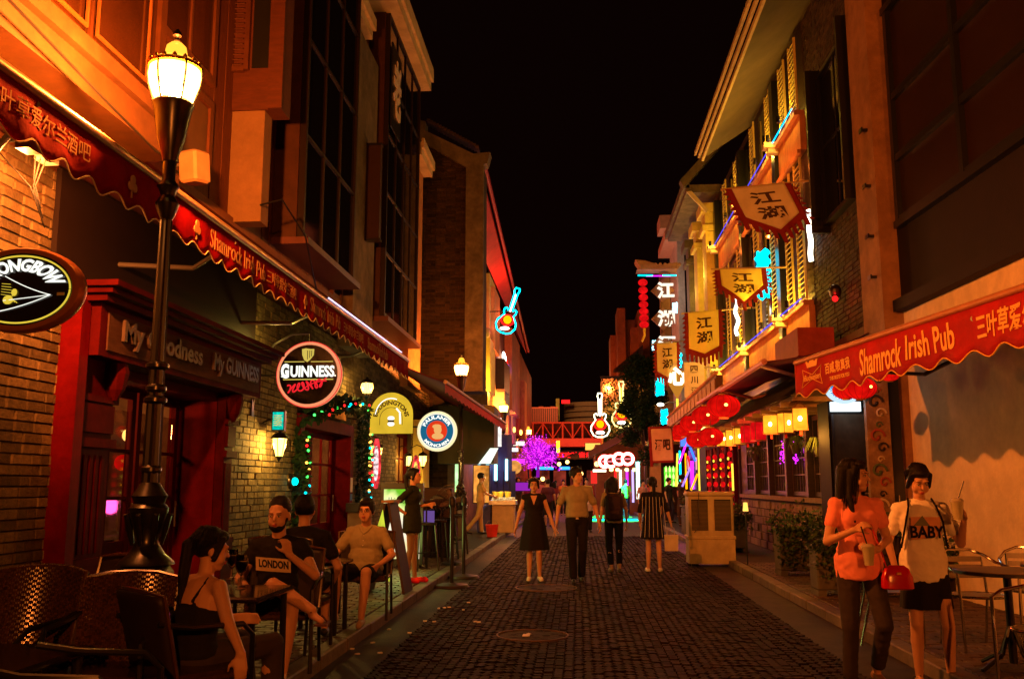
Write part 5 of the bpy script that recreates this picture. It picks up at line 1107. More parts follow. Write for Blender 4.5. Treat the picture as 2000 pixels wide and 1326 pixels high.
chl = emat('character_light', (1, .85, .65), 1.4)
for ch, px, py in (('江', 1300, 567), ('湖', 1301, 622), ('酒', 1302, 672)):
    q = U(px, py, y=32.75); d_ = .42; b = obj('diamond_board', MB().prism([(-d_, 0), (0, -d_), (d_, 0), (0, d_)], lambda u, v, d: q + V((u - .1, d, v)), .05, .12), mat('board_brown', (.16, .07, .04), .6), t)
    text(ch, flat(q + V((0, -.0, 0)), X_, Z_, .62, .6), chl, b, .06, .04, 'character')
q = U(1322, 742, y=30); b = thing('heart_character_sign', 'orange diamond board with glowing white character below the tall sign', 'sign', q)
obj('board', MB().prism([(-.5, .3), (.5, .3), (0, -.62)], lambda u, v, d: q + V((u, d, v)), 0, .08), emat('board_orange', (.8, .3, .03), .7), b); text('心', flat(q + V((.02, -.02, .12)), X_, Z_, .62, .6), emat('char_warm', (1, .85, .5), 3), b, .05, .05); obj('pole', MB().cyl(q + V((0, .04, -.6)), q + V((0, .04, -1.4)), .04), neonY, b)
# cyan screens
for px0, px1, t_, b_, y, m, lab in ((1279, 1299, 738, 772, 34, neonC, 'bright cyan glowing panel behind the tree below the banner'), (1289, 1306, 800, 828, 28, neonC, 'cyan neon sign with green edge at the end of the timber fascia'), (1474, 1506, 492, 582, 20.6, neonC, 'tall cyan neon character sign between lit shutters'), (1578, 1586, 410, 510, 17.2, neonW, 'tall curling white neon sign seen edge on by the brick building'), (1434, 1444, 580, 655, 23.5, neonW, 'white neon sign seen edge on between yellow shutters'), (1272, 1288, 665, 683, 35, emat('neon_ice', (.35, .9, 1), 4), 'curved ice white neon behind the tall character sign'), (1312, 1324, 592, 612, 34, emat('neon_ice', (.35, .9, 1), 4), 'pale round white neon behind the tall sign'), (1327, 1331, 690, 718, 33, neonC, 'thin cyan neon strip right of the dull yellow banner')):
    a = U(px0, t_, y=y); c = U(px1, b_, y=y); q = thing('neon_sign', lab, 'neon sign', (a + c) / 2); w_ = c.x - a.x; h_ = a.z - c.z
    b = MB()
    if w_ > .2 and y != 17.2:
        for k in range(5): zz = c.z + h_ * (k + .5) / 5; b.cyl((a.x + random.uniform(0, .25) * w_, y, zz - .1 * h_), (c.x - random.uniform(0, .25) * w_, y, zz + .12 * h_), h_ * .085, n=6)
        for k in range(3): b.cyl((a.x + w_ * (.2 + .3 * k), y - .03, c.z), (a.x + w_ * (.2 + .3 * k), y - .03, a.z), w_ * .09, n=6)
    else: b.tube([(a.x + w_ * (.5 + .4 * math.sin(k * .9)), y, a.z - h_ * k / 14) for k in range(15)], max(min(w_ * .3, .06), .045), 6)
    obj('neon_strokes', b, m, q); obj('backing', MB().bx(a.x, c.x, y + .06, y + .1, c.z, a.z), black, q)
light('neon_spill', U(1292, 770, y=33), 60, (0, .5, 1), .2)
q = U(1290, 790, y=36); t = thing('bracket_lamp', 'small white street light on a curved arm beyond the fascia', 'lamp', q); obj('head', MB().ell(q, (.14, .1, .07)), neonW, t); obj('arm', MB().tube([q, q + V((.35, 0, .08)), q + V((.9, 0, .12))], .03, 5), steel, t)
# string of small round lanterns
q = thing('lantern_string', 'vertical string of seven round red lanterns with yellow tassel', 'lantern string', U(1256, 545, y=32))
pys = [552, 567, 581, 595, 608, 621, 634]
obj('cord', MB().cyl(U(1256, 540, y=32), U(1258, 645, y=32), .012), black, q)
for py in pys: obj('lantern', MB().ell(U(1255.5 + (py - 552) * .03, py, y=32), (.165, .165, .125)), paperRd, q, smooth=True)
obj('tassel', MB().tube([U(1258, 641, y=32), U(1259, 655, y=32), U(1254, 667, y=32)], .04, 6), mat('tassel_yellow', (.6, .4, .05)), q)
# big red lanterns
def oval_lantern():
    t = thing('red_lantern', '', 'lantern', (0, 0, 0), 0, 'large round red lanterns', world=False)
    n = 24; R_ = []
    for k in range(1, 12):
        a = math.pi * k / 12 - math.pi / 2; R_.append([V((.38 * math.cos(a) * (1 + .02 * math.cos(12 * 2 * math.pi * i / n)) * math.cos(2 * math.pi * i / n), .38 * math.cos(a) * (1 + .02 * math.cos(12 * 2 * math.pi * i / n)) * math.sin(2 * math.pi * i / n), .265 * math.sin(a))) for i in range(n)])
    obj('shade', MB().rings(R_), paperR, t, smooth=True)
    obj('cap', MB().lathe([(.11, -.285), (.12, -.25)], (0, 0, 0), 14), gold, t); obj('cap', MB().lathe([(.12, .25), (.11, .285)], (0, 0, 0), 14), gold, t)
    b = MB()
    for i in range(14): b.tube([(.384 * math.cos(e * math.pi / 16) * math.cos(i * math.pi / 7 + .1), .384 * math.cos(e * math.pi / 16) * math.sin(i * math.pi / 7 + .1), .269 * math.sin(e * math.pi / 16)) for e in range(-7, 8)], .004, 4)
    obj('wire_ribs', b, mat('lantern_wire', (.25, .01, .005), .6), t)
    obj('cord', MB().cyl((0, 0, .27), (0, 0, .55), .008), black, t)
    b = MB()
    b.ell((0, -.375, 0), (.04, .018, .035)); obj('bulb_glow', b, emat('star_glow', (1, .6, .12), 4), t); return t
L0 = oval_lantern()
rl = [(1413, 793, 2.85, 'large red lantern nearest in the row above the lantern restaurant'), (1379, 812, 2.85, 'second large red lantern in the row, just behind the nearest'), (1352, 826, 2.85, 'third large red lantern in the row'), (1336, 838, 2.85, 'fourth large red lantern in the row, near its far end'), (1322, 846, 2.85, 'farthest large red lantern of the row, beside the cream banner'),
      (1388, 853, 2.85, 'lower red lantern, right of the low pair beside the yellow lanterns'), (1362, 859, 2.85, 'lower red lantern, left of the low pair under the row')]
for i, (px, py, x, lab) in enumerate(rl):
    p = U(px, py, x=x); s = 1.0
    sc_i = (.86, .84, .8, .78, .78, .74, .7)[i]
    if i == 0: L0.location = p; L0['label'] = lab; o = L0; L0.scale = (sc_i,) * 3
    else: o = dup(L0, p, 0, lab, sc_i)
    if i in (0, 2, 4): light('lantern_glow', p + V((0, -.1, -.6)), 35, (1, .06, .03), .2)
for px, py, y, s, lab in ((1680, 758, 11.2, .5, 'red lantern tucked under the right awning beside the half hidden round sign'), (1652, 762, 11.6, .42, 'smaller red lantern behind the other one under the right awning'), (1738, 732, 11.5, .3, 'red lantern mostly hidden behind the right awning scallops')):
    dup(L0, U(px, py, y=y), .4, lab, s)
light('lantern_glow', U(1670, 765, y=10.8), 2, (1, .06, .03), .1)
# square paper lanterns under the eave
def paper_lantern(m, lab, p, w_=.23, h_=.3):
    t = thing('paper_lantern', lab, 'lantern', p, random.uniform(-.4, .6), 'paper lanterns hanging under the thatched eave', world=False)
    n = 4 if w_ < .5 else 6
    obj('shade', MB().rings([[V((w_ * .5 * s * (1.35 if 0 else 1) * math.cos(math.pi / 4 + math.pi / 2 * i) * 1.3, w_ * .5 * s * math.sin(math.pi / 4 + math.pi / 2 * i) * 1.3, z)) for i in range(4)] for s, z in ((.9, -h_ / 2), (1, -h_ / 4), (1, h_ / 4), (.92, h_ / 2))]), m, t)
    b = MB()
    for z in (-h_ / 2 - .012, h_ / 2): b.cb((0, 0, z + .006), (w_ * .98, w_ * .98, .018))
    for a in (-1, 1):
        for c_ in (-1, 1): b.cyl((a * w_ * .46, c_ * w_ * .46, -h_ / 2), (a * w_ * .46, c_ * w_ * .46, h_ / 2), .006, n=4); b.cyl((a * w_ * .44, c_ * w_ * .44, h_ / 2), (0, 0, h_ / 2 + .12), .005, n=4)
    b.cyl((0, 0, h_ / 2 + .12), (0, 0, h_ / 2 + .22), .006, n=4); obj('frame', b, mat('lantern_frame', (.25, .08, .03), .6), t)
    obj('tassel', MB().lathe([(.004, -h_ / 2 - .1), (.025, -h_ / 2 - .09), (.02, -h_ / 2 - .02)], (0, 0, 0), 8), mat('tassel_red', (.5, .02, .01)), t)
    obj('bulb', MB().ell((0, -w_ * .47, 0), (.03, .02, .04)), bulbW, t) if m is paperY else None
    return t
names = {0: 'brightest yellow paper lantern, nearest under the thatched eave', 1: 'second yellow paper lantern from the nearest, narrow', 2: 'wide yellow paper lantern next to the crimson pair', 3: 'crimson paper lantern, nearer of the pair', 4: 'crimson paper lantern, farther of the pair', 5: 'small yellow paper lantern just beyond the crimson pair', 6: 'squat dull yellow paper lantern second from the far end', 7: 'farthest yellow paper lantern beside the low red lanterns'}
for i, (px, py) in enumerate(((1563, 818), (1534, 826), (1506, 829), (1481, 842), (1460, 848), (1443, 852), (1427, 855), (1411, 857))):
    p = U(px, py, x=3.45); paper_lantern(paperRd if i in (3, 4) else paperY, names[i], p, (.2 if i == 1 else .24) + (.03 if i == 2 else 0), .32 if i < 3 else .34)
for p, pw, c_ in ((U(1563, 818, x=3.45), 35, (1, .4, .05)), (U(1506, 829, x=3.45), 22, (1, .4, .05)), (U(1470, 845, x=3.45), 12, (1, .05, .03)), (U(1427, 855, x=3.45), 25, (1, .4, .05))): light('lantern_bulb', p + V((-.05, -.2, -.28)), pw, c_, .08)
paper_lantern(emat('paper_orange', (1, .2, .02), .9, .4, 6), 'dim orange lantern on the wall beside the drinks fridge', U(1608, 822, y=15.3), .16, .3)
# ================================================================ RIGHT AWNING
ra2 = thing('awning', 'red awning with yellow Shamrock Irish Pub lettering over the right terrace'.replace('Shamrock Irish Pub ', '') , 'awning', (3, 8, 2.5))
ra2['label'] = 'bright red scalloped awning with large yellow lettering over the right terrace'
EA, EB = V((2.5, 10.7, 0)), V((3.82, 2.4, 0)); ADIR = (EB - EA).normalized(); ALN = (EB - EA).length; ANR = V((ADIR.y, -ADIR.x, 0)); ANR = ANR if ANR.x < 0 else -ANR
def ar(s, z, d=0): return EA + ADIR * s + V((0, 0, z)) + ANR * (d + (.02 * math.sin(s * 3.1 + z * 3) + .012 * math.sin(s * 8.3 + z * 5)) * max(0, 2.84 - z) * 2)
def av(u, v): s = u * ALN; zb = 2.48 + .035 * math.cos((s - .1) / .42 * 2 * math.pi); return ar(s, zb + (2.84 - zb) * v)
solid(obj('valance', MB().grid(av, 260, 5), redc, ra2, smooth=True), .004)
obj('piping', MB().tube([av(i / 300, 0) + ANR * .003 for i in range(301)], .006, 5), gold, ra2, smooth=True)
obj('front_bar', MB().cyl(ar(0, 2.87), ar(ALN, 2.87), .03, n=12), mat('bar_copper', (.5, .2, .1), .4, .4), ra2, smooth=True)
WA, WB = V((4.5, 12.9, 3.5)), V((5.1, 2.4, 3.35))
def acn(u, v): return ar(u * ALN, 2.88).lerp(WA.lerp(WB, u), v) - V((0, 0, (.07 + .02 * math.sin(u * 30)) * math.sin(v * math.pi)))
solid(obj('canopy', MB().grid(acn, 50, 10), redc, ra2, smooth=True), .006, 1)
obj('side_flap', MB().prism([(0, 0), (1, 0), (1, .12), (0, .36)], lambda u, v, d: ar(0, 2.5).lerp(V((3.1, 10.9, 2.66)), u) + V((0, d, v)), 0, .006), mat('flap_pink', (.6, .12, .06), .8), ra2)
for s in (.4, 3.5, 6.6): obj('arm', MB().cyl(ar(s, 2.76), V((4.0, ar(s, 0).y + .6, 2.75)), .022).cyl(V((4.0, ar(s, 0).y + .6, 2.75)), V((4.65, ar(s, 0).y + .2, 3.1)), .025), metal, ra2)
def sx_(px, py=700):   # distance along the awning of a pixel column
    r = U(px, py, y=1) - V((0, 0, CAMZ)); # ray direction on the ground
    a = (EA.x * r.y - EA.y * r.x) / (ADIR.y * r.x - ADIR.x * r.y); return a
def at_(s, p0, p1, zc, h, m=gold, dep=.002): 
    s0, s1 = sx_(p0), sx_(p1); text(s, lambda u, v, d: ar(s0 + (s1 - s0) * u, zc + (v - .5) * h, .006 + d), m, ra2, dep, .02)
at_('Shamrock', 1681, 1764, 2.66, .26); at_('Irish Pub', 1772, 1868, 2.68, .22); at_('三叶草爱尔兰酒吧', 1913, 2120, 2.68, .2)
at_('百威,敬真我', 1611, 1660, 2.7, .125); at_('THIS BUD\'S FOR YOU', 1619, 1656, 2.59, .042)
s0, s1 = sx_(1568), sx_(1604); bw = lambda u, v, d: ar(s0 + (s1 - s0) * u, 2.66 + (v - .5) * .2, .006 + d)
b = MB(); poly = [(0, 1), (.5, .62), (1, 1), (.93, .5), (1, 0), (.5, .38), (0, 0), (.07, .5)]
b.tube([bw(u, v, .003) for u, v in poly], .004, 4, True); obj('bow_tie_logo', b, gold, ra2)
text('Budweiser', lambda u, v, d: bw(.08 + .84 * u, .33 + .34 * v, d), gold, ra2, .002, .01, shear=.2)
obj('crown_emblem', MB().prism([(.25, 1.05), (.75, 1.05), (.85, 1.5), (.65, 1.3), (.5, 1.65), (.35, 1.3), (.15, 1.5)], bw, 0, .003), gold, ra2)
# half hidden round beer sign + fridge
c = U(1648, 748, y=12.8); S = discsign('round_beer_sign', 'white round beer sign half hidden behind the right awning edge', c, .27, emat('sign_cool_white', (.8, .95, 1), 1.2), emat('sign_blue_rim', (.6, .8, 1), 1.1), .05)
obj('blue_print', MB().lathe([(.13, 0), (.13, -.004), (.2, -.004), (.2, 0)], c + V((0, -.042, 0)), 30, 'Y'), emat('print_blue', (.02, .3, .7), 1), S); obj('back_plate', MB().lathe([(.265, .0), (.265, .02)], c + V((0, .055, 0)), 30, 'Y'), black, S); text('PAULANER', arc((c.x, c.y - .042, c.z), .245, .205, 200, 340), M['print_blue'], S, .004)
t = thing('drinks_fridge', 'tall black glass door drinks fridge with lit white header panel', 'fridge', U(1655, 900, y=13.6))
a, c = U(1622, 785, y=13.6), U(1692, 803, y=13.6)
obj('body', MB().bx(a.x - .03, a.x + .55, 13.65, 14.25, .12, a.z + .02), mat('fridge_black', (.006, .006, .006), .7, spec=.08), t); obj('header_light', MB().bx(a.x, a.x + .42, 13.58, 13.65, c.z, a.z), emat('header_white', (.8, .95, 1), 1.6), t)
dr = obj('door', MB().bx(a.x, a.x + .03, 13.6, 13.65, .3, c.z - .04).bx(a.x + .47, a.x + .5, 13.6, 13.65, .3, c.z - .04), black, t); obj('pane', MB().bx(a.x + .03, a.x + .47, 13.61, 13.63, .3, c.z - .04), mat('fridge_glass', (.03, .028, .02), .1, var=.5, sc_=3), dr)
for k in range(4): obj('shelf', MB().bx(a.x + .03, a.x + .47, 13.595, 13.605, .6 + k * .38, .62 + k * .38), steel, t)
light('header_spill', (a.x + .2, 13.35, a.z - .1), 3, (.8, .9, 1), .05, t)
# painted column
t = thing('painted_column', 'narrow column with faded painted ornament between the fridge and cream wall', 'column', (4.3, 13, 0))
a, c = U(1688, 742, y=12.9), U(1733, 742, y=12.9)
obj('shaft', MB().bx(a.x, c.x - .0, 12.9, 13.0, .1, a.z), mat('column_paint', (.32, .2, .11), .7, var=.5, sc_=7, bump=.2, dirt=.4), t)
om = [mat('ornament_red', (.3, .06, .03)), mat('ornament_green', (.08, .12, .05)), mat('ornament_pale', (.5, .42, .3)), mat('ornament_dark', (.03, .025, .02))]
for k in range(14):
    zz = .9 + k * .155; xx = (a.x + c.x) / 2 + .04 * math.sin(k * 2.1); r = .05 + .03 * ((k * 7) % 3)
    obj('ornament', MB().tube([(xx + r * math.cos(j * .5) * (1 - j / 16), 12.893, zz + r * math.sin(j * .5) * (1 - j / 16)) for j in range(14)], .012 + .004 * (k % 3), 4), om[k % 4], t)
obj('dark_door', MB().bx(c.x + .0, c.x + .16, 12.95, 13.0, .1, a.z + .05), black, t)
obj('door_pull', MB().cyl((c.x + .05, 12.88, .95), (c.x + .05, 12.88, 1.35), .012), chrome, t)
# red glowing spot camera on brick building
q = U(1632, 583, y=15.4); t = thing('red_spotlight', 'small fixture with a red glow on the box above the maroon awning', 'light', q); obj('housing', MB().ell(q + V((0, 0, .12)), (.1, .12, .12)), black, t); obj('lens', MB().ell(q + V((-.03, -.08, -.02)), (.05, .04, .05)), neonR, t); light('red_bulb', q + V((-.12, -.2, -.05)), 6, (1, .01, .01), .03, t)
# ================================================================ AIR COOLER, PLANTERS
t = thing('air_cooler', 'big beige evaporative air cooler on castors on the right of the road', 'air cooler', U(1395, 1100, z=0))
a = U(1345, 1103, z=.04); yc = a.y; x0 = a.x; x1 = U(1440, 1100, y=yc).x; zt = U(1390, 960, y=yc).z; plas = mat('beige_plastic', (.55, .4, .22), .55, var=.1, sc_=4, dirt=.3)
dk_ = mat('cooler_pad', (.03, .022, .012), .8); W_ = x1 - x0; ty = yc + .55
obj('body', MB().bev(x0 + .03, x1 - .03, yc + .02, ty, .1, zt - .05, .03).bev(x0, x1, yc - .005, ty + .02, zt - .09, zt, .03).bev(x0 + .0, x1 + .0, yc, ty + .01, .5, .56, .01).bx(x0 + .02, x1 - .02, yc + .01, ty - .01, .06, .5), plas, t)
for k in range(2):
    xa = x0 + .08 + k * (W_ / 2 - .02); xb = xa + W_ / 2 - .14
    pnl = obj('pad', MB().bx(xa, xb, yc + .01, yc + .019, .66, zt - .14), dk_, t); b = MB()
    for j in range(22): z = .68 + j * (zt - .84) / 22; b.bx(xa, xb, yc + .0, yc + .009, z, z + .012)
    obj('grille_slat', b, mat('slat_brown', (.16, .11, .06), .6), pnl, kind='stuff')
b = MB()
for j in range(22): z = .68 + j * (zt - .84) / 22; b.bx(x1 - .03, x1 - .015, yc + .1, ty - .1, z, z + .02)
obj('side_grille', b, M['slat_brown'], t); obj('side_pad', MB().bx(x1 - .032, x1 - .03, yc + .1, ty - .1, .66, zt - .14), dk_, t)
for cx_ in (x0 + .08, x1 - .08):
    for cy_ in (yc + .08, ty - .08): obj('castor', MB().cyl((cx_ - .02, cy_, .04), (cx_ + .02, cy_, .04), .04), black, t)
obj('power_cord', MB().tube([(x0 + .22, yc - .01, zt - .02), (x0 + .2, yc - .02, 1.0), (x0 + .22, yc - .02, .75), (x0 + .12, yc - .03, .62)], .008, 5), black, t)
def planter(x, y, w_, d_, h_, lab, n=500, drop=.5, nm='planter'):
    t = thing(nm, lab, 'planter', (x, y, .12)); m = mat('planter_plastic', (.13, .12, .085), .6, var=.2, dirt=.4)
    obj('box', MB().bev(x, x + w_, y, y + d_, .2, .12 + h_, .015).bx(x - .02, x + w_ + .02, y - .02, y + d_ + .02, .12 + h_ * .55, .12 + h_ * .6).bx(x - .03, x + w_ + .03, y - .03, y + d_ + .03, .12 + h_ * .93, .12 + h_), m, t)
    for i in range(2): obj('foot', MB().bx(x + i * (w_ - .1), x + i * (w_ - .1) + .1, y, y + d_, .12, .2), m, t)
    b = MB()
    for k in range(n):
        p = V((random.uniform(x - .1, x + w_ + .1), random.uniform(y - .12, y + d_), .12 + h_ + random.gauss(.08, .1))); 
        if random.random() < .45: p = V((random.uniform(x - .05, x + w_ + .1), y - random.uniform(.02, .12), .12 + h_ - random.random() ** 2 * drop))
        v1 = V((random.gauss(0, 1), random.gauss(0, 1), random.gauss(0, 1))).normalized(); v2 = v1.orthogonal().normalized(); s = random.uniform(.02, .045); b.add([p - v1 * s, p + v2 * s * .6, p + v1 * s, p - v2 * s * .6], [(0, 1, 2, 3)])
    obj('foliage', b, leafm, t, kind='stuff'); return t
planter(3.05, 14.6, .75, .45, .72, 'wide grey plastic planter with trailing leaves beside the air cooler', 1300, .6)
planter(2.95, 12.0, .4, .4, .62, 'narrow square grey planter on feet with trailing leaves', 600, .4)
planter(3.6, 11.9, .9, .4, .6, 'low dark planter behind the woman in orange', 900, .4)
planter(2.95, 19.6, .5, 1.6, .75, 'tall wood planter with pale flowers beyond the air cooler', 900, .3)
planter(2.95, 25.6, .5, 1.8, .8, 'planter box with light leaves near the neon shop', 700, .3)
q = U(1456, 990, y=16.6); t = thing('ground_lamp', 'small glowing yellow lamp beside the air cooler', 'lamp', q); obj('shade', MB().lathe([(.05, -.07), (.035, .08)], q, 8), emat('ground_lamp_glow', (1, .6, .1), 1.6), t); obj('stem', MB().cyl((q.x, q.y, .12), q - V((0, 0, .07)), .012), metal, t)
light('ground_lamp_bulb', q + V((-.12, -.1, 0)), 1.5, (1, .5, .1), .03, t)
# hanging plants
for px, py, lab in ((1555, 868, 'spiky hanging plant under the brightest lantern'), (1600, 872, 'spiky hanging plant left of the fridge'), (1475, 885, 'small hanging plant before the lattice window')):
    c = U(px, py, x=3.75); t = thing('hanging_plant', lab, 'plant', c, 0, 'hanging plants along the restaurant front'); obj('pot', MB().lathe([(.06, -.16), (.1, 0)], c, 12), mat('pot_dark', (.04, .03, .02)), t); b = MB()
    for k in range(60):
        a = random.uniform(0, 6.28); L_ = random.uniform(.15, .32); d = V((math.cos(a), math.sin(a), 0)); s = d.cross(Z_) * .009
        p0 = c; p1 = c + d * L_ * .5 + V((0, 0, .14)); p2 = c + d * L_ + V((0, 0, -.05 - random.random() * .1)); b.add([p0 - s, p0 + s, p1 + s, p1 - s], [(0, 1, 2, 3)]); b.add([p1 - s, p1 + s, p2], [(0, 1, 2)])
    obj('blades', b, mat('plant_blade', (.12, .16, .04), .5, island=.3), t, kind='stuff'); obj('hanger', MB().cyl(c, c + V((0, 0, .5)), .004), black, t)
# magenta curtain lights inside the window
q = thing('curtain_lights', 'magenta curtain lights glowing behind the lattice window', 'lights', U(1535, 880, x=4.15)); b = MB()
for k in range(90): p = U(random.choice((1527, 1532, 1538, 1552, 1556)) + random.uniform(-3, 3), random.uniform(860, 905), x=4.17); b.ell(p, (.014, .014, .014), n=6, m=4)
obj('bead_lights', b, neonM, q, kind='stuff')
# ================================================================ FURNITURE
def tube_chair(lab, loc, rz, grp='chrome tube armchairs on the right terrace'):
    t = thing('metal_chair', lab, 'chair', loc, rz, grp, world=False)   # faces -Y locally (seat front at -Y)
    obj('arm_tube', MB().tube([(-.24, -.2, 0), (-.25, -.2, .4), (-.26, -.19, .63), (-.265, -.1, .67), (-.26, .15, .7), (-.2, .24, .76), (-.1, .28, .8), (.1, .28, .8), (.2, .24, .76), (.26, .15, .7), (.265, -.1, .67), (.26, -.19, .63), (.25, -.2, .4), (.24, -.2, 0)], .0125, 8), chrome, t, smooth=True)
    obj('back_tube', MB().tube([(-.2, .3, 0), (-.19, .2, .42), (-.19, .25, .74)], .012, 8).tube([(.2, .3, 0), (.19, .2, .42), (.19, .25, .74)], .012, 8), chrome, t, smooth=True)
    obj('seat_rim', MB().tube([(.22 * math.cos(a / 12 * math.pi), .21 * math.sin(a / 12 * math.pi), .44) for a in range(24)], .012, 8, True), chrome, t, smooth=True)
    b = MB()
    for k in range(7): x = -.18 + k * .06; h = .2 * math.sqrt(max(0, 1 - (x / .22) ** 2)); b.bx(x - .024, x + .024, -h, h, .44, .447)
    obj('seat_slats', b, steel, t); b = MB()
    for k in range(3): b.bx(-.19, .19, .255, .265, .56 + k * .07, .605 + k * .07)
    obj('back_slats', b, steel, t); return t
def round_table(lab, loc, r=.35, h=.73, grp=None):
    t = thing('round_table', lab, 'table', loc, 0, grp, world=False)
    obj('top', MB().lathe([(r - .01, h - .03), (r, h - .02), (r, h - .005), (r - .012, h)], (0, 0, 0), 36), mat('table_top', (.18, .11, .07), .35, var=.2), t); obj('edge_band', MB().lathe([(r + .001, h - .026), (r + .006, h - .024), (r + .006, h - .004), (r + .001, h - .002)], (0, 0, 0), 36, close=True), black, t)
    b = MB().cyl((0, 0, .05), (0, 0, h - .03), .03)
    for k in range(4): a = k * math.pi / 2 + .4; b.tube([(0, 0, .35), (.1 * math.cos(a), .1 * math.sin(a), .12), (.3 * math.cos(a), .3 * math.sin(a), .015)], .016, 6)
    obj('pedestal', b, black, t); return t
gp = .125
round_table('round brown terrace table between the chrome chairs, nearer the women', (3.24, 7.45, gp), .37)
round_table('smaller round terrace table cut by the right edge', (3.98, 7.95, gp), .37)
tube_chair('chrome armchair at the far side of the terrace table against the cream wall', (3.38, 8.35, gp), .1)
tube_chair('chrome armchair against the cream wall near the right edge', (4.05, 8.75, gp), -.3)
tube_chair('nearest chrome armchair, empty, beside the right edge', (3.02, 6.4, gp), -1.2)
tube_chair('chrome armchair half hidden between the two women', (2.75, 8.6, gp), 1.4)
# rattan armchairs
def weave(P, nu, nv, cell, par, m=None, r=.006, name='rattan_weave'):
    "basket strands over the surface P(u,v)"
    b = MB()
    for i in range(nu):
        for j in range(nv):
            o = (i + j * 2) % 4
            u0, v0 = i / nu, j / nv; u1, v1 = (i + 1) / nu, (j + 1) / nv
            if o < 2: a, c, d_ = P(u0 - .2 / nu, (v0 + v1) / 2), P(u1 + .2 / nu, (v0 + v1) / 2), P((u0 + u1) / 2, (v0 + v1) / 2)
            else: a, c, d_ = P((u0 + u1) / 2, v0 - .2 / nv), P((u0 + u1) / 2, v1 + .2 / nv), P((u0 + u1) / 2, (v0 + v1) / 2)
            nrm = (P(u1, v0) - P(u0, v0)).cross(P(u0, v1) - P(u0, v0)).normalized(); d_ = d_ + nrm * r * .9; ax = (c - a).normalized(); sd = ax.cross(nrm) * (r * 1.25)
            b.add([a - sd, a + sd, d_ + sd, d_ - sd, c + sd, c - sd], [(0, 1, 2, 3), (3, 2, 4, 5)])
    o = obj(name, b, m or rattan, par, kind='stuff'); return o
def rattan_chair(lab, loc, rz, w_=.52, h=.92, group='dark rattan armchairs at the pub tables', dense=True):
    t = thing('rattan_chair', lab, 'chair', loc, rz, group, world=False)   # back at +Y, opens to -Y
    def B(u, v): x = (u - .5) * w_ * (1 + .08 * v); return V((x, .22 + .1 * v - .18 * (2 * u - 1) ** 2 * .35, .42 + (h - .42) * v + .02 * (1 - (2 * u - 1) ** 2) * v))
    if dense: weave(lambda u, v: B(u, v) - V((0, .014, 0)), 42, 36, .02, t, r=.0045)
    obj('backrest', MB().grid(B, 12, 10), mat('rattan_dark', (.02, .012, .008), .5), t, smooth=True).modifiers.new('thickness', 'SOLIDIFY').thickness = .02
    obj('back_rim', MB().tube([B(0, 0), B(0, .5), B(0, 1), B(.25, 1.01), B(.5, 1.01), B(.75, 1.01), B(1, 1), B(1, .5), B(1, 0)], .014, 7), rattan, t, smooth=True)
    obj('seat', MB().bev(-w_ / 2, w_ / 2, -.26, .24, .38, .44, .02), rattan, t)
    for s in (-1, 1):
        obj('arm', MB().tube([(s * w_ / 2, -.25, 0), (s * w_ / 2, -.25, .6), (s * (w_ / 2 + .02), -.18, .66), (s * (w_ / 2 + .02), .1, .67), (s * w_ / 2, .27, .7)], .015, 7), metal, t, smooth=True)
        obj('leg', MB().cyl((s * w_ / 2, .28, 0), (s * w_ / 2 * .98, .22, .44), .014), metal, t)
    return t
cg = .125
p = U(255, 1140, y=5.0); rattan_chair('rattan armchair with bright woven back, right of the near pair', (-2.42, 4.78, cg), .12, .48, .87)
rattan_chair('rattan armchair with woven back, left of the near pair at the photo edge', (-2.98, 4.78, cg), -.1, .48, .9)
rattan_chair('dark rattan chair under the woman in the camisole', (-2.05, 4.86, cg), 2.45, .46, .83, dense=False)
rattan_chair('dark rattan chair under the man in the lettered shirt', (-2.3, 7.15, cg), .15, .56, .86, dense=False)
rattan_chair('dark rattan chair under the man seen from behind', (-2.45, 7.95, cg), 3.0, .52, .92, dense=False)
rattan_chair('dark rattan chair under the man in glasses', (-2.28, 9.85, cg), .1, .56, .86, dense=False)
rattan_chair('empty rattan chair by the near lamp post foot', (-3.35, 6.2, cg), -.6, .5, .86, dense=False)
def square_table(lab, x0, x1, y0, y1, h=.72, m=None):
    t = thing('pub_table', lab, 'table', ((x0 + x1) / 2, (y0 + y1) / 2, .125), 0, 'dark glossy pub tables')
    obj('top', MB().bev(x0, x1, y0, y1, .125 + h - .035, .125 + h, .012), m or mat('gloss_table', (.02, .012, .008), .12, var=.3, spec=.8), t)
    for x in (x0 + .06, x1 - .06):
        for y in (y0 + .06, y1 - .06): obj('leg', MB().cyl((x, y, .125), (x, y, .125 + h - .04), .022), metal, t)
    return t
square_table('dark glossy table with condensation at the lower left corner', -3.4, -2.3, 3.55, 4.42, .62)
square_table('dark glossy table between the seated woman and the lettered shirt man', -2.7, -1.98, 5.75, 6.5, .68)
square_table('low table in front of the man in glasses', -2.75, -2.2, 8.6, 9.1, .66)
t = rattan_chair('near chair at bottom left, only its curved armrest catches light', (-2.0, 3.7, cg), 1.7, .5, .5, dense=False)
def mkglass():
    m = bpy.data.materials.new('clear_glass'); m.use_nodes = True; N, L = ns(m); b = N['Principled BSDF']; b.inputs['Roughness'].default_value = .03; b.inputs['Transmission Weight'].default_value = 1; b.inputs['IOR'].default_value = 1.45; b.inputs['Base Color'].default_value = (.9, .95, .85, 1); return m
cg_ = mkglass()
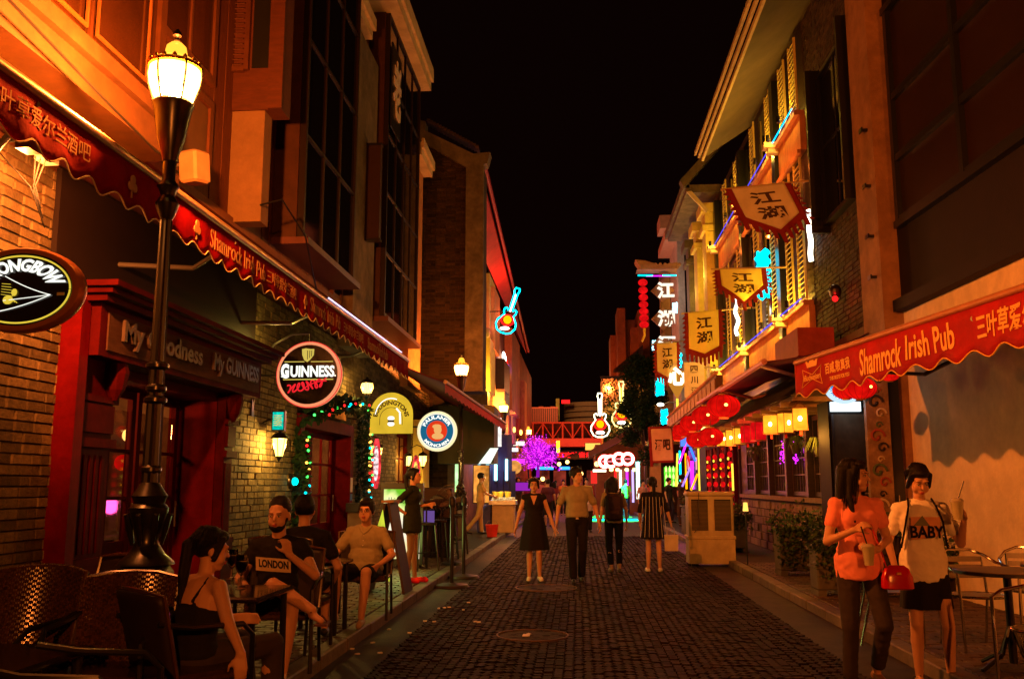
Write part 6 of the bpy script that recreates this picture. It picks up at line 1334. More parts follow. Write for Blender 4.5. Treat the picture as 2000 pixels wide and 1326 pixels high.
for i, (px, py, yy, lab) in enumerate(((470, 1146, 5.85, 'stemmed goblet of water on the glossy table, nearer the camera'), (452, 1130, 6.3, 'stemmed goblet behind the other one, in front of the woman'))):
    p = U(px, py, z=.811); g = thing('goblet', lab, 'glass', p, 0, 'stemmed goblets on the pub table', world=False)
    obj('bowl', MB().lathe([(.035, .0), (.03, .005), (.006, .012), (.006, .075), (.02, .09), (.038, .12), (.043, .16), (.038, .215), (.035, .215), (.04, .16), (.034, .12), (.002, .09)], (0, 0, 0), 24), cg_, g, smooth=True)
    obj('drink', MB().lathe([(.002, .095), (.033, .122), (.037, .15), (.036, .17), (.001, .17)], (0, 0, 0), 20), mat('pale_drink', (.8, .7, .3), .1, spec=.8), g, smooth=True)  # bright yellow puts the glass highlights into the drink's colour
# crowd stands: two weighted posts
for px, py, lab in ((882, 1148, 'black post on a round weighted base, nearer, at the left road edge'), (905, 1130, 'black post on a round weighted base, just behind the nearer one')):
    p = U(px, py, z=.0); t = thing('weighted_post', lab, 'post', p, 0, 'black posts on round bases', world=False)
    obj('base', MB().lathe([(.24, 0), (.26, .02), (.24, .05), (.05, .08)], (0, 0, 0), 28), mat('base_rubber', (.03, .02, .015), .5), t, smooth=True); obj('post', MB().cyl((0, 0, .06), (0, 0, 1.22), .028), metal, t)
    obj('barrier_clip', MB().lathe([(.04, 1.16), (.05, 1.2), (.05, 1.28), (.03, 1.32)], (0, 0, 0), 12), black, t)
# tall bar stools and high table
def stool(p, lab):
    t = thing('bar_stool', lab, 'stool', p, random.uniform(0, 1), 'dark bar stools on the left pavement', world=False)
    obj('seat', MB().bev(-.18, .18, -.18, .18, .72, .76, .01), woodd, t)
    for a in (-1, 1):
        for b_ in (-1, 1): obj('leg', MB().cyl((a * .2, b_ * .2, 0), (a * .15, b_ * .15, .72), .018), metal, t)
    obj('footrest', MB().bx(-.18, .18, -.19, -.17, .28, .3).bx(-.18, .18, .17, .19, .28, .3), metal, t)
    obj('backrest', MB().bx(-.17, .17, .15, .17, .95, 1.1).bx(-.17, -.15, .15, .17, .76, .95).bx(.15, .17, .15, .17, .76, .95), woodd, t); return t
for i, (px, lab) in enumerate(((852, 'dark bar stool nearest the standing woman'), (872, 'dark bar stool second from the standing woman'), (893, 'dark bar stool behind the weighted posts'), (912, 'farthest dark bar stool beside the kerb'))): stool(V((-2.55 + .02 * i, 15.2 + i * 1.15, .12)), lab)
square_table('high dark bar table among the stools', -3.1, -2.6, 15.6, 18.6, .95)
t = thing('menu_stand', 'small violet lit menu on the high bar table', 'menu', (-2.9, 15.8, 1.08)); a = U(838, 1010, y=15.7); obj('sheet', MB().cb(a, (.18, .02, .22), None), emat('menu_violet', (.3, .15, .6), .45), t); obj('foot', MB().cb(a - V((0, -.02, .12)), (.16, .08, .02)), black, t)
a = U(855, 985, y=17.8); t = thing('loudspeaker', 'tall black loudspeaker cabinet standing before the dark brick wall', 'loudspeaker', a); obj('cabinet', MB().bev(a.x - .28, a.x + .26, 17.8, 18.2, .12, U(855, 952, y=17.8).z, .02), mat('cabinet_black', (.03, .012, .008), .5), t); obj('grille', MB().lathe([(.16, 0), (.18, -.01), (.16, -.02)], (a.x, 17.8, a.z), 20, 'Y'), metal, t)
a = U(882, 980, y=16.2); t = thing('standing_fan', 'black standing fan with wire cage behind the stools', 'fan', a)
b = MB()
for r in (.08, .16, .24, .3): b.tube(ringpts(a, r, 1, 1, 0, 345, 24), .003, 4, True)
for k in range(12): b.cyl(a, a + V((.3 * math.cos(k * math.pi / 6), -.04, .3 * math.sin(k * math.pi / 6))), .003, n=4)
obj('cage', b, metal, t); obj('pole', MB().cyl((a.x, a.y + .05, .12), a + V((0, .05, 0)), .02).lathe([(.2, .12), (.18, .16), (.02, .2)], (a.x, a.y + .05, 0), 16), black, t)
for k in range(4): ang = k * math.pi / 2 + .3; obj('blade', MB().ell(a + V((.12 * math.cos(ang), .02, .12 * math.sin(ang))), (.1, .012, .05), Matrix.Rotation(-ang, 3, 'Y')), mat('blade_dark', (.1, .06, .05)), t)
# lit poster stand and A-board
a, c = U(762, 955, y=15.2), U(797, 1130, y=15.2)
t = thing('lit_poster_stand', 'tall glowing green and white poster stand behind the standing woman', 'poster stand', (a.x, 15.2, .12)); x1 = U(812, 955, y=15.2).x
obj('case', MB().bx(a.x - .16, x1 + .12, 15.22, 15.34, .2, a.z + .1), black, t)
m = bpy.data.materials.new('poster_light_art'); m.use_nodes = True; N, L = ns(m); N.remove(N['Principled BSDF']); tc = N.new('ShaderNodeTexCoord'); n1 = N.new('ShaderNodeTexNoise'); n1.inputs['Scale'].default_value = 4; cr = N.new('ShaderNodeValToRGB'); e = N.new('ShaderNodeEmission'); e.inputs[1].default_value = 1.15
sp_ = N.new('ShaderNodeSeparateXYZ'); L.new(tc.outputs['Object'], sp_.inputs[0]); ad = N.new('ShaderNodeMath'); ad.operation = 'MULTIPLY_ADD'; ad.inputs[1].default_value = .42; L.new(sp_.outputs[2], ad.inputs[0]); mm = N.new('ShaderNodeMath'); mm.operation = 'MULTIPLY'; mm.inputs[1].default_value = .5; L.new(n1.outputs[0], mm.inputs[0]); L.new(mm.outputs[0], ad.inputs[2]); L.new(tc.outputs['Object'], n1.inputs['Vector'])
cr.color_ramp.elements[0].color = (.9, .75, .25, 1); cr.color_ramp.elements[1].color = (.15, .5, .02, 1); cr.color_ramp.elements[0].position = .3; el = cr.color_ramp.elements.new(.55); el.color = (1, .9, .7, 1); el = cr.color_ramp.elements.new(.78); el.color = (.8, .9, .3, 1); cr.color_ramp.elements[-1].position = .88
L.new(ad.outputs[0], cr.inputs[0]); L.new(cr.outputs[0], e.inputs[0]); L.new(e.outputs[0], N['Material Output'].inputs[0])
obj('poster', MB().bx(a.x - .1, x1 + .07, 15.19, 15.22, .3, a.z), m, t); text('Heineken', flat(V(((a.x + x1) / 2 - .08, 15.185, a.z - .18)), X_, Z_, .3, .1), mat('print_green', (.02, .12, .02)), t)
light('poster_spill', (a.x + .35, 14.7, .7), 22, (.75, 1, .2), .3, t)
t = thing('sandwich_board', 'folding A board with yellow green lit face beside the man in glasses', 'signboard', (-2.7, 12, .12))
p0, p1 = U(760, 985, y=12.0), U(745, 988, y=12.0)
bx0 = U(742, 985, y=12).x
LP = lambda u, v, d: V((bx0 + .12, 12.0 - .28 + .56 * u, .14 + v * 1.12)) + V((.22 * (1 - v) + .06 + d, 0, 0))
obj('board', MB().prism([(0, 0), (1, 0), (1, 1), (0, 1)], LP, -.03, .0), mat('aboard_frame', (.06, .035, .02), .6, dirt=.4), t)
LP2 = lambda u, v, d: V((bx0 + .1, 12.0 - .28 + .56 * u, .14 + v * 1.12)) + V((-.25 * (1 - v) + .04 + d, 0, 0))
obj('board', MB().prism([(0, 0), (1, 0), (1, 1), (0, 1)], LP2, -.03, .0), M['aboard_frame'], t)
obj('end_poster', MB().prism([(-.3, 0), (-.04, 1.0), (.1, 0)], lambda u, v, d: V((bx0 + .14 + u, 11.7 + d, .3 + v * .88)), 0, .02), emat('aboard_yellow', (.75, .8, .05), .8, .3, 6), t)
obj('handle', MB().cb((bx0 + .15, 12, 1.28), (.16, .5, .03)), mat('handle_wood', (.3, .2, .1), .6), t)
# newspaper/menu box by the red door
a = U(700, 1000, y=16.4); t = thing('menu_cabinet', 'pale menu cabinet with a black lamp beside the red door', 'cabinet', a); obj('cabinet', MB().bev(a.x - .2, a.x + .16, 16.4, 16.8, .12, a.z, .02), mat('cabinet_pale', (.2, .14, .09), .6), t); obj('lid', MB().bx(a.x - .22, a.x + .2, 16.35, 16.85, a.z, a.z + .16), black, t)
# juice stall and red bucket
a, c = U(962, 985, y=27), U(1004, 1030, y=27)
t = thing('ice_stall', 'small food stall counter heaped with ice and yellow fruit beyond the waiter', 'stall', (a.x, 27, 0))
obj('counter', MB().bev(a.x, c.x, 26.8, 27.6, .12, a.z - .0, .02), mat('stall_tan', (.6, .42, .22), .7), t); obj('tray', MB().bx(a.x - .08, c.x + .06, 26.7, 27.7, a.z, a.z + .12), mat('tray_steel', (.7, .7, .65), .25, .6), t)
b = MB(); 
for k in range(160): p = V((random.uniform(a.x, c.x), random.uniform(26.75, 27.5), a.z + .12 + random.random() * .08)); s = random.uniform(.02, .045); b.cb(p, (s, s, s))
obj('ice', b, mat('ice', (.8, .85, .8), .15, spec=1), t, kind='stuff')
for k, x in enumerate((a.x + .05, a.x + .2, c.x - .2)): obj('fruit_tub', MB().lathe([(.07, 0), (.1, .2), (.08, .22)], (x, 27.3, a.z + .15), 10), mat('fruit_yellow', (.7, .5, .05)), t)
light('stall_bulb', (a.x + .3, 26.7, a.z + .7), 35, (1, .75, .35), .05, t)
t = thing('blue_bin', 'dark blue side panel crate beside the stall', 'crate', (a.x - .3, 27, 0)); obj('panel', MB().bev(a.x - .45, a.x - .05, 27, 27.5, .12, .9, .02), mat('bin_blue', (.08, .08, .35), .5), t)
p = U(995, 1040, z=.12); t = thing('bucket', 'red plastic bucket on the kerb by the ice stall', 'bucket', (-2.3, 24.8, .12), 0, None, world=False)
obj('shell', MB().lathe([(.13, 0), (.17, .3), (.18, .3), (.18, .32), (.155, .32), (.12, .02), (.001, .02)], (0, 0, 0), 20), mat('bucket_red', (.75, .05, .03), .4), t, smooth=True); obj('handle', MB().tube([(-.17, 0, .3), (-.1, 0, .42), (.1, 0, .42), (.17, 0, .3)], .006, 5), steel, t)
# LED floor wash at the stage area far down the road
q = thing('effect_projector', 'small projector throwing cyan and green light onto the road far away', 'projector', (3.0, 40, 3.2))
obj('housing', MB().cb((3.0, 40, 3.2), (.2, .3, .2)), metal, q)
spot('cyan_beam', (2.9, 40, 3.1), (1.9, 42.8, 0), 9000, (0, .9, .8), 34, .05, q, .2); spot('green_beam', (2.9, 40, 3.1), (1.5, 41.6, 0), 6000, (.05, 1, .1), 26, .05, q, .2)
light('street_neon_spill', (1.2, 30, 3.4), 60, (1, .12, .12), .3); light('street_neon_spill', (2.9, 24.6, .9), 35, (1, .06, .3), .2); light('street_neon_spill', (.3, 22.5, 3.6), 130, (1, .22, .06), .3); light('street_neon_spill', (-2.2, 33, 2.6), 60, (1, .35, .1), .3)  # added lights without fixtures, standing in for neon spill along the street

# ---- small lights and signs crowding the far street
rnd = random.Random(11)
def lit_box(lab, px, py, y, w_, h_, m, nm='lit_sign'):
    c = U(px, py, y=y); t = thing(nm, lab, 'sign', c); obj('face', MB().cb(c, (w_, .06, h_)), m, t); obj('frame', MB().cb(c + V((0, .05, 0)), (w_ + .06, .05, h_ + .06)), black, t); return t
lit_box('small warm white lit sign low beside the third street lamp', 1012, 866, 50, .7, .22, emat('s1', (1, .9, .7), 2))
lit_box('second small white lit sign just below the first beside the purple tree', 1002, 878, 46, .5, .18, emat('s2', (.8, .85, 1), 2.4))
lit_box('magenta lit sign at the left edge of the purple tree', 1008, 900, 44, .8, .2, neonM)
lit_box('long white lit bar sign on the corner bar wall', 1171, 919, 44, .62, .12, emat('s4', (1, .8, .6), 3))
lit_box('small red lit board on the corner bar wall', 1160, 932, 44.5, .3, .6, emat('s5', (.9, .03, .02), 1))
lit_box('narrow amber lit sign under the right end of the footbridge', 1158, 872, 56, .9, .4, emat('s6', (1, .5, .08), 1.6))
lit_box('tall white lit door panel right of the corner bar', 1246, 938, 41, .14, 1.6, emat('s7', (.9, 1, .85), 2.5))
lit_box('red lit shopfront panel left of the walking couple', 985, 905, 52, 1.1, .5, emat('s8', (.8, .1, .02), .9))
lit_box('violet lit counter far behind the woman in the dress', 1000, 950, 41, 1.6, .35, emat('s9', (.35, .02, .5), .9))
lit_box('orange lit shop window behind the ice stall', 940, 945, 30.5, .5, 1.2, emat('s10', (1, .35, .05), .9, .6, 3))
lit_box('tall green and white lit strip at the corner of the gabled house', 893, 930, 26.4, .12, 1.5, emat('s11', (.5, 1, .4), 1.4, .6, 2))
lit_box('pink lit poster inside the rainbow shop', 1352, 905, 30, .3, .4, emat('s12', (1, .35, .4), 1.1))
lit_box('blue lit poster above the rainbow columns', 1345, 862, 29, .5, .3, emat('s13', (.1, .25, .9), 1.2))
for k, (px, py, y) in enumerate(((1092, 906, 60), (1108, 902, 62), (1166, 906, 46), (1135, 925, 58), (1060, 935, 56), (1040, 945, 52), (1378, 838, 27), (1385, 834, 27), (1391, 838, 27.5))):
    c = U(px, py, y=y); t = thing('round_bulb', 'round warm bulb lamp %s' % ('above the crowd under the bridge', 'just right of the purple tree', 'left of the ring letters', 'low over the distant crowd', 'over the crowd left of centre', 'far left over the crowd', 'first of three among the red lanterns', 'middle of three among the red lanterns', 'last of three among the red lanterns')[k], 'lamp', c)
    obj('globe', MB().ell(c, (.13, .13, .13)), emat('globe_glow', (1, .6, .15), 5), t, smooth=True); obj('stem', MB().cyl(c + V((0, 0, .12)), c + V((0, 0, .5)), .015), metal, t)
t = thing('string_lights', 'loose string of tiny coloured bulbs under the far left eaves', 'string lights', U(985, 880, y=42))
for k in range(30):
    c = U(950 + k * 2.3, 872 + 8 * math.sin(k * .6), y=40); obj('bulb', MB().ell(c, (.035, .035, .035), n=6, m=4), rnd.choice((neonY, neonR, neonC, neonW)), t)
# ================================================================ PEOPLE
def frame(zd, xd):
    z = V(zd).normalized(); x = V(xd); x = (x - z * x.dot(z)).normalized(); y = z.cross(x); return Matrix((x, y, z)).transposed()
def hand(b, wr, hd, pn, s, curl=.5, k=1.0, spread=.0):
    hd = V(hd).normalized(); pn = V(pn); pn = (pn - hd * pn.dot(hd)).normalized(); th = hd.cross(pn) * s   # towards the thumb
    for i, o in enumerate((.027, .009, -.009, -.026)): b.capsule(wr + th * o * .55 * k, wr + hd * .078 * k + th * o * k, .014 * k, .0115 * k, 8)
    b.capsule(wr + hd * .02 * k + th * .02 * k, wr + hd * .05 * k + th * .035 * k, .014 * k, .012 * k, 8)
    for i, (o, L_) in enumerate(((.027, .9), (.009, 1.0), (-.009, .93), (-.026, .74))):
        p = wr + hd * .08 * k + th * o * k; a = 0; d0 = (hd + th * spread * (1.5 - i) * .3).normalized()
        for j, (seg, r0, r1) in enumerate(((.042, .0098, .009), (.027, .0092, .0082), (.021, .0082, .0066))):
            a += curl * (.5 + .1 * i) if j == 0 else curl * .8; d = d0 * math.cos(a) + pn * math.sin(a); q = p + d * seg * L_ * k; b.capsule(p, q, r0 * k, r1 * k, 8); p = q
    p = wr + hd * .035 * k + th * .036 * k; d = (hd * .7 + th * .6 + pn * (.15 + .35 * curl)).normalized(); q = p + d * .036 * k; b.capsule(p, q, .0125 * k, .0105 * k, 8)
    d = (hd * .9 + th * .2 + pn * (.2 + .5 * curl)).normalized(); b.capsule(q, q + d * .03 * k, .0105 * k, .008 * k, 8)
def person(label, loc, rz, pose=None, H=1.66, vox=.014, male=False, sk=None, topm=None, sleeve=.5, botm=None, leg=1.0, skirt=None, hair='long', hy=0, hp=0, shoem=None, curl=(.5, .5), hdir=(None, None), pnorm=(None, None), tophem=.86, belly=0, glasses=False, beard=False, group=None, barefoot=False, sleeveless=False, camisole=False):
    t = thing('person', label, 'person', loc, rz, group, world=False); sk = sk or skin; g = 1.12 if male else 1.0; f = H / 1.66
    J = dict(pel=(0, 0, .92), waist=(0, 0, 1.06), chest=(0, 0, 1.22), neck=(0, .0, 1.385), head=(0, -.02, 1.545), shL=(.152 * g, 0, 1.335), shR=(-.152 * g, 0, 1.335), elL=(.215 * g, .03, 1.08), elR=(-.215 * g, .03, 1.08),
             wrL=(.235 * g, -.04, .86), wrR=(-.235 * g, -.04, .86), hiL=(.085, 0, .88), hiR=(-.085, 0, .88), knL=(.09, -.01, .48), knR=(-.09, -.01, .48), anL=(.09, .02, .085), anR=(-.09, .02, .085), toL=(.105, -.14, .03), toR=(-.105, -.14, .03))
    J.update(pose or {}); J = {k: V(v) * f for k, v in J.items()}
    sp = frame(J['neck'] - J['pel'], J['shL'] - J['shR']); hipf = frame(J['waist'] - J['pel'], J['hiL'] - J['hiR'])
    b = MB()
    def torso(b, e, top=True):
        if camisole and e > 0:
            b.ell(J['chest'] + sp @ V((0, 0, -.05)), (.15 + e * .6, .098 + e, .13), sp); b.ell(J['waist'], (.132 + e, .098 + e, .15), sp)
            for s in (-1, 1): b.tube([J['chest'] + sp @ V((s * .075, -.1, .02)), J['chest'] + sp @ V((s * .08, -.06, .135)), J['chest'] + sp @ V((s * .08, .03, .15)), J['chest'] + sp @ V((s * .07, .11, .02))], .011, 6)
            return
        b.ell(J['chest'] + sp @ V((0, 0, .01)), ((.152 * g + e), .098 * g + e, .165 + e), sp)
        b.ell(J['chest'] + sp @ V((0, .0, .09)), ((.12 * g + e), .07 * g + e, .055 + e), sp)
        b.ell(J['waist'], (.132 * g + e + belly, .098 * g + e + belly, .15 + e), sp)
        if not male: 
            for s in (-1, 1): b.ell(J['chest'] + sp @ V((s * .06, -.062, .02)), (.065 + e * .5, .048 + e * .5, .065 + e * .5), sp)
        for q_ in 'LR': b.capsule(J['neck'] - sp @ V((0, -.01, .025)), J['sh' + q_] + V((0, 0, .0)), .05 * g + e * .8, .042 * g + e * .6)
        b.capsule(J['shL'], J['chest'] + sp @ V((.03, 0, .08)), .042 * g + e, .055 * g + e); b.capsule(J['shR'], J['chest'] + sp @ V((-.03, 0, .08)), .042 * g + e, .055 * g + e)
    torso(b, 0); b.ell(J['pel'], (.155 * (1 if not male else .98), .108, .115), hipf)
    b.capsule(J['neck'] - sp @ V((0, 0, .03)), J['head'] + V((0, .02, -.05)) * f, .052 * (1.15 if male else .95), .047 * (1.12 if male else .95))
    Hm = Matrix.Rotation(hy, 3, 'Z') @ Matrix.Rotation(hp, 3, 'X'); hc = J['head']; h = lambda x, y, z: hc + Hm @ V((x, y, z)) * f; fs_ = f * (1.04 if male else 1)
    R3 = Hm; sc3 = lambda a: tuple(q * fs_ for q in a)
    b.ell(h(0, .018, .025), sc3((.076, .093, .092)), R3); b.ell(h(0, -.028, -.03), sc3((.06, .062, .082)), R3); b.ell(h(0, -.055, -.092), sc3((.034 * (1.2 if male else 1), .032, .024)), R3)
    for s in (-1, 1): b.ell(h(s * .038, -.05, -.045), sc3((.026, .03, .035)), R3); b.ell(h(s * .077, .015, -.018), sc3((.01, .02, .03)), R3); b.ell(h(s * .03, -.078, .026), sc3((.024, .012, .009)), R3)
    b.capsule(h(0, -.085, .012), h(0, -.106, -.024), .008, .0125); b.ell(h(0, -.085, -.062), sc3((.022, .013, .014)), R3)
    for s in 'LR':
        b.capsule(J['sh' + s], J['el' + s], .047 * g, .036 * g); b.capsule(J['el' + s], J['wr' + s], .037 * g, .0235 * g)
        hd = V(hdir['LR'.index(s)]) if hdir['LR'.index(s)] is not None else (J['wr' + s] - J['el' + s]); pn = V(pnorm['LR'.index(s)]) if pnorm['LR'.index(s)] is not None else V((-1 if s == 'L' else 1, -.2, 0))
        hand(b, J['wr' + s], hd, pn, (1 if s == 'R' else -1) * (-1), curl['LR'.index(s)], 1.0 * g * .97)
        hi, kn, an, to = (J[q + s] for q in ('hi', 'kn', 'an', 'to')); m_ = kn.lerp(an, .33) + V((0, .012, 0))
        b.capsule(hi, kn, .08 * g * .97, .05 * g); b.capsule(kn, m_, .049 * g, .052 * g); b.capsule(m_, an, .051 * g, .032 * g); b.capsule(an + V((0, .02, -.035)), to, .032, .024)
    fuse('body', b, sk, t, vox, 4)
    if topm:
        b = MB(); torso(b, .013)
        if J['pel'].z > .7 * f:
            R_ = []
            for z, rx, ry in ((1.16, .132 * g, .1), (1.05, .14 * g + belly, .108 + belly), (.95, .174, .131 + belly), (tophem, .158 + max(0, .82 - tophem) * .35, .12 + max(0, .82 - tophem) * .2)): R_.append([J['pel'] + V((0, 0, z * f - J['pel'].z)) + V((rx * f * math.cos(i * math.pi / 10), ry * f * math.sin(i * math.pi / 10), .008 * math.cos(i * 1.9) if z == tophem else 0)) for i in range(20)])
            R_.reverse(); b.rings(R_)
        else: b.ell(J['pel'] + hipf @ V((0, 0, .05)), (.17 + belly, .125 + belly, .09), hipf)
        for s in 'LR':
            if camisole: continue
            if not sleeveless: b.capsule(J['sh' + s] - V((0, 0, .008)), J['sh' + s]  .lerp(J['el' + s], sleeve), .051 * g, (.055 if sleeve < .8 else .05) * g)
            else: b.capsule(J['sh' + s].lerp(J['neck'], .25), J['sh' + s].lerp(J['neck'], .5), .05, .05)
        fuse('shirt', b, topm, t, max(vox, .011), 3)
    if botm:
        b = MB(); b.ell(J['pel'], (.17, .12, .12), hipf)
        for s in 'LR':
            hi, kn, an = (J[q + s] for q in ('hi', 'kn', 'an'))
            if leg <= 1: b.capsule(hi, hi.lerp(kn, leg), .094 * g, (.088 - .02 * leg) * g)
            else: b.capsule(hi, kn, .092 * g, .066 * g); b.capsule(kn, kn.lerp(an, leg - 1), .065 * g, (.056 if leg < 2 else .05) * g)
        fuse('trousers' if leg > 1 else 'shorts', b, botm, t, max(vox, .011), 3)
    if skirt:
        m, hem, wid = skirt; R_ = []; n = 36
        for k in range(9):
            v = k / 8; z = (1.08 - (1.08 - hem) * v) * f; rr = (.13 + (wid - .13) * v ** .7) * (1 if v > .1 else 1); R_.append([V((J['pel'].x + (rr + .012 * math.cos(i * 2 * math.pi / n * 7) * v) * math.cos(2 * math.pi * i / n), J['pel'].y + (rr * .75 + .012 * math.cos(i * 2 * math.pi / n * 7) * v) * math.sin(2 * math.pi * i / n), z)) for i in range(n)])
        obj('skirt', MB().rings(R_), m, t, smooth=True)
    for s in 'LR':
        an, to = J['an' + s], J['to' + s]
        if shoem and not barefoot: b = MB(); b.capsule(an + V((0, .03, -.045)), to + V((0, -.015, .0)), .04, .034); b.capsule(an + V((0, .03, -.05)), to + V((0, 0, .02)), .036, .03); fuse('shoe', b, shoem, t, max(.009, vox * .8), 3)
        elif barefoot:
            b = MB(); d = to - an; b.prism([(-.035, -.03), (.04, -.03), (.045, .19), (-.04, .19)], lambda u, v, d_: V((to.x + u, an.y + .05 - v, to.z - .03 + d_)), 0, .012); b.tube([V((to.x - .035, to.y + .04, to.z - .01)), V((to.x, to.y + .035, to.z + .03)), V((to.x + .035, to.y + .04, to.z - .01))], .008, 5); b.tube([V((an.x - .035, an.y + .03, an.z - .03)), V((an.x, an.y - .035, an.z - .01)), V((an.x + .035, an.y + .03, an.z - .03))], .006, 5); obj('sandal', b, shoem or black, t)
    if vox < .02:
        b = MB(); b2 = MB(); b3 = MB()
        for s in (-1, 1): b.ell(h(s * .031, -.0855, .002), sc3((.0125, .006, .006)), R3, 8, 6); b2.ell(h(s * .031, -.0905, .001), sc3((.0055, .003, .006)), R3, 8, 6); b3.capsule(h(s * .016, -.093, .023), h(s * .046, -.083, .025), .0035, .0025, 6); b3.capsule(h(s * .019, -.09, .009), h(s * .044, -.083, .008), .0022, .0018, 5)
        obj('eyes', b, eyew, t, smooth=True); obj('pupils', b2, black, t, smooth=True); obj('eyebrows', b3, hairm, t, smooth=True)
        obj('lips', MB().ell(h(0, -.0965, -.058), sc3((.02, .007, .005)), R3, 10, 6).ell(h(0, -.096, -.067), sc3((.017, .007, .006)), R3, 10, 6), lipm, t, smooth=True)
    if glasses:
        b = MB()
        for s in (-1, 1): b.tube([h(s * .033 + .023 * math.cos(a / 8 * math.pi), -.104, .001 + .017 * math.sin(a / 8 * math.pi)) for a in range(16)], .002, 4, True); b.tube([h(s * .056, -.1, .004), h(s * .078, .01, .0)], .002, 4)
        b.tube([h(-.01, -.106, .004), h(.01, -.106, .004)], .002, 4); obj('glasses', b, metal, t)
    hb = MB(); vh = max(vox * .8, .009); e_ = lambda p, r: hb.ell(h(*p), sc3(r), R3)
    if hair == 'buzz': e_((0, .034, .048), (.083, .096, .092))
    elif hair == 'short':
        e_((0, .026, .042), (.087, .1, .099)); e_((0, -.03, .085), (.06, .055, .035)); [e_((s * .07, .01, .01), (.014, .04, .05)) for s in (-1, 1)]
    else:
        e_((0, .03, .035), (.087, .1, .098)); e_((0, -.035, .08), (.06, .05, .035))
        for s in (-1, 1): hb.capsule(h(s * .072, -.03, .06), h(s * .08, .0, -.05), .02, .02)
        if hair == 'long':
            for x in (-.06, -.02, .02, .06): hb.capsule(h(x, .07, .03), h(x * 1.3, .085, -.27 - .03 * math.cos(x * 40)), .05, .03)
            for s in (-1, 1): hb.capsule(h(s * .08, .01, .03), h(s * .09, -.0, -.16), .024, .026); hb.capsule(h(s * .09, 0, -.16), h(s * .1, -.045, -.33), .028, .014)
        if hair == 'bob':
            for x in (-.065, -.02, .02, .065): hb.capsule(h(x, .06, .02), h(x * 1.15, .06, -.12), .055, .045)
            for s in (-1, 1): hb.capsule(h(s * .08, .01, .03), h(s * .085, .0, -.11), .026, .026)
        if hair in ('pony', 'tied'):
            if hair == 'pony':
                hb.capsule(h(0, .1, .04), h(0, .135, -.0), .03, .036); hb.capsule(h(0, .135, -.0), h(0, .12, -.16), .036, .034); hb.capsule(h(0, .12, -.16), h(0, .1, -.32), .034, .014)
            else: hb.ell(h(0, .12, -.02), sc3((.04, .035, .04)), R3)
    if vox < .012 and hair in ('long', 'pony', 'tied'):
        sb = MB(); rn = random.Random(5)
        for k in range(150 if hair == 'long' else 60):
            a = rn.uniform(-2.5, 2.5) if hair == 'long' else rn.uniform(-1.8, 1.8); rx, ry = .092 + rn.uniform(-.003, .006), .106 + rn.uniform(-.003, .006)
            P0 = h(rx * .55 * math.sin(a), .03 + ry * .55 * math.cos(a), .118); P1 = h(rx * math.sin(a), .03 + ry * math.cos(a), .04)
            if hair == 'long': P2 = h(rx * 1.06 * math.sin(a), .03 + ry * .95 * math.cos(a), -.12); P3 = h(rx * (1.15 + rn.uniform(-.1, .15)) * math.sin(a), .03 + ry * .7 * math.cos(a), -.28 - rn.random() * .08); sb.tube([P0, P1, P2, P3], [.0022, .003, .0028, .001], 4)
            else: sb.tube([P0, P1, h(rx * .7 * math.sin(a), .09 + .03 * math.cos(a), -.03)], [.002, .0028, .0018], 4)
        obj('hair_strands', sb, hairm, t, kind='stuff')
    fuse('hair', hb, hairm, t, vh, 3)
    if beard: bb_ = MB(); bb_.ell(h(0, -.045, -.09), sc3((.05, .048, .034)), R3); [bb_.capsule(h(s * .066, -.01, -.03), h(s * .045, -.045, -.08), .014, .02) for s in (-1, 1)]; bb_.capsule(h(-.02, -.1, -.048), h(.02, -.1, -.048), .005, .005); fuse('beard', bb_, hairm, t, .008, 2)
    return t, J, h
def drum(b, c, r0, r1, h_, n=20): b.lathe([(r0, 0), (r1, h_)], c, n)
orange = cloth('orange_cotton', (.92, .3, .24)); whitec = cloth('white_cotton', (.88, .86, .78)); denim = cloth('dark_denim', (.045, .035, .035)); blackc = cloth('black_cotton', (.012, .01, .01)); khaki = cloth('khaki_cotton', (.3, .27, .17)); greyc = cloth('grey_cotton', (.22, .18, .13))
cupm = mat('cup_plastic', (.5, .48, .3), .2, spec=.7)
# --- woman in orange, right foreground
A, J, h = person('woman in orange T-shirt and dark jeans glancing sideways with a straw and iced drink', (2.06, 7.15, .0), .06,
    dict(shL=(.152, .01, 1.33), shR=(-.152, -.01, 1.335), elR=(-.235, -.05, 1.07), wrR=(-.09, -.2, 1.16), elL=(.225, .02, 1.08), wrL=(.07, -.2, 1.02), knR=(-.1, -.04, .47), anR=(-.1, .02, .085), toR=(-.12, -.13, .03), knL=(.1, -.16, .5), anL=(.11, .06, .16), toL=(.13, -.06, .06)),
    1.68, .0075, topm=orange, sleeve=.48, botm=denim, leg=1.85, hair='long', hy=.85, hp=.08, shoem=mat('sandal_tan', (.3, .15, .07)), curl=(.75, 1.1), hdir=((-.9, -.35, .15), (.75, -.35, .45)), pnorm=((0, .9, .2), (.3, .5, -.5)), tophem=.8)
c = V((-.02, -.26, .93)); t = thing('iced_drink', 'plastic cup of milky iced drink with dark straw held by the woman in orange', 'drink', V((2.06, 7.15, 0)) + Matrix.Rotation(.06, 3, 'Z') @ c, .06, None, world=False)
def cup(t, s=1.0, lean=.25):
    obj('cup', MB().lathe([(.03 * s, 0), (.043 * s, .12 * s), (.045 * s, .125 * s), (.001, .122 * s)], (0, 0, 0), 22), cupm, t, smooth=True); obj('lid', MB().lathe([(.046 * s, .122 * s), (.046 * s, .132 * s), (.03 * s, .15 * s), (.001, .152 * s)], (0, 0, 0), 22), mat('clear_lid', (.45, .42, .33), .15, spec=.8), t, smooth=True); obj('straw', MB().cyl((0, 0, .12 * s), (lean * .35, 0, .27 * s), .005), black, t)
cup(t, 1.0, -.12)
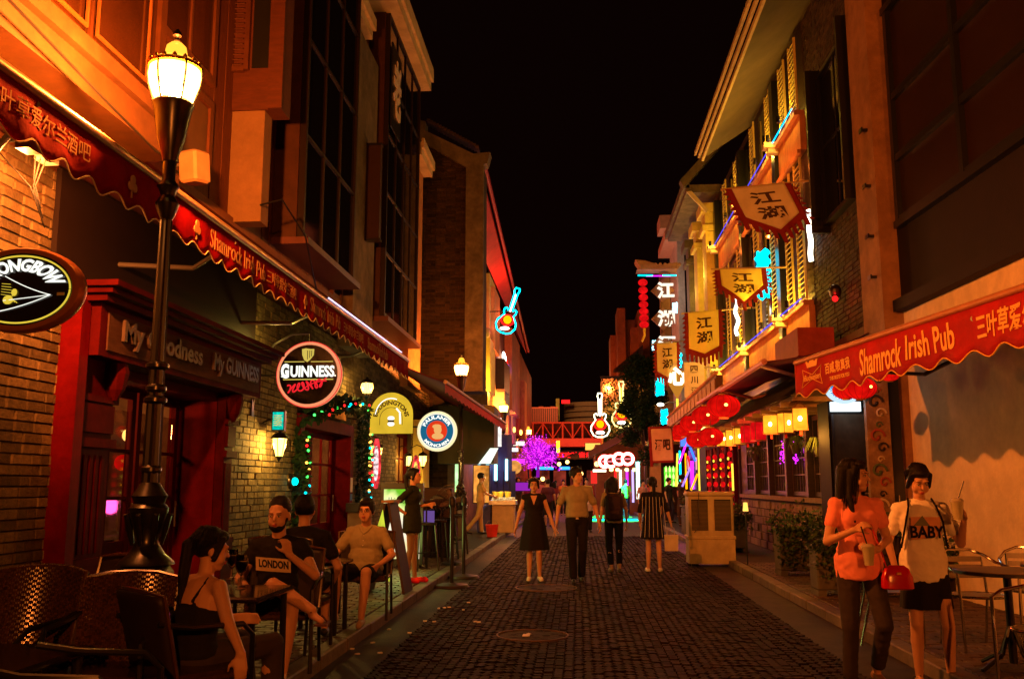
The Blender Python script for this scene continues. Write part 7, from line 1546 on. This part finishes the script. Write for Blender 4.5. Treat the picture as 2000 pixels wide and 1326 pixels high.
t = thing('handbag', 'small shiny red handbag on a strap at the hip of the woman in orange', 'bag', (2.29, 7.0, .78)); bc = V((2.27, 6.97, .84))
b = MB()
R_ = []
for z, rx, ry in ((-.085, .1, .035), (-.075, .112, .048), (0, .108, .045), (.06, .085, .032), (.085, .05, .012)): R_.append([bc + V((rx * math.copysign(abs(math.cos(a)) ** .6, math.cos(a)), ry * math.copysign(abs(math.sin(a)) ** .6, math.sin(a)), z)) for a in [2 * math.pi * i / 28 for i in range(28)]])
obj('body', b.rings(R_), mat('red_patent', (.5, .006, .012), .18, bump=.1, bsc=12, spec=.7), t, smooth=True); obj('strap', MB().tube([bc + V((-.07, 0, .07)), bc + V((-.09, .05, .2)), bc + V((-.15, .1, .42)), bc + V((-.3, .17, .55))], .005, 5), M['red_patent'], t); obj('clasp', MB().cb(bc + V((0, -.045, .03)), (.03, .01, .015)), gold, t)
# --- woman in white lettered shirt
B, J, h = person('woman in white BABY print T-shirt and black shorts looking down at her drink', (2.62, 7.42, .0), -.12,
    dict(shL=(.16, 0, 1.325), shR=(-.16, 0, 1.325), elR=(-.24, .06, 1.07), wrR=(-.2, .03, .86), elL=(.27, -.04, 1.07), wrL=(.26, -.2, 1.24), knR=(-.09, -.06, .47), anR=(-.07, .06, .085), toR=(-.07, -.08, .03), knL=(.12, -.12, .47), anL=(.14, -.02, .085), toL=(.16, -.17, .03)),
    1.64, .0075, topm=whitec, sleeve=.62, botm=blackc, leg=.45, skirt=(blackc, .58, .185), hair='tied', hy=.12, hp=.42, barefoot=True, shoem=black, curl=(1.0, .6), hdir=((-.1, -.3, .9), None), pnorm=((-.8, -.3, -.1), None), tophem=.78, belly=.012)
Bm = Matrix.Translation((2.62, 7.42, 0)) @ Matrix.Rotation(-.12, 4, 'Z')
def frontxt(s, x0, x1, z0, z1, y, m, par, k=.35): text(s, lambda u, v, d: V((x0 + (x1 - x0) * u, y + k * ((x0 + (x1 - x0) * u)) ** 2 * 3 - d, z0 + (z1 - z0) * v)), m, par, .003, .03)
obj('print_patch', MB().grid(lambda u, v: V((-.1 + .21 * u, -.148 + 1.5 * (-.1 + .21 * u) ** 2, 1.085 + .17 * v + .03 * u * (1 - v))), 8, 4), mat('print_pink', (.75, .38, .22), .85), B)
obj('print_patch', MB().add([(-.085, -.147, 1.19), (.03, -.152, 1.19), (-.02, -.15, 1.265)], [(0, 1, 2)]), mat('print_grey', (.2, .22, .14), .85), B)
frontxt('BABY', -.11, .13, 1.1, 1.19, -.155, blackc, B)
for s in (-1, 1): obj('strap', MB().tube([(s * .085, -.01, 1.39), (s * .1, -.085, 1.33), (s * .13, -.118, 1.22), (s * .165, -.06, 1.02)], .008, 6), blackc, B)
t = thing('shoulder_bag', 'black shoulder bag hanging at the side of the woman in white', 'bag', Bm @ V((-.24, .12, .9)), -.12, None, world=False); obj('body', MB().bev(-.1, .1, -.05, .07, -.12, .22, .03), mat('black_leather', (.02, .01, .008), .4), t); obj('flap', MB().bev(-.102, .102, -.06, -.048, .05, .2, .01), M['black_leather'], t)
t = thing('iced_drink', 'clear plastic cup with upright black straw held up by the woman in white', 'drink', Bm @ V((.2, -.27, 1.24)), 0, None, world=False); cup(t, 1.05, .17)
# --- seated group, left
# man with the lettered shirt: seat height .44 above pavement .125
M1, J, h = person('bearded man in black LONDON T-shirt sitting cross legged with hand at chin', (-2.28, 7.0, .125), .1,
    dict(pel=(0, .05, .5), waist=(0, .06, .64), chest=(0, .05, .8), neck=(0, .03, .965), head=(-.0, -.0, 1.13), shL=(.17, .03, .905), shR=(-.17, .05, .89), elL=(.3, -.1, .7), wrL=(.13, -.2, .85), elR=(-.27, -.02, .66), wrR=(-.16, -.22, .62), hiL=(.09, .03, .5), hiR=(-.09, .03, .5), knL=(.2, -.38, .53), anL=(.16, -.42, .09), toL=(.18, -.55, .03), knR=(.07, -.42, .66), anR=(.36, -.5, .5), toR=(.44, -.58, .44)),
    1.68, .0085, male=True, topm=blackc, sleeve=.35, botm=blackc, leg=.55, hair='buzz', hy=-.12, hp=.12, beard=True, barefoot=True, shoem=mat('flipflop', (.1, .04, .03)), curl=(1.2, .6), hdir=((-.25, -.1, .9), (.8, -.5, 0)), pnorm=((-.6, .6, .2), (0, 0, -1)), tophem=.9)
obj('shirt_print', MB().grid(lambda u, v: V((-.14 + .26 * u, -.1 + .6 * (-.14 + .26 * u + .02) ** 2 + .02 * (1 - v), .72 + .1 * v + .02 * (1 - u))), 8, 3), mat('print_white', (.75, .6, .4), .8), M1)
text('LONDON', lambda u, v, d: V((-.115 + .22 * u, -.106 + .6 * (-.095 + .22 * u) ** 2 + .02 * (1 - v) - d, .745 + .06 * v + .02 * (1 - u))), black, M1, .003, .04)
# woman with ponytail, back to camera, smoking
W1, J, h = person('woman in black camisole with ponytail, seated back to camera, holding a cigarette', (-2.04, 5.05, .125), math.pi - .55,
    dict(pel=(0, .05, .46), waist=(0, .06, .6), chest=(0, .03, .75), neck=(0, .0, .91), head=(0, -.03, 1.06), shL=(.155, .03, .87), shR=(-.165, .03, .86), elL=(.24, -.1, .66), wrL=(.12, -.3, .64), elR=(-.35, .11, .71), wrR=(-.5, .13, .56), hiL=(.09, .02, .48), hiR=(-.09, .02, .48), knL=(.13, -.38, .5), anL=(.1, -.42, .09), toL=(.1, -.55, .03), knR=(-.12, -.4, .5), anR=(-.1, -.42, .09), toR=(-.1, -.55, .03)),
    1.6, .0085, topm=blackc, camisole=True, botm=denim, leg=1.8, hair='pony', hy=-.35, hp=.2, shoem=black, curl=(.5, .55), hdir=(None, (-.1, .05, -1)), pnorm=(None, (.6, -.5, 0)), tophem=.9)
p = Matrix.Translation((-2.04, 5.05, .125)) @ Matrix.Rotation(math.pi - .55, 4, 'Z') @ (V((-.5, .13, .56)) * (1.6 / 1.66)); p = V(p) + V((.02, -.02, -.13))
t = thing('cigarette', 'lit cigarette in the hanging hand of the seated woman', 'cigarette', p); obj('paper', MB().cyl(p, p + V((.075, -.01, -.018)), .004), whitep, t); obj('ember', MB().cyl(p + V((.075, -.01, -.018)), p + V((.08, -.01, -.019)), .0042), emat('ember', (1, .3, .05), 2), t)
obj('earring', MB().ell(h(-.08, .012, -.055), (.007, .007, .007)), gold, W1)
# man from behind
person('broad man in black T-shirt seen from behind at the second pub table', (-2.42, 8.15, .125), math.pi + .15,
    dict(pel=(0, .05, .5), waist=(0, .06, .64), chest=(0, .05, .8), neck=(0, .02, .965), head=(0, -.01, 1.12), shL=(.182, .03, .9), shR=(-.182, .05, .9), elL=(.28, .0, .66), wrL=(.2, -.2, .62), elR=(-.3, .02, .64), wrR=(-.24, -.15, .5), hiL=(.09, .03, .5), hiR=(-.09, .03, .5), knL=(.16, -.4, .5), anL=(.16, -.42, .09), toL=(.18, -.55, .03), knR=(-.16, -.4, .5), anR=(-.15, -.4, .09), toR=(-.15, -.52, .03)),
    1.7, .011, male=True, topm=blackc, sleeve=.55, botm=blackc, leg=.9, hair='short', shoem=black, tophem=.9, belly=.03)
# man with glasses
M3, J, h = person('man in khaki polo shirt and glasses seated facing the camera with legs apart', (-2.24, 9.7, .125), -.05,
    dict(pel=(0, .05, .46), waist=(0, .08, .6), chest=(0, .08, .76), neck=(0, .08, .925), head=(0, .05, 1.085), shL=(.168, .08, .865), shR=(-.168, .08, .865), elL=(.3, .0, .64), wrL=(.22, -.22, .56), elR=(-.3, -.02, .64), wrR=(-.22, -.24, .58), hiL=(.09, .03, .46), hiR=(-.09, .03, .46), knL=(.14, -.4, .5), anL=(.13, -.5, .09), toL=(.15, -.63, .03), knR=(-.16, -.4, .5), anR=(-.2, -.3, .09), toR=(-.2, -.42, .03)),
    1.68, .011, male=True, topm=khaki, sleeve=.6, botm=blackc, leg=.8, hair='short', glasses=True, shoem=mat('trainer_grey', (.4, .3, .22)), tophem=.9, belly=.03, curl=(.7, .7))
obj('collar', MB().tube([J['neck'] + V((.06, .02, .0)), J['neck'] + V((.065, -.035, -.005)), J['neck'] + V((.03, -.09, -.05)), J['neck'] + V((0, -.1, -.075)), J['neck'] + V((-.03, -.09, -.05)), J['neck'] + V((-.065, -.035, -.005)), J['neck'] + V((-.06, .02, .0))], .016, 6), khaki, M3, smooth=True)
for k in range(3): obj('button', MB().ell(J['neck'] + V((0, -.108 - .012 * k, -.09 - .05 * k)), (.007, .004, .007), n=8, m=5), whitep, M3)
# standing woman in profile
W2, J, h = person('woman in dark green T-shirt and red trainers standing in profile with hand on hip', (-2.38, 13.3, .125), 1.45,
    dict(elR=(-.27, .2, 1.12), wrR=(-.14, .07, 1.0), elL=(.2, .06, 1.08), wrL=(.14, -.2, 1.12), knL=(.07, -.02, .47), knR=(-.07, .0, .47), anL=(.07, -.03, .085), toL=(.08, -.19, .03), anR=(-.07, .05, .085), toR=(-.08, -.11, .03)), 1.6, .012,
    topm=cloth('dark_green_cotton', (.015, .02, .012)), sleeve=.6, botm=cloth('pale_shorts', (.5, .42, .3)), leg=.35, hair='pony', shoem=mat('red_trainer', (.7, .015, .02), .5), hp=-.05, tophem=.72)
# walking four
W5, J, h = person('woman with glasses in black V-neck dress walking toward the camera', (-.71, 14.8, .0), .05,
    dict(elL=(.25, .03, 1.08), wrL=(.33, -.05, .84), elR=(-.24, .03, 1.08), wrR=(-.3, -.02, .84), knL=(.08, -.12, .48), anL=(.09, .0, .1), toL=(.12, -.12, .03), knR=(-.07, .0, .48), anR=(-.08, .06, .085), toR=(-.09, -.08, .03)), 1.6, .012, topm=blackc, sleeveless=True, skirt=(blackc, .5, .24), hair='pony', glasses=True, shoem=whitep)
obj('neckline', MB().grid(lambda u, v: V(((u - .5) * .11 * v * .965, (-.14 + .045 * v ** 2) * .965 - .004, (1.22 + .15 * v) * .965)), 6, 8), skin, W5, smooth=True)
M2, J, h = person('man in tan short sleeved shirt and black trousers walking, looking to his left', (-.03, 14.6, .0), .03,
    dict(elL=(.27, .04, 1.09), wrL=(.32, .0, .86), elR=(-.27, .04, 1.09), wrR=(-.3, -.02, .86), knL=(.08, .0, .48), anL=(.06, .14, .1), toL=(.07, .02, .03), knR=(-.08, -.1, .48), anR=(-.06, -.06, .085), toR=(-.06, -.22, .03)), 1.75, .012, male=True, topm=khaki, sleeve=.7, botm=blackc, leg=1.95, hair='short', hy=.75, shoem=black, belly=.01, tophem=.94)
obj('belt_buckle', MB().cb((0, -.14, .98), (.04, .01, .03)), steel, M2)
W4, J, h = person('woman with bob hair and dark backpack over black clothes walking away', (.6, 16.3, .0), math.pi + .1, dict(anL=(.06, .05, .085), toL=(.07, -.09, .03), anR=(-.07, .12, .1), toR=(-.08, -.01, .04)), 1.62, .012, topm=cloth('beige_cotton', (.3, .22, .12)), sleeve=.6, botm=blackc, leg=1.75, hair='bob', hy=-.6, shoem=mat('striped_shoe', (.15, .12, .1)))
t = thing('backpack', 'dark backpack on the back of the woman with bob hair', 'backpack', (.6, 16.1, 1.1)); obj('pack', MB().bev(.45, .75, 16.0, 16.17, .88, 1.34, .05), mat('backpack_cloth', (.03, .012, .02), .7, bump=.3), t); obj('pocket', MB().bev(.5, .7, 15.96, 16.0, .9, 1.08, .02), M['backpack_cloth'], t); obj('strap', MB().tube([(.5, 16.05, 1.3), (.48, 16.2, 1.42), (.47, 16.4, 1.3)], .02, 6).tube([(.7, 16.05, 1.3), (.72, 16.2, 1.42), (.73, 16.4, 1.3)], .02, 6), M['backpack_cloth'], t)
W3, J, h = person('woman in black dress with thin pale stripes walking away carrying a bag', (1.28, 16.4, .0), math.pi - .05, dict(anL=(.1, .02, .085), toL=(.13, -.12, .03), anR=(-.1, .08, .1), toR=(-.12, -.06, .03), elL=(.23, .05, 1.06), elR=(-.25, .03, 1.08), wrR=(-.31, -.02, .86)), 1.62, .012, topm=blackc, sleeve=.95, skirt=(blackc, .58, .2), hair='pony', shoem=whitep, hy=.2)
for k in range(7):
    x = -.15 + k * .05; obj('stripe', MB().tube([(x * 1.15, .075 + .06 * math.cos(x * 8), 1.28), (x * 1.2, .1 + .045 * math.cos(x * 8), 1.1), (x * 1.35, .115 + .03 * math.cos(x * 8), .85), (x * 1.5, .12 + .03 * math.cos(x * 8), .6)], .0035, 4), whitep, W3)
p = U(1311, 1058, y=16.35); t = thing('tote_bag', 'white paper carrier bag swinging from the hand of the striped dress woman', 'bag', p, 0, None, world=False)
obj('bag', MB().rings([[V((x * s, y_ * s, z)) for x, y_ in ((-.11, -.04), (.11, -.04), (.11, .04), (-.11, .04))] for s, z in ((1, -.15), (1.05, 0), (1.1, .12))]), mat('paper_white', (.6, .5, .38), .7), t); obj('handle', MB().tube([(-.06, 0, .12), (-.05, 0, .24), (.05, 0, .24), (.06, 0, .12)], .005, 5), cream, t)
# waiter
person('waiter in cream uniform leaning toward the ice stall', (-2.75, 26.2, .12), 1.9, dict(elL=(.22, -.12, 1.12), wrL=(.15, -.36, 1.05), elR=(-.22, -.1, 1.1), wrR=(-.15, -.34, 1.02), anL=(.08, -.05, .085), toL=(.08, -.2, .03), knR=(-.08, .1, .48), anR=(-.1, .42, .12), toR=(-.1, .3, .03)), 1.68, .02, male=True, topm=cloth('uniform_cream', (.65, .42, .2)), sleeve=.6, botm=cloth('uniform_trousers', (.5, .32, .15)), leg=1.95, hair='short', shoem=black)
# far crowd
crowd = [(1222, 42, 'man in bright green T-shirt lit cyan from one side, walking away', (.3, .8, .05), 1.7, 3.14, 'short', 2), (1070, 33, 'person in dark purple shirt walking away behind the couple', (.08, .02, .06), 1.66, 3.2, 'short', 1.0),
         (1052, 38, 'person in pink top with arm raised beyond the woman in the dress', (.6, .15, .2), 1.75, .2, 'short', 1.9), (1145, 36, 'person in yellow shirt facing the camera behind the walking man', (.6, .42, .08), 1.72, .1, 'short', 1.9), (1148, 30, 'small child in pale shirt beyond the walking man', (.45, .4, .4), 1.12, .2, 'short', 1.9),
         (1185, 34, 'person in tan top left of the backpack woman', (.35, .28, .16), 1.6, 1.2, 'bob', 1.9), (1255, 37, 'person in pink shirt between the back view women', (.6, .25, .2), 1.66, .6, 'short', 1.9), (1100, 45, 'distant person in orange shirt left of the walking man', (.6, .22, .06), 1.7, 0, 'short', 1.9),
         (1030, 50, 'distant person in red top at the end of the street, left', (.4, .05, .05), 1.65, 0, 'bob', 1.9), (1085, 55, 'distant person in brown top at street end', (.25, .1, .05), 1.7, 3, 'short', 1.9), (1160, 52, 'distant person in red shirt near the corner bar', (.5, .1, .06), 1.7, .2, 'short', 1.9), (1012, 44, 'distant person in dark clothes by the blue bar', (.05, .03, .03), 1.7, .5, 'bob', 1.9),
         (1066, 41, 'person in white top in the far crowd left of the couple', (.6, .5, .45), 1.66, .3, 'short', 1.9), (1082, 38, 'person in maroon dress top in the far crowd beside the couple', (.2, .03, .05), 1.6, 2.8, 'bob', 1.9), (1133, 48, 'person in blue shirt far behind the walking man', (.08, .12, .4), 1.7, .4, 'short', 1.9), (1045, 46, 'person in black jacket far left near the violet counter', (.03, .03, .03), 1.72, 1.0, 'short', 1.9), (1268, 41, 'person in red top far behind the striped dress woman', (.5, .06, .05), 1.64, .2, 'bob', 1.9),
         (1332, 31, 'dark figure standing before the rainbow lit shop', (.03, .02, .02), 1.68, 2, 'short', 1.9), (1306, 34, 'dark figure by the green bottle rack', (.02, .02, .02), 1.6, 1, 'short', 1.9)]
for k, (px, y, lab, c, H_, rz, hr, lg) in enumerate(crowd):
    x = U(px, 945, y=y).x; z0_ = .12 if (x > KR or x < KL) else 0; s = (-1) ** k
    person(lab, (x, y, z0_), rz, dict(knL=(.08, -.1 * s, .48), anL=(.08, -.05 * s, .09), toL=(.08, -.2 * s if s > 0 else -.02, .03), anR=(-.08, .1 * s, .1), toR=(-.08, .1 * s - .13, .03)), H_, .024, male=hr == 'short', topm=cloth('crowd_top_%d' % k, c), sleeve=.55, botm=cloth('crowd_trousers_%d' % (k % 3), ((.03, .02, .05), (.02, .015, .015), (.08, .05, .03))[k % 3]), leg=lg, hair=hr, shoem=black, group='people strolling at the far end')
flush_text(); flush_skin()
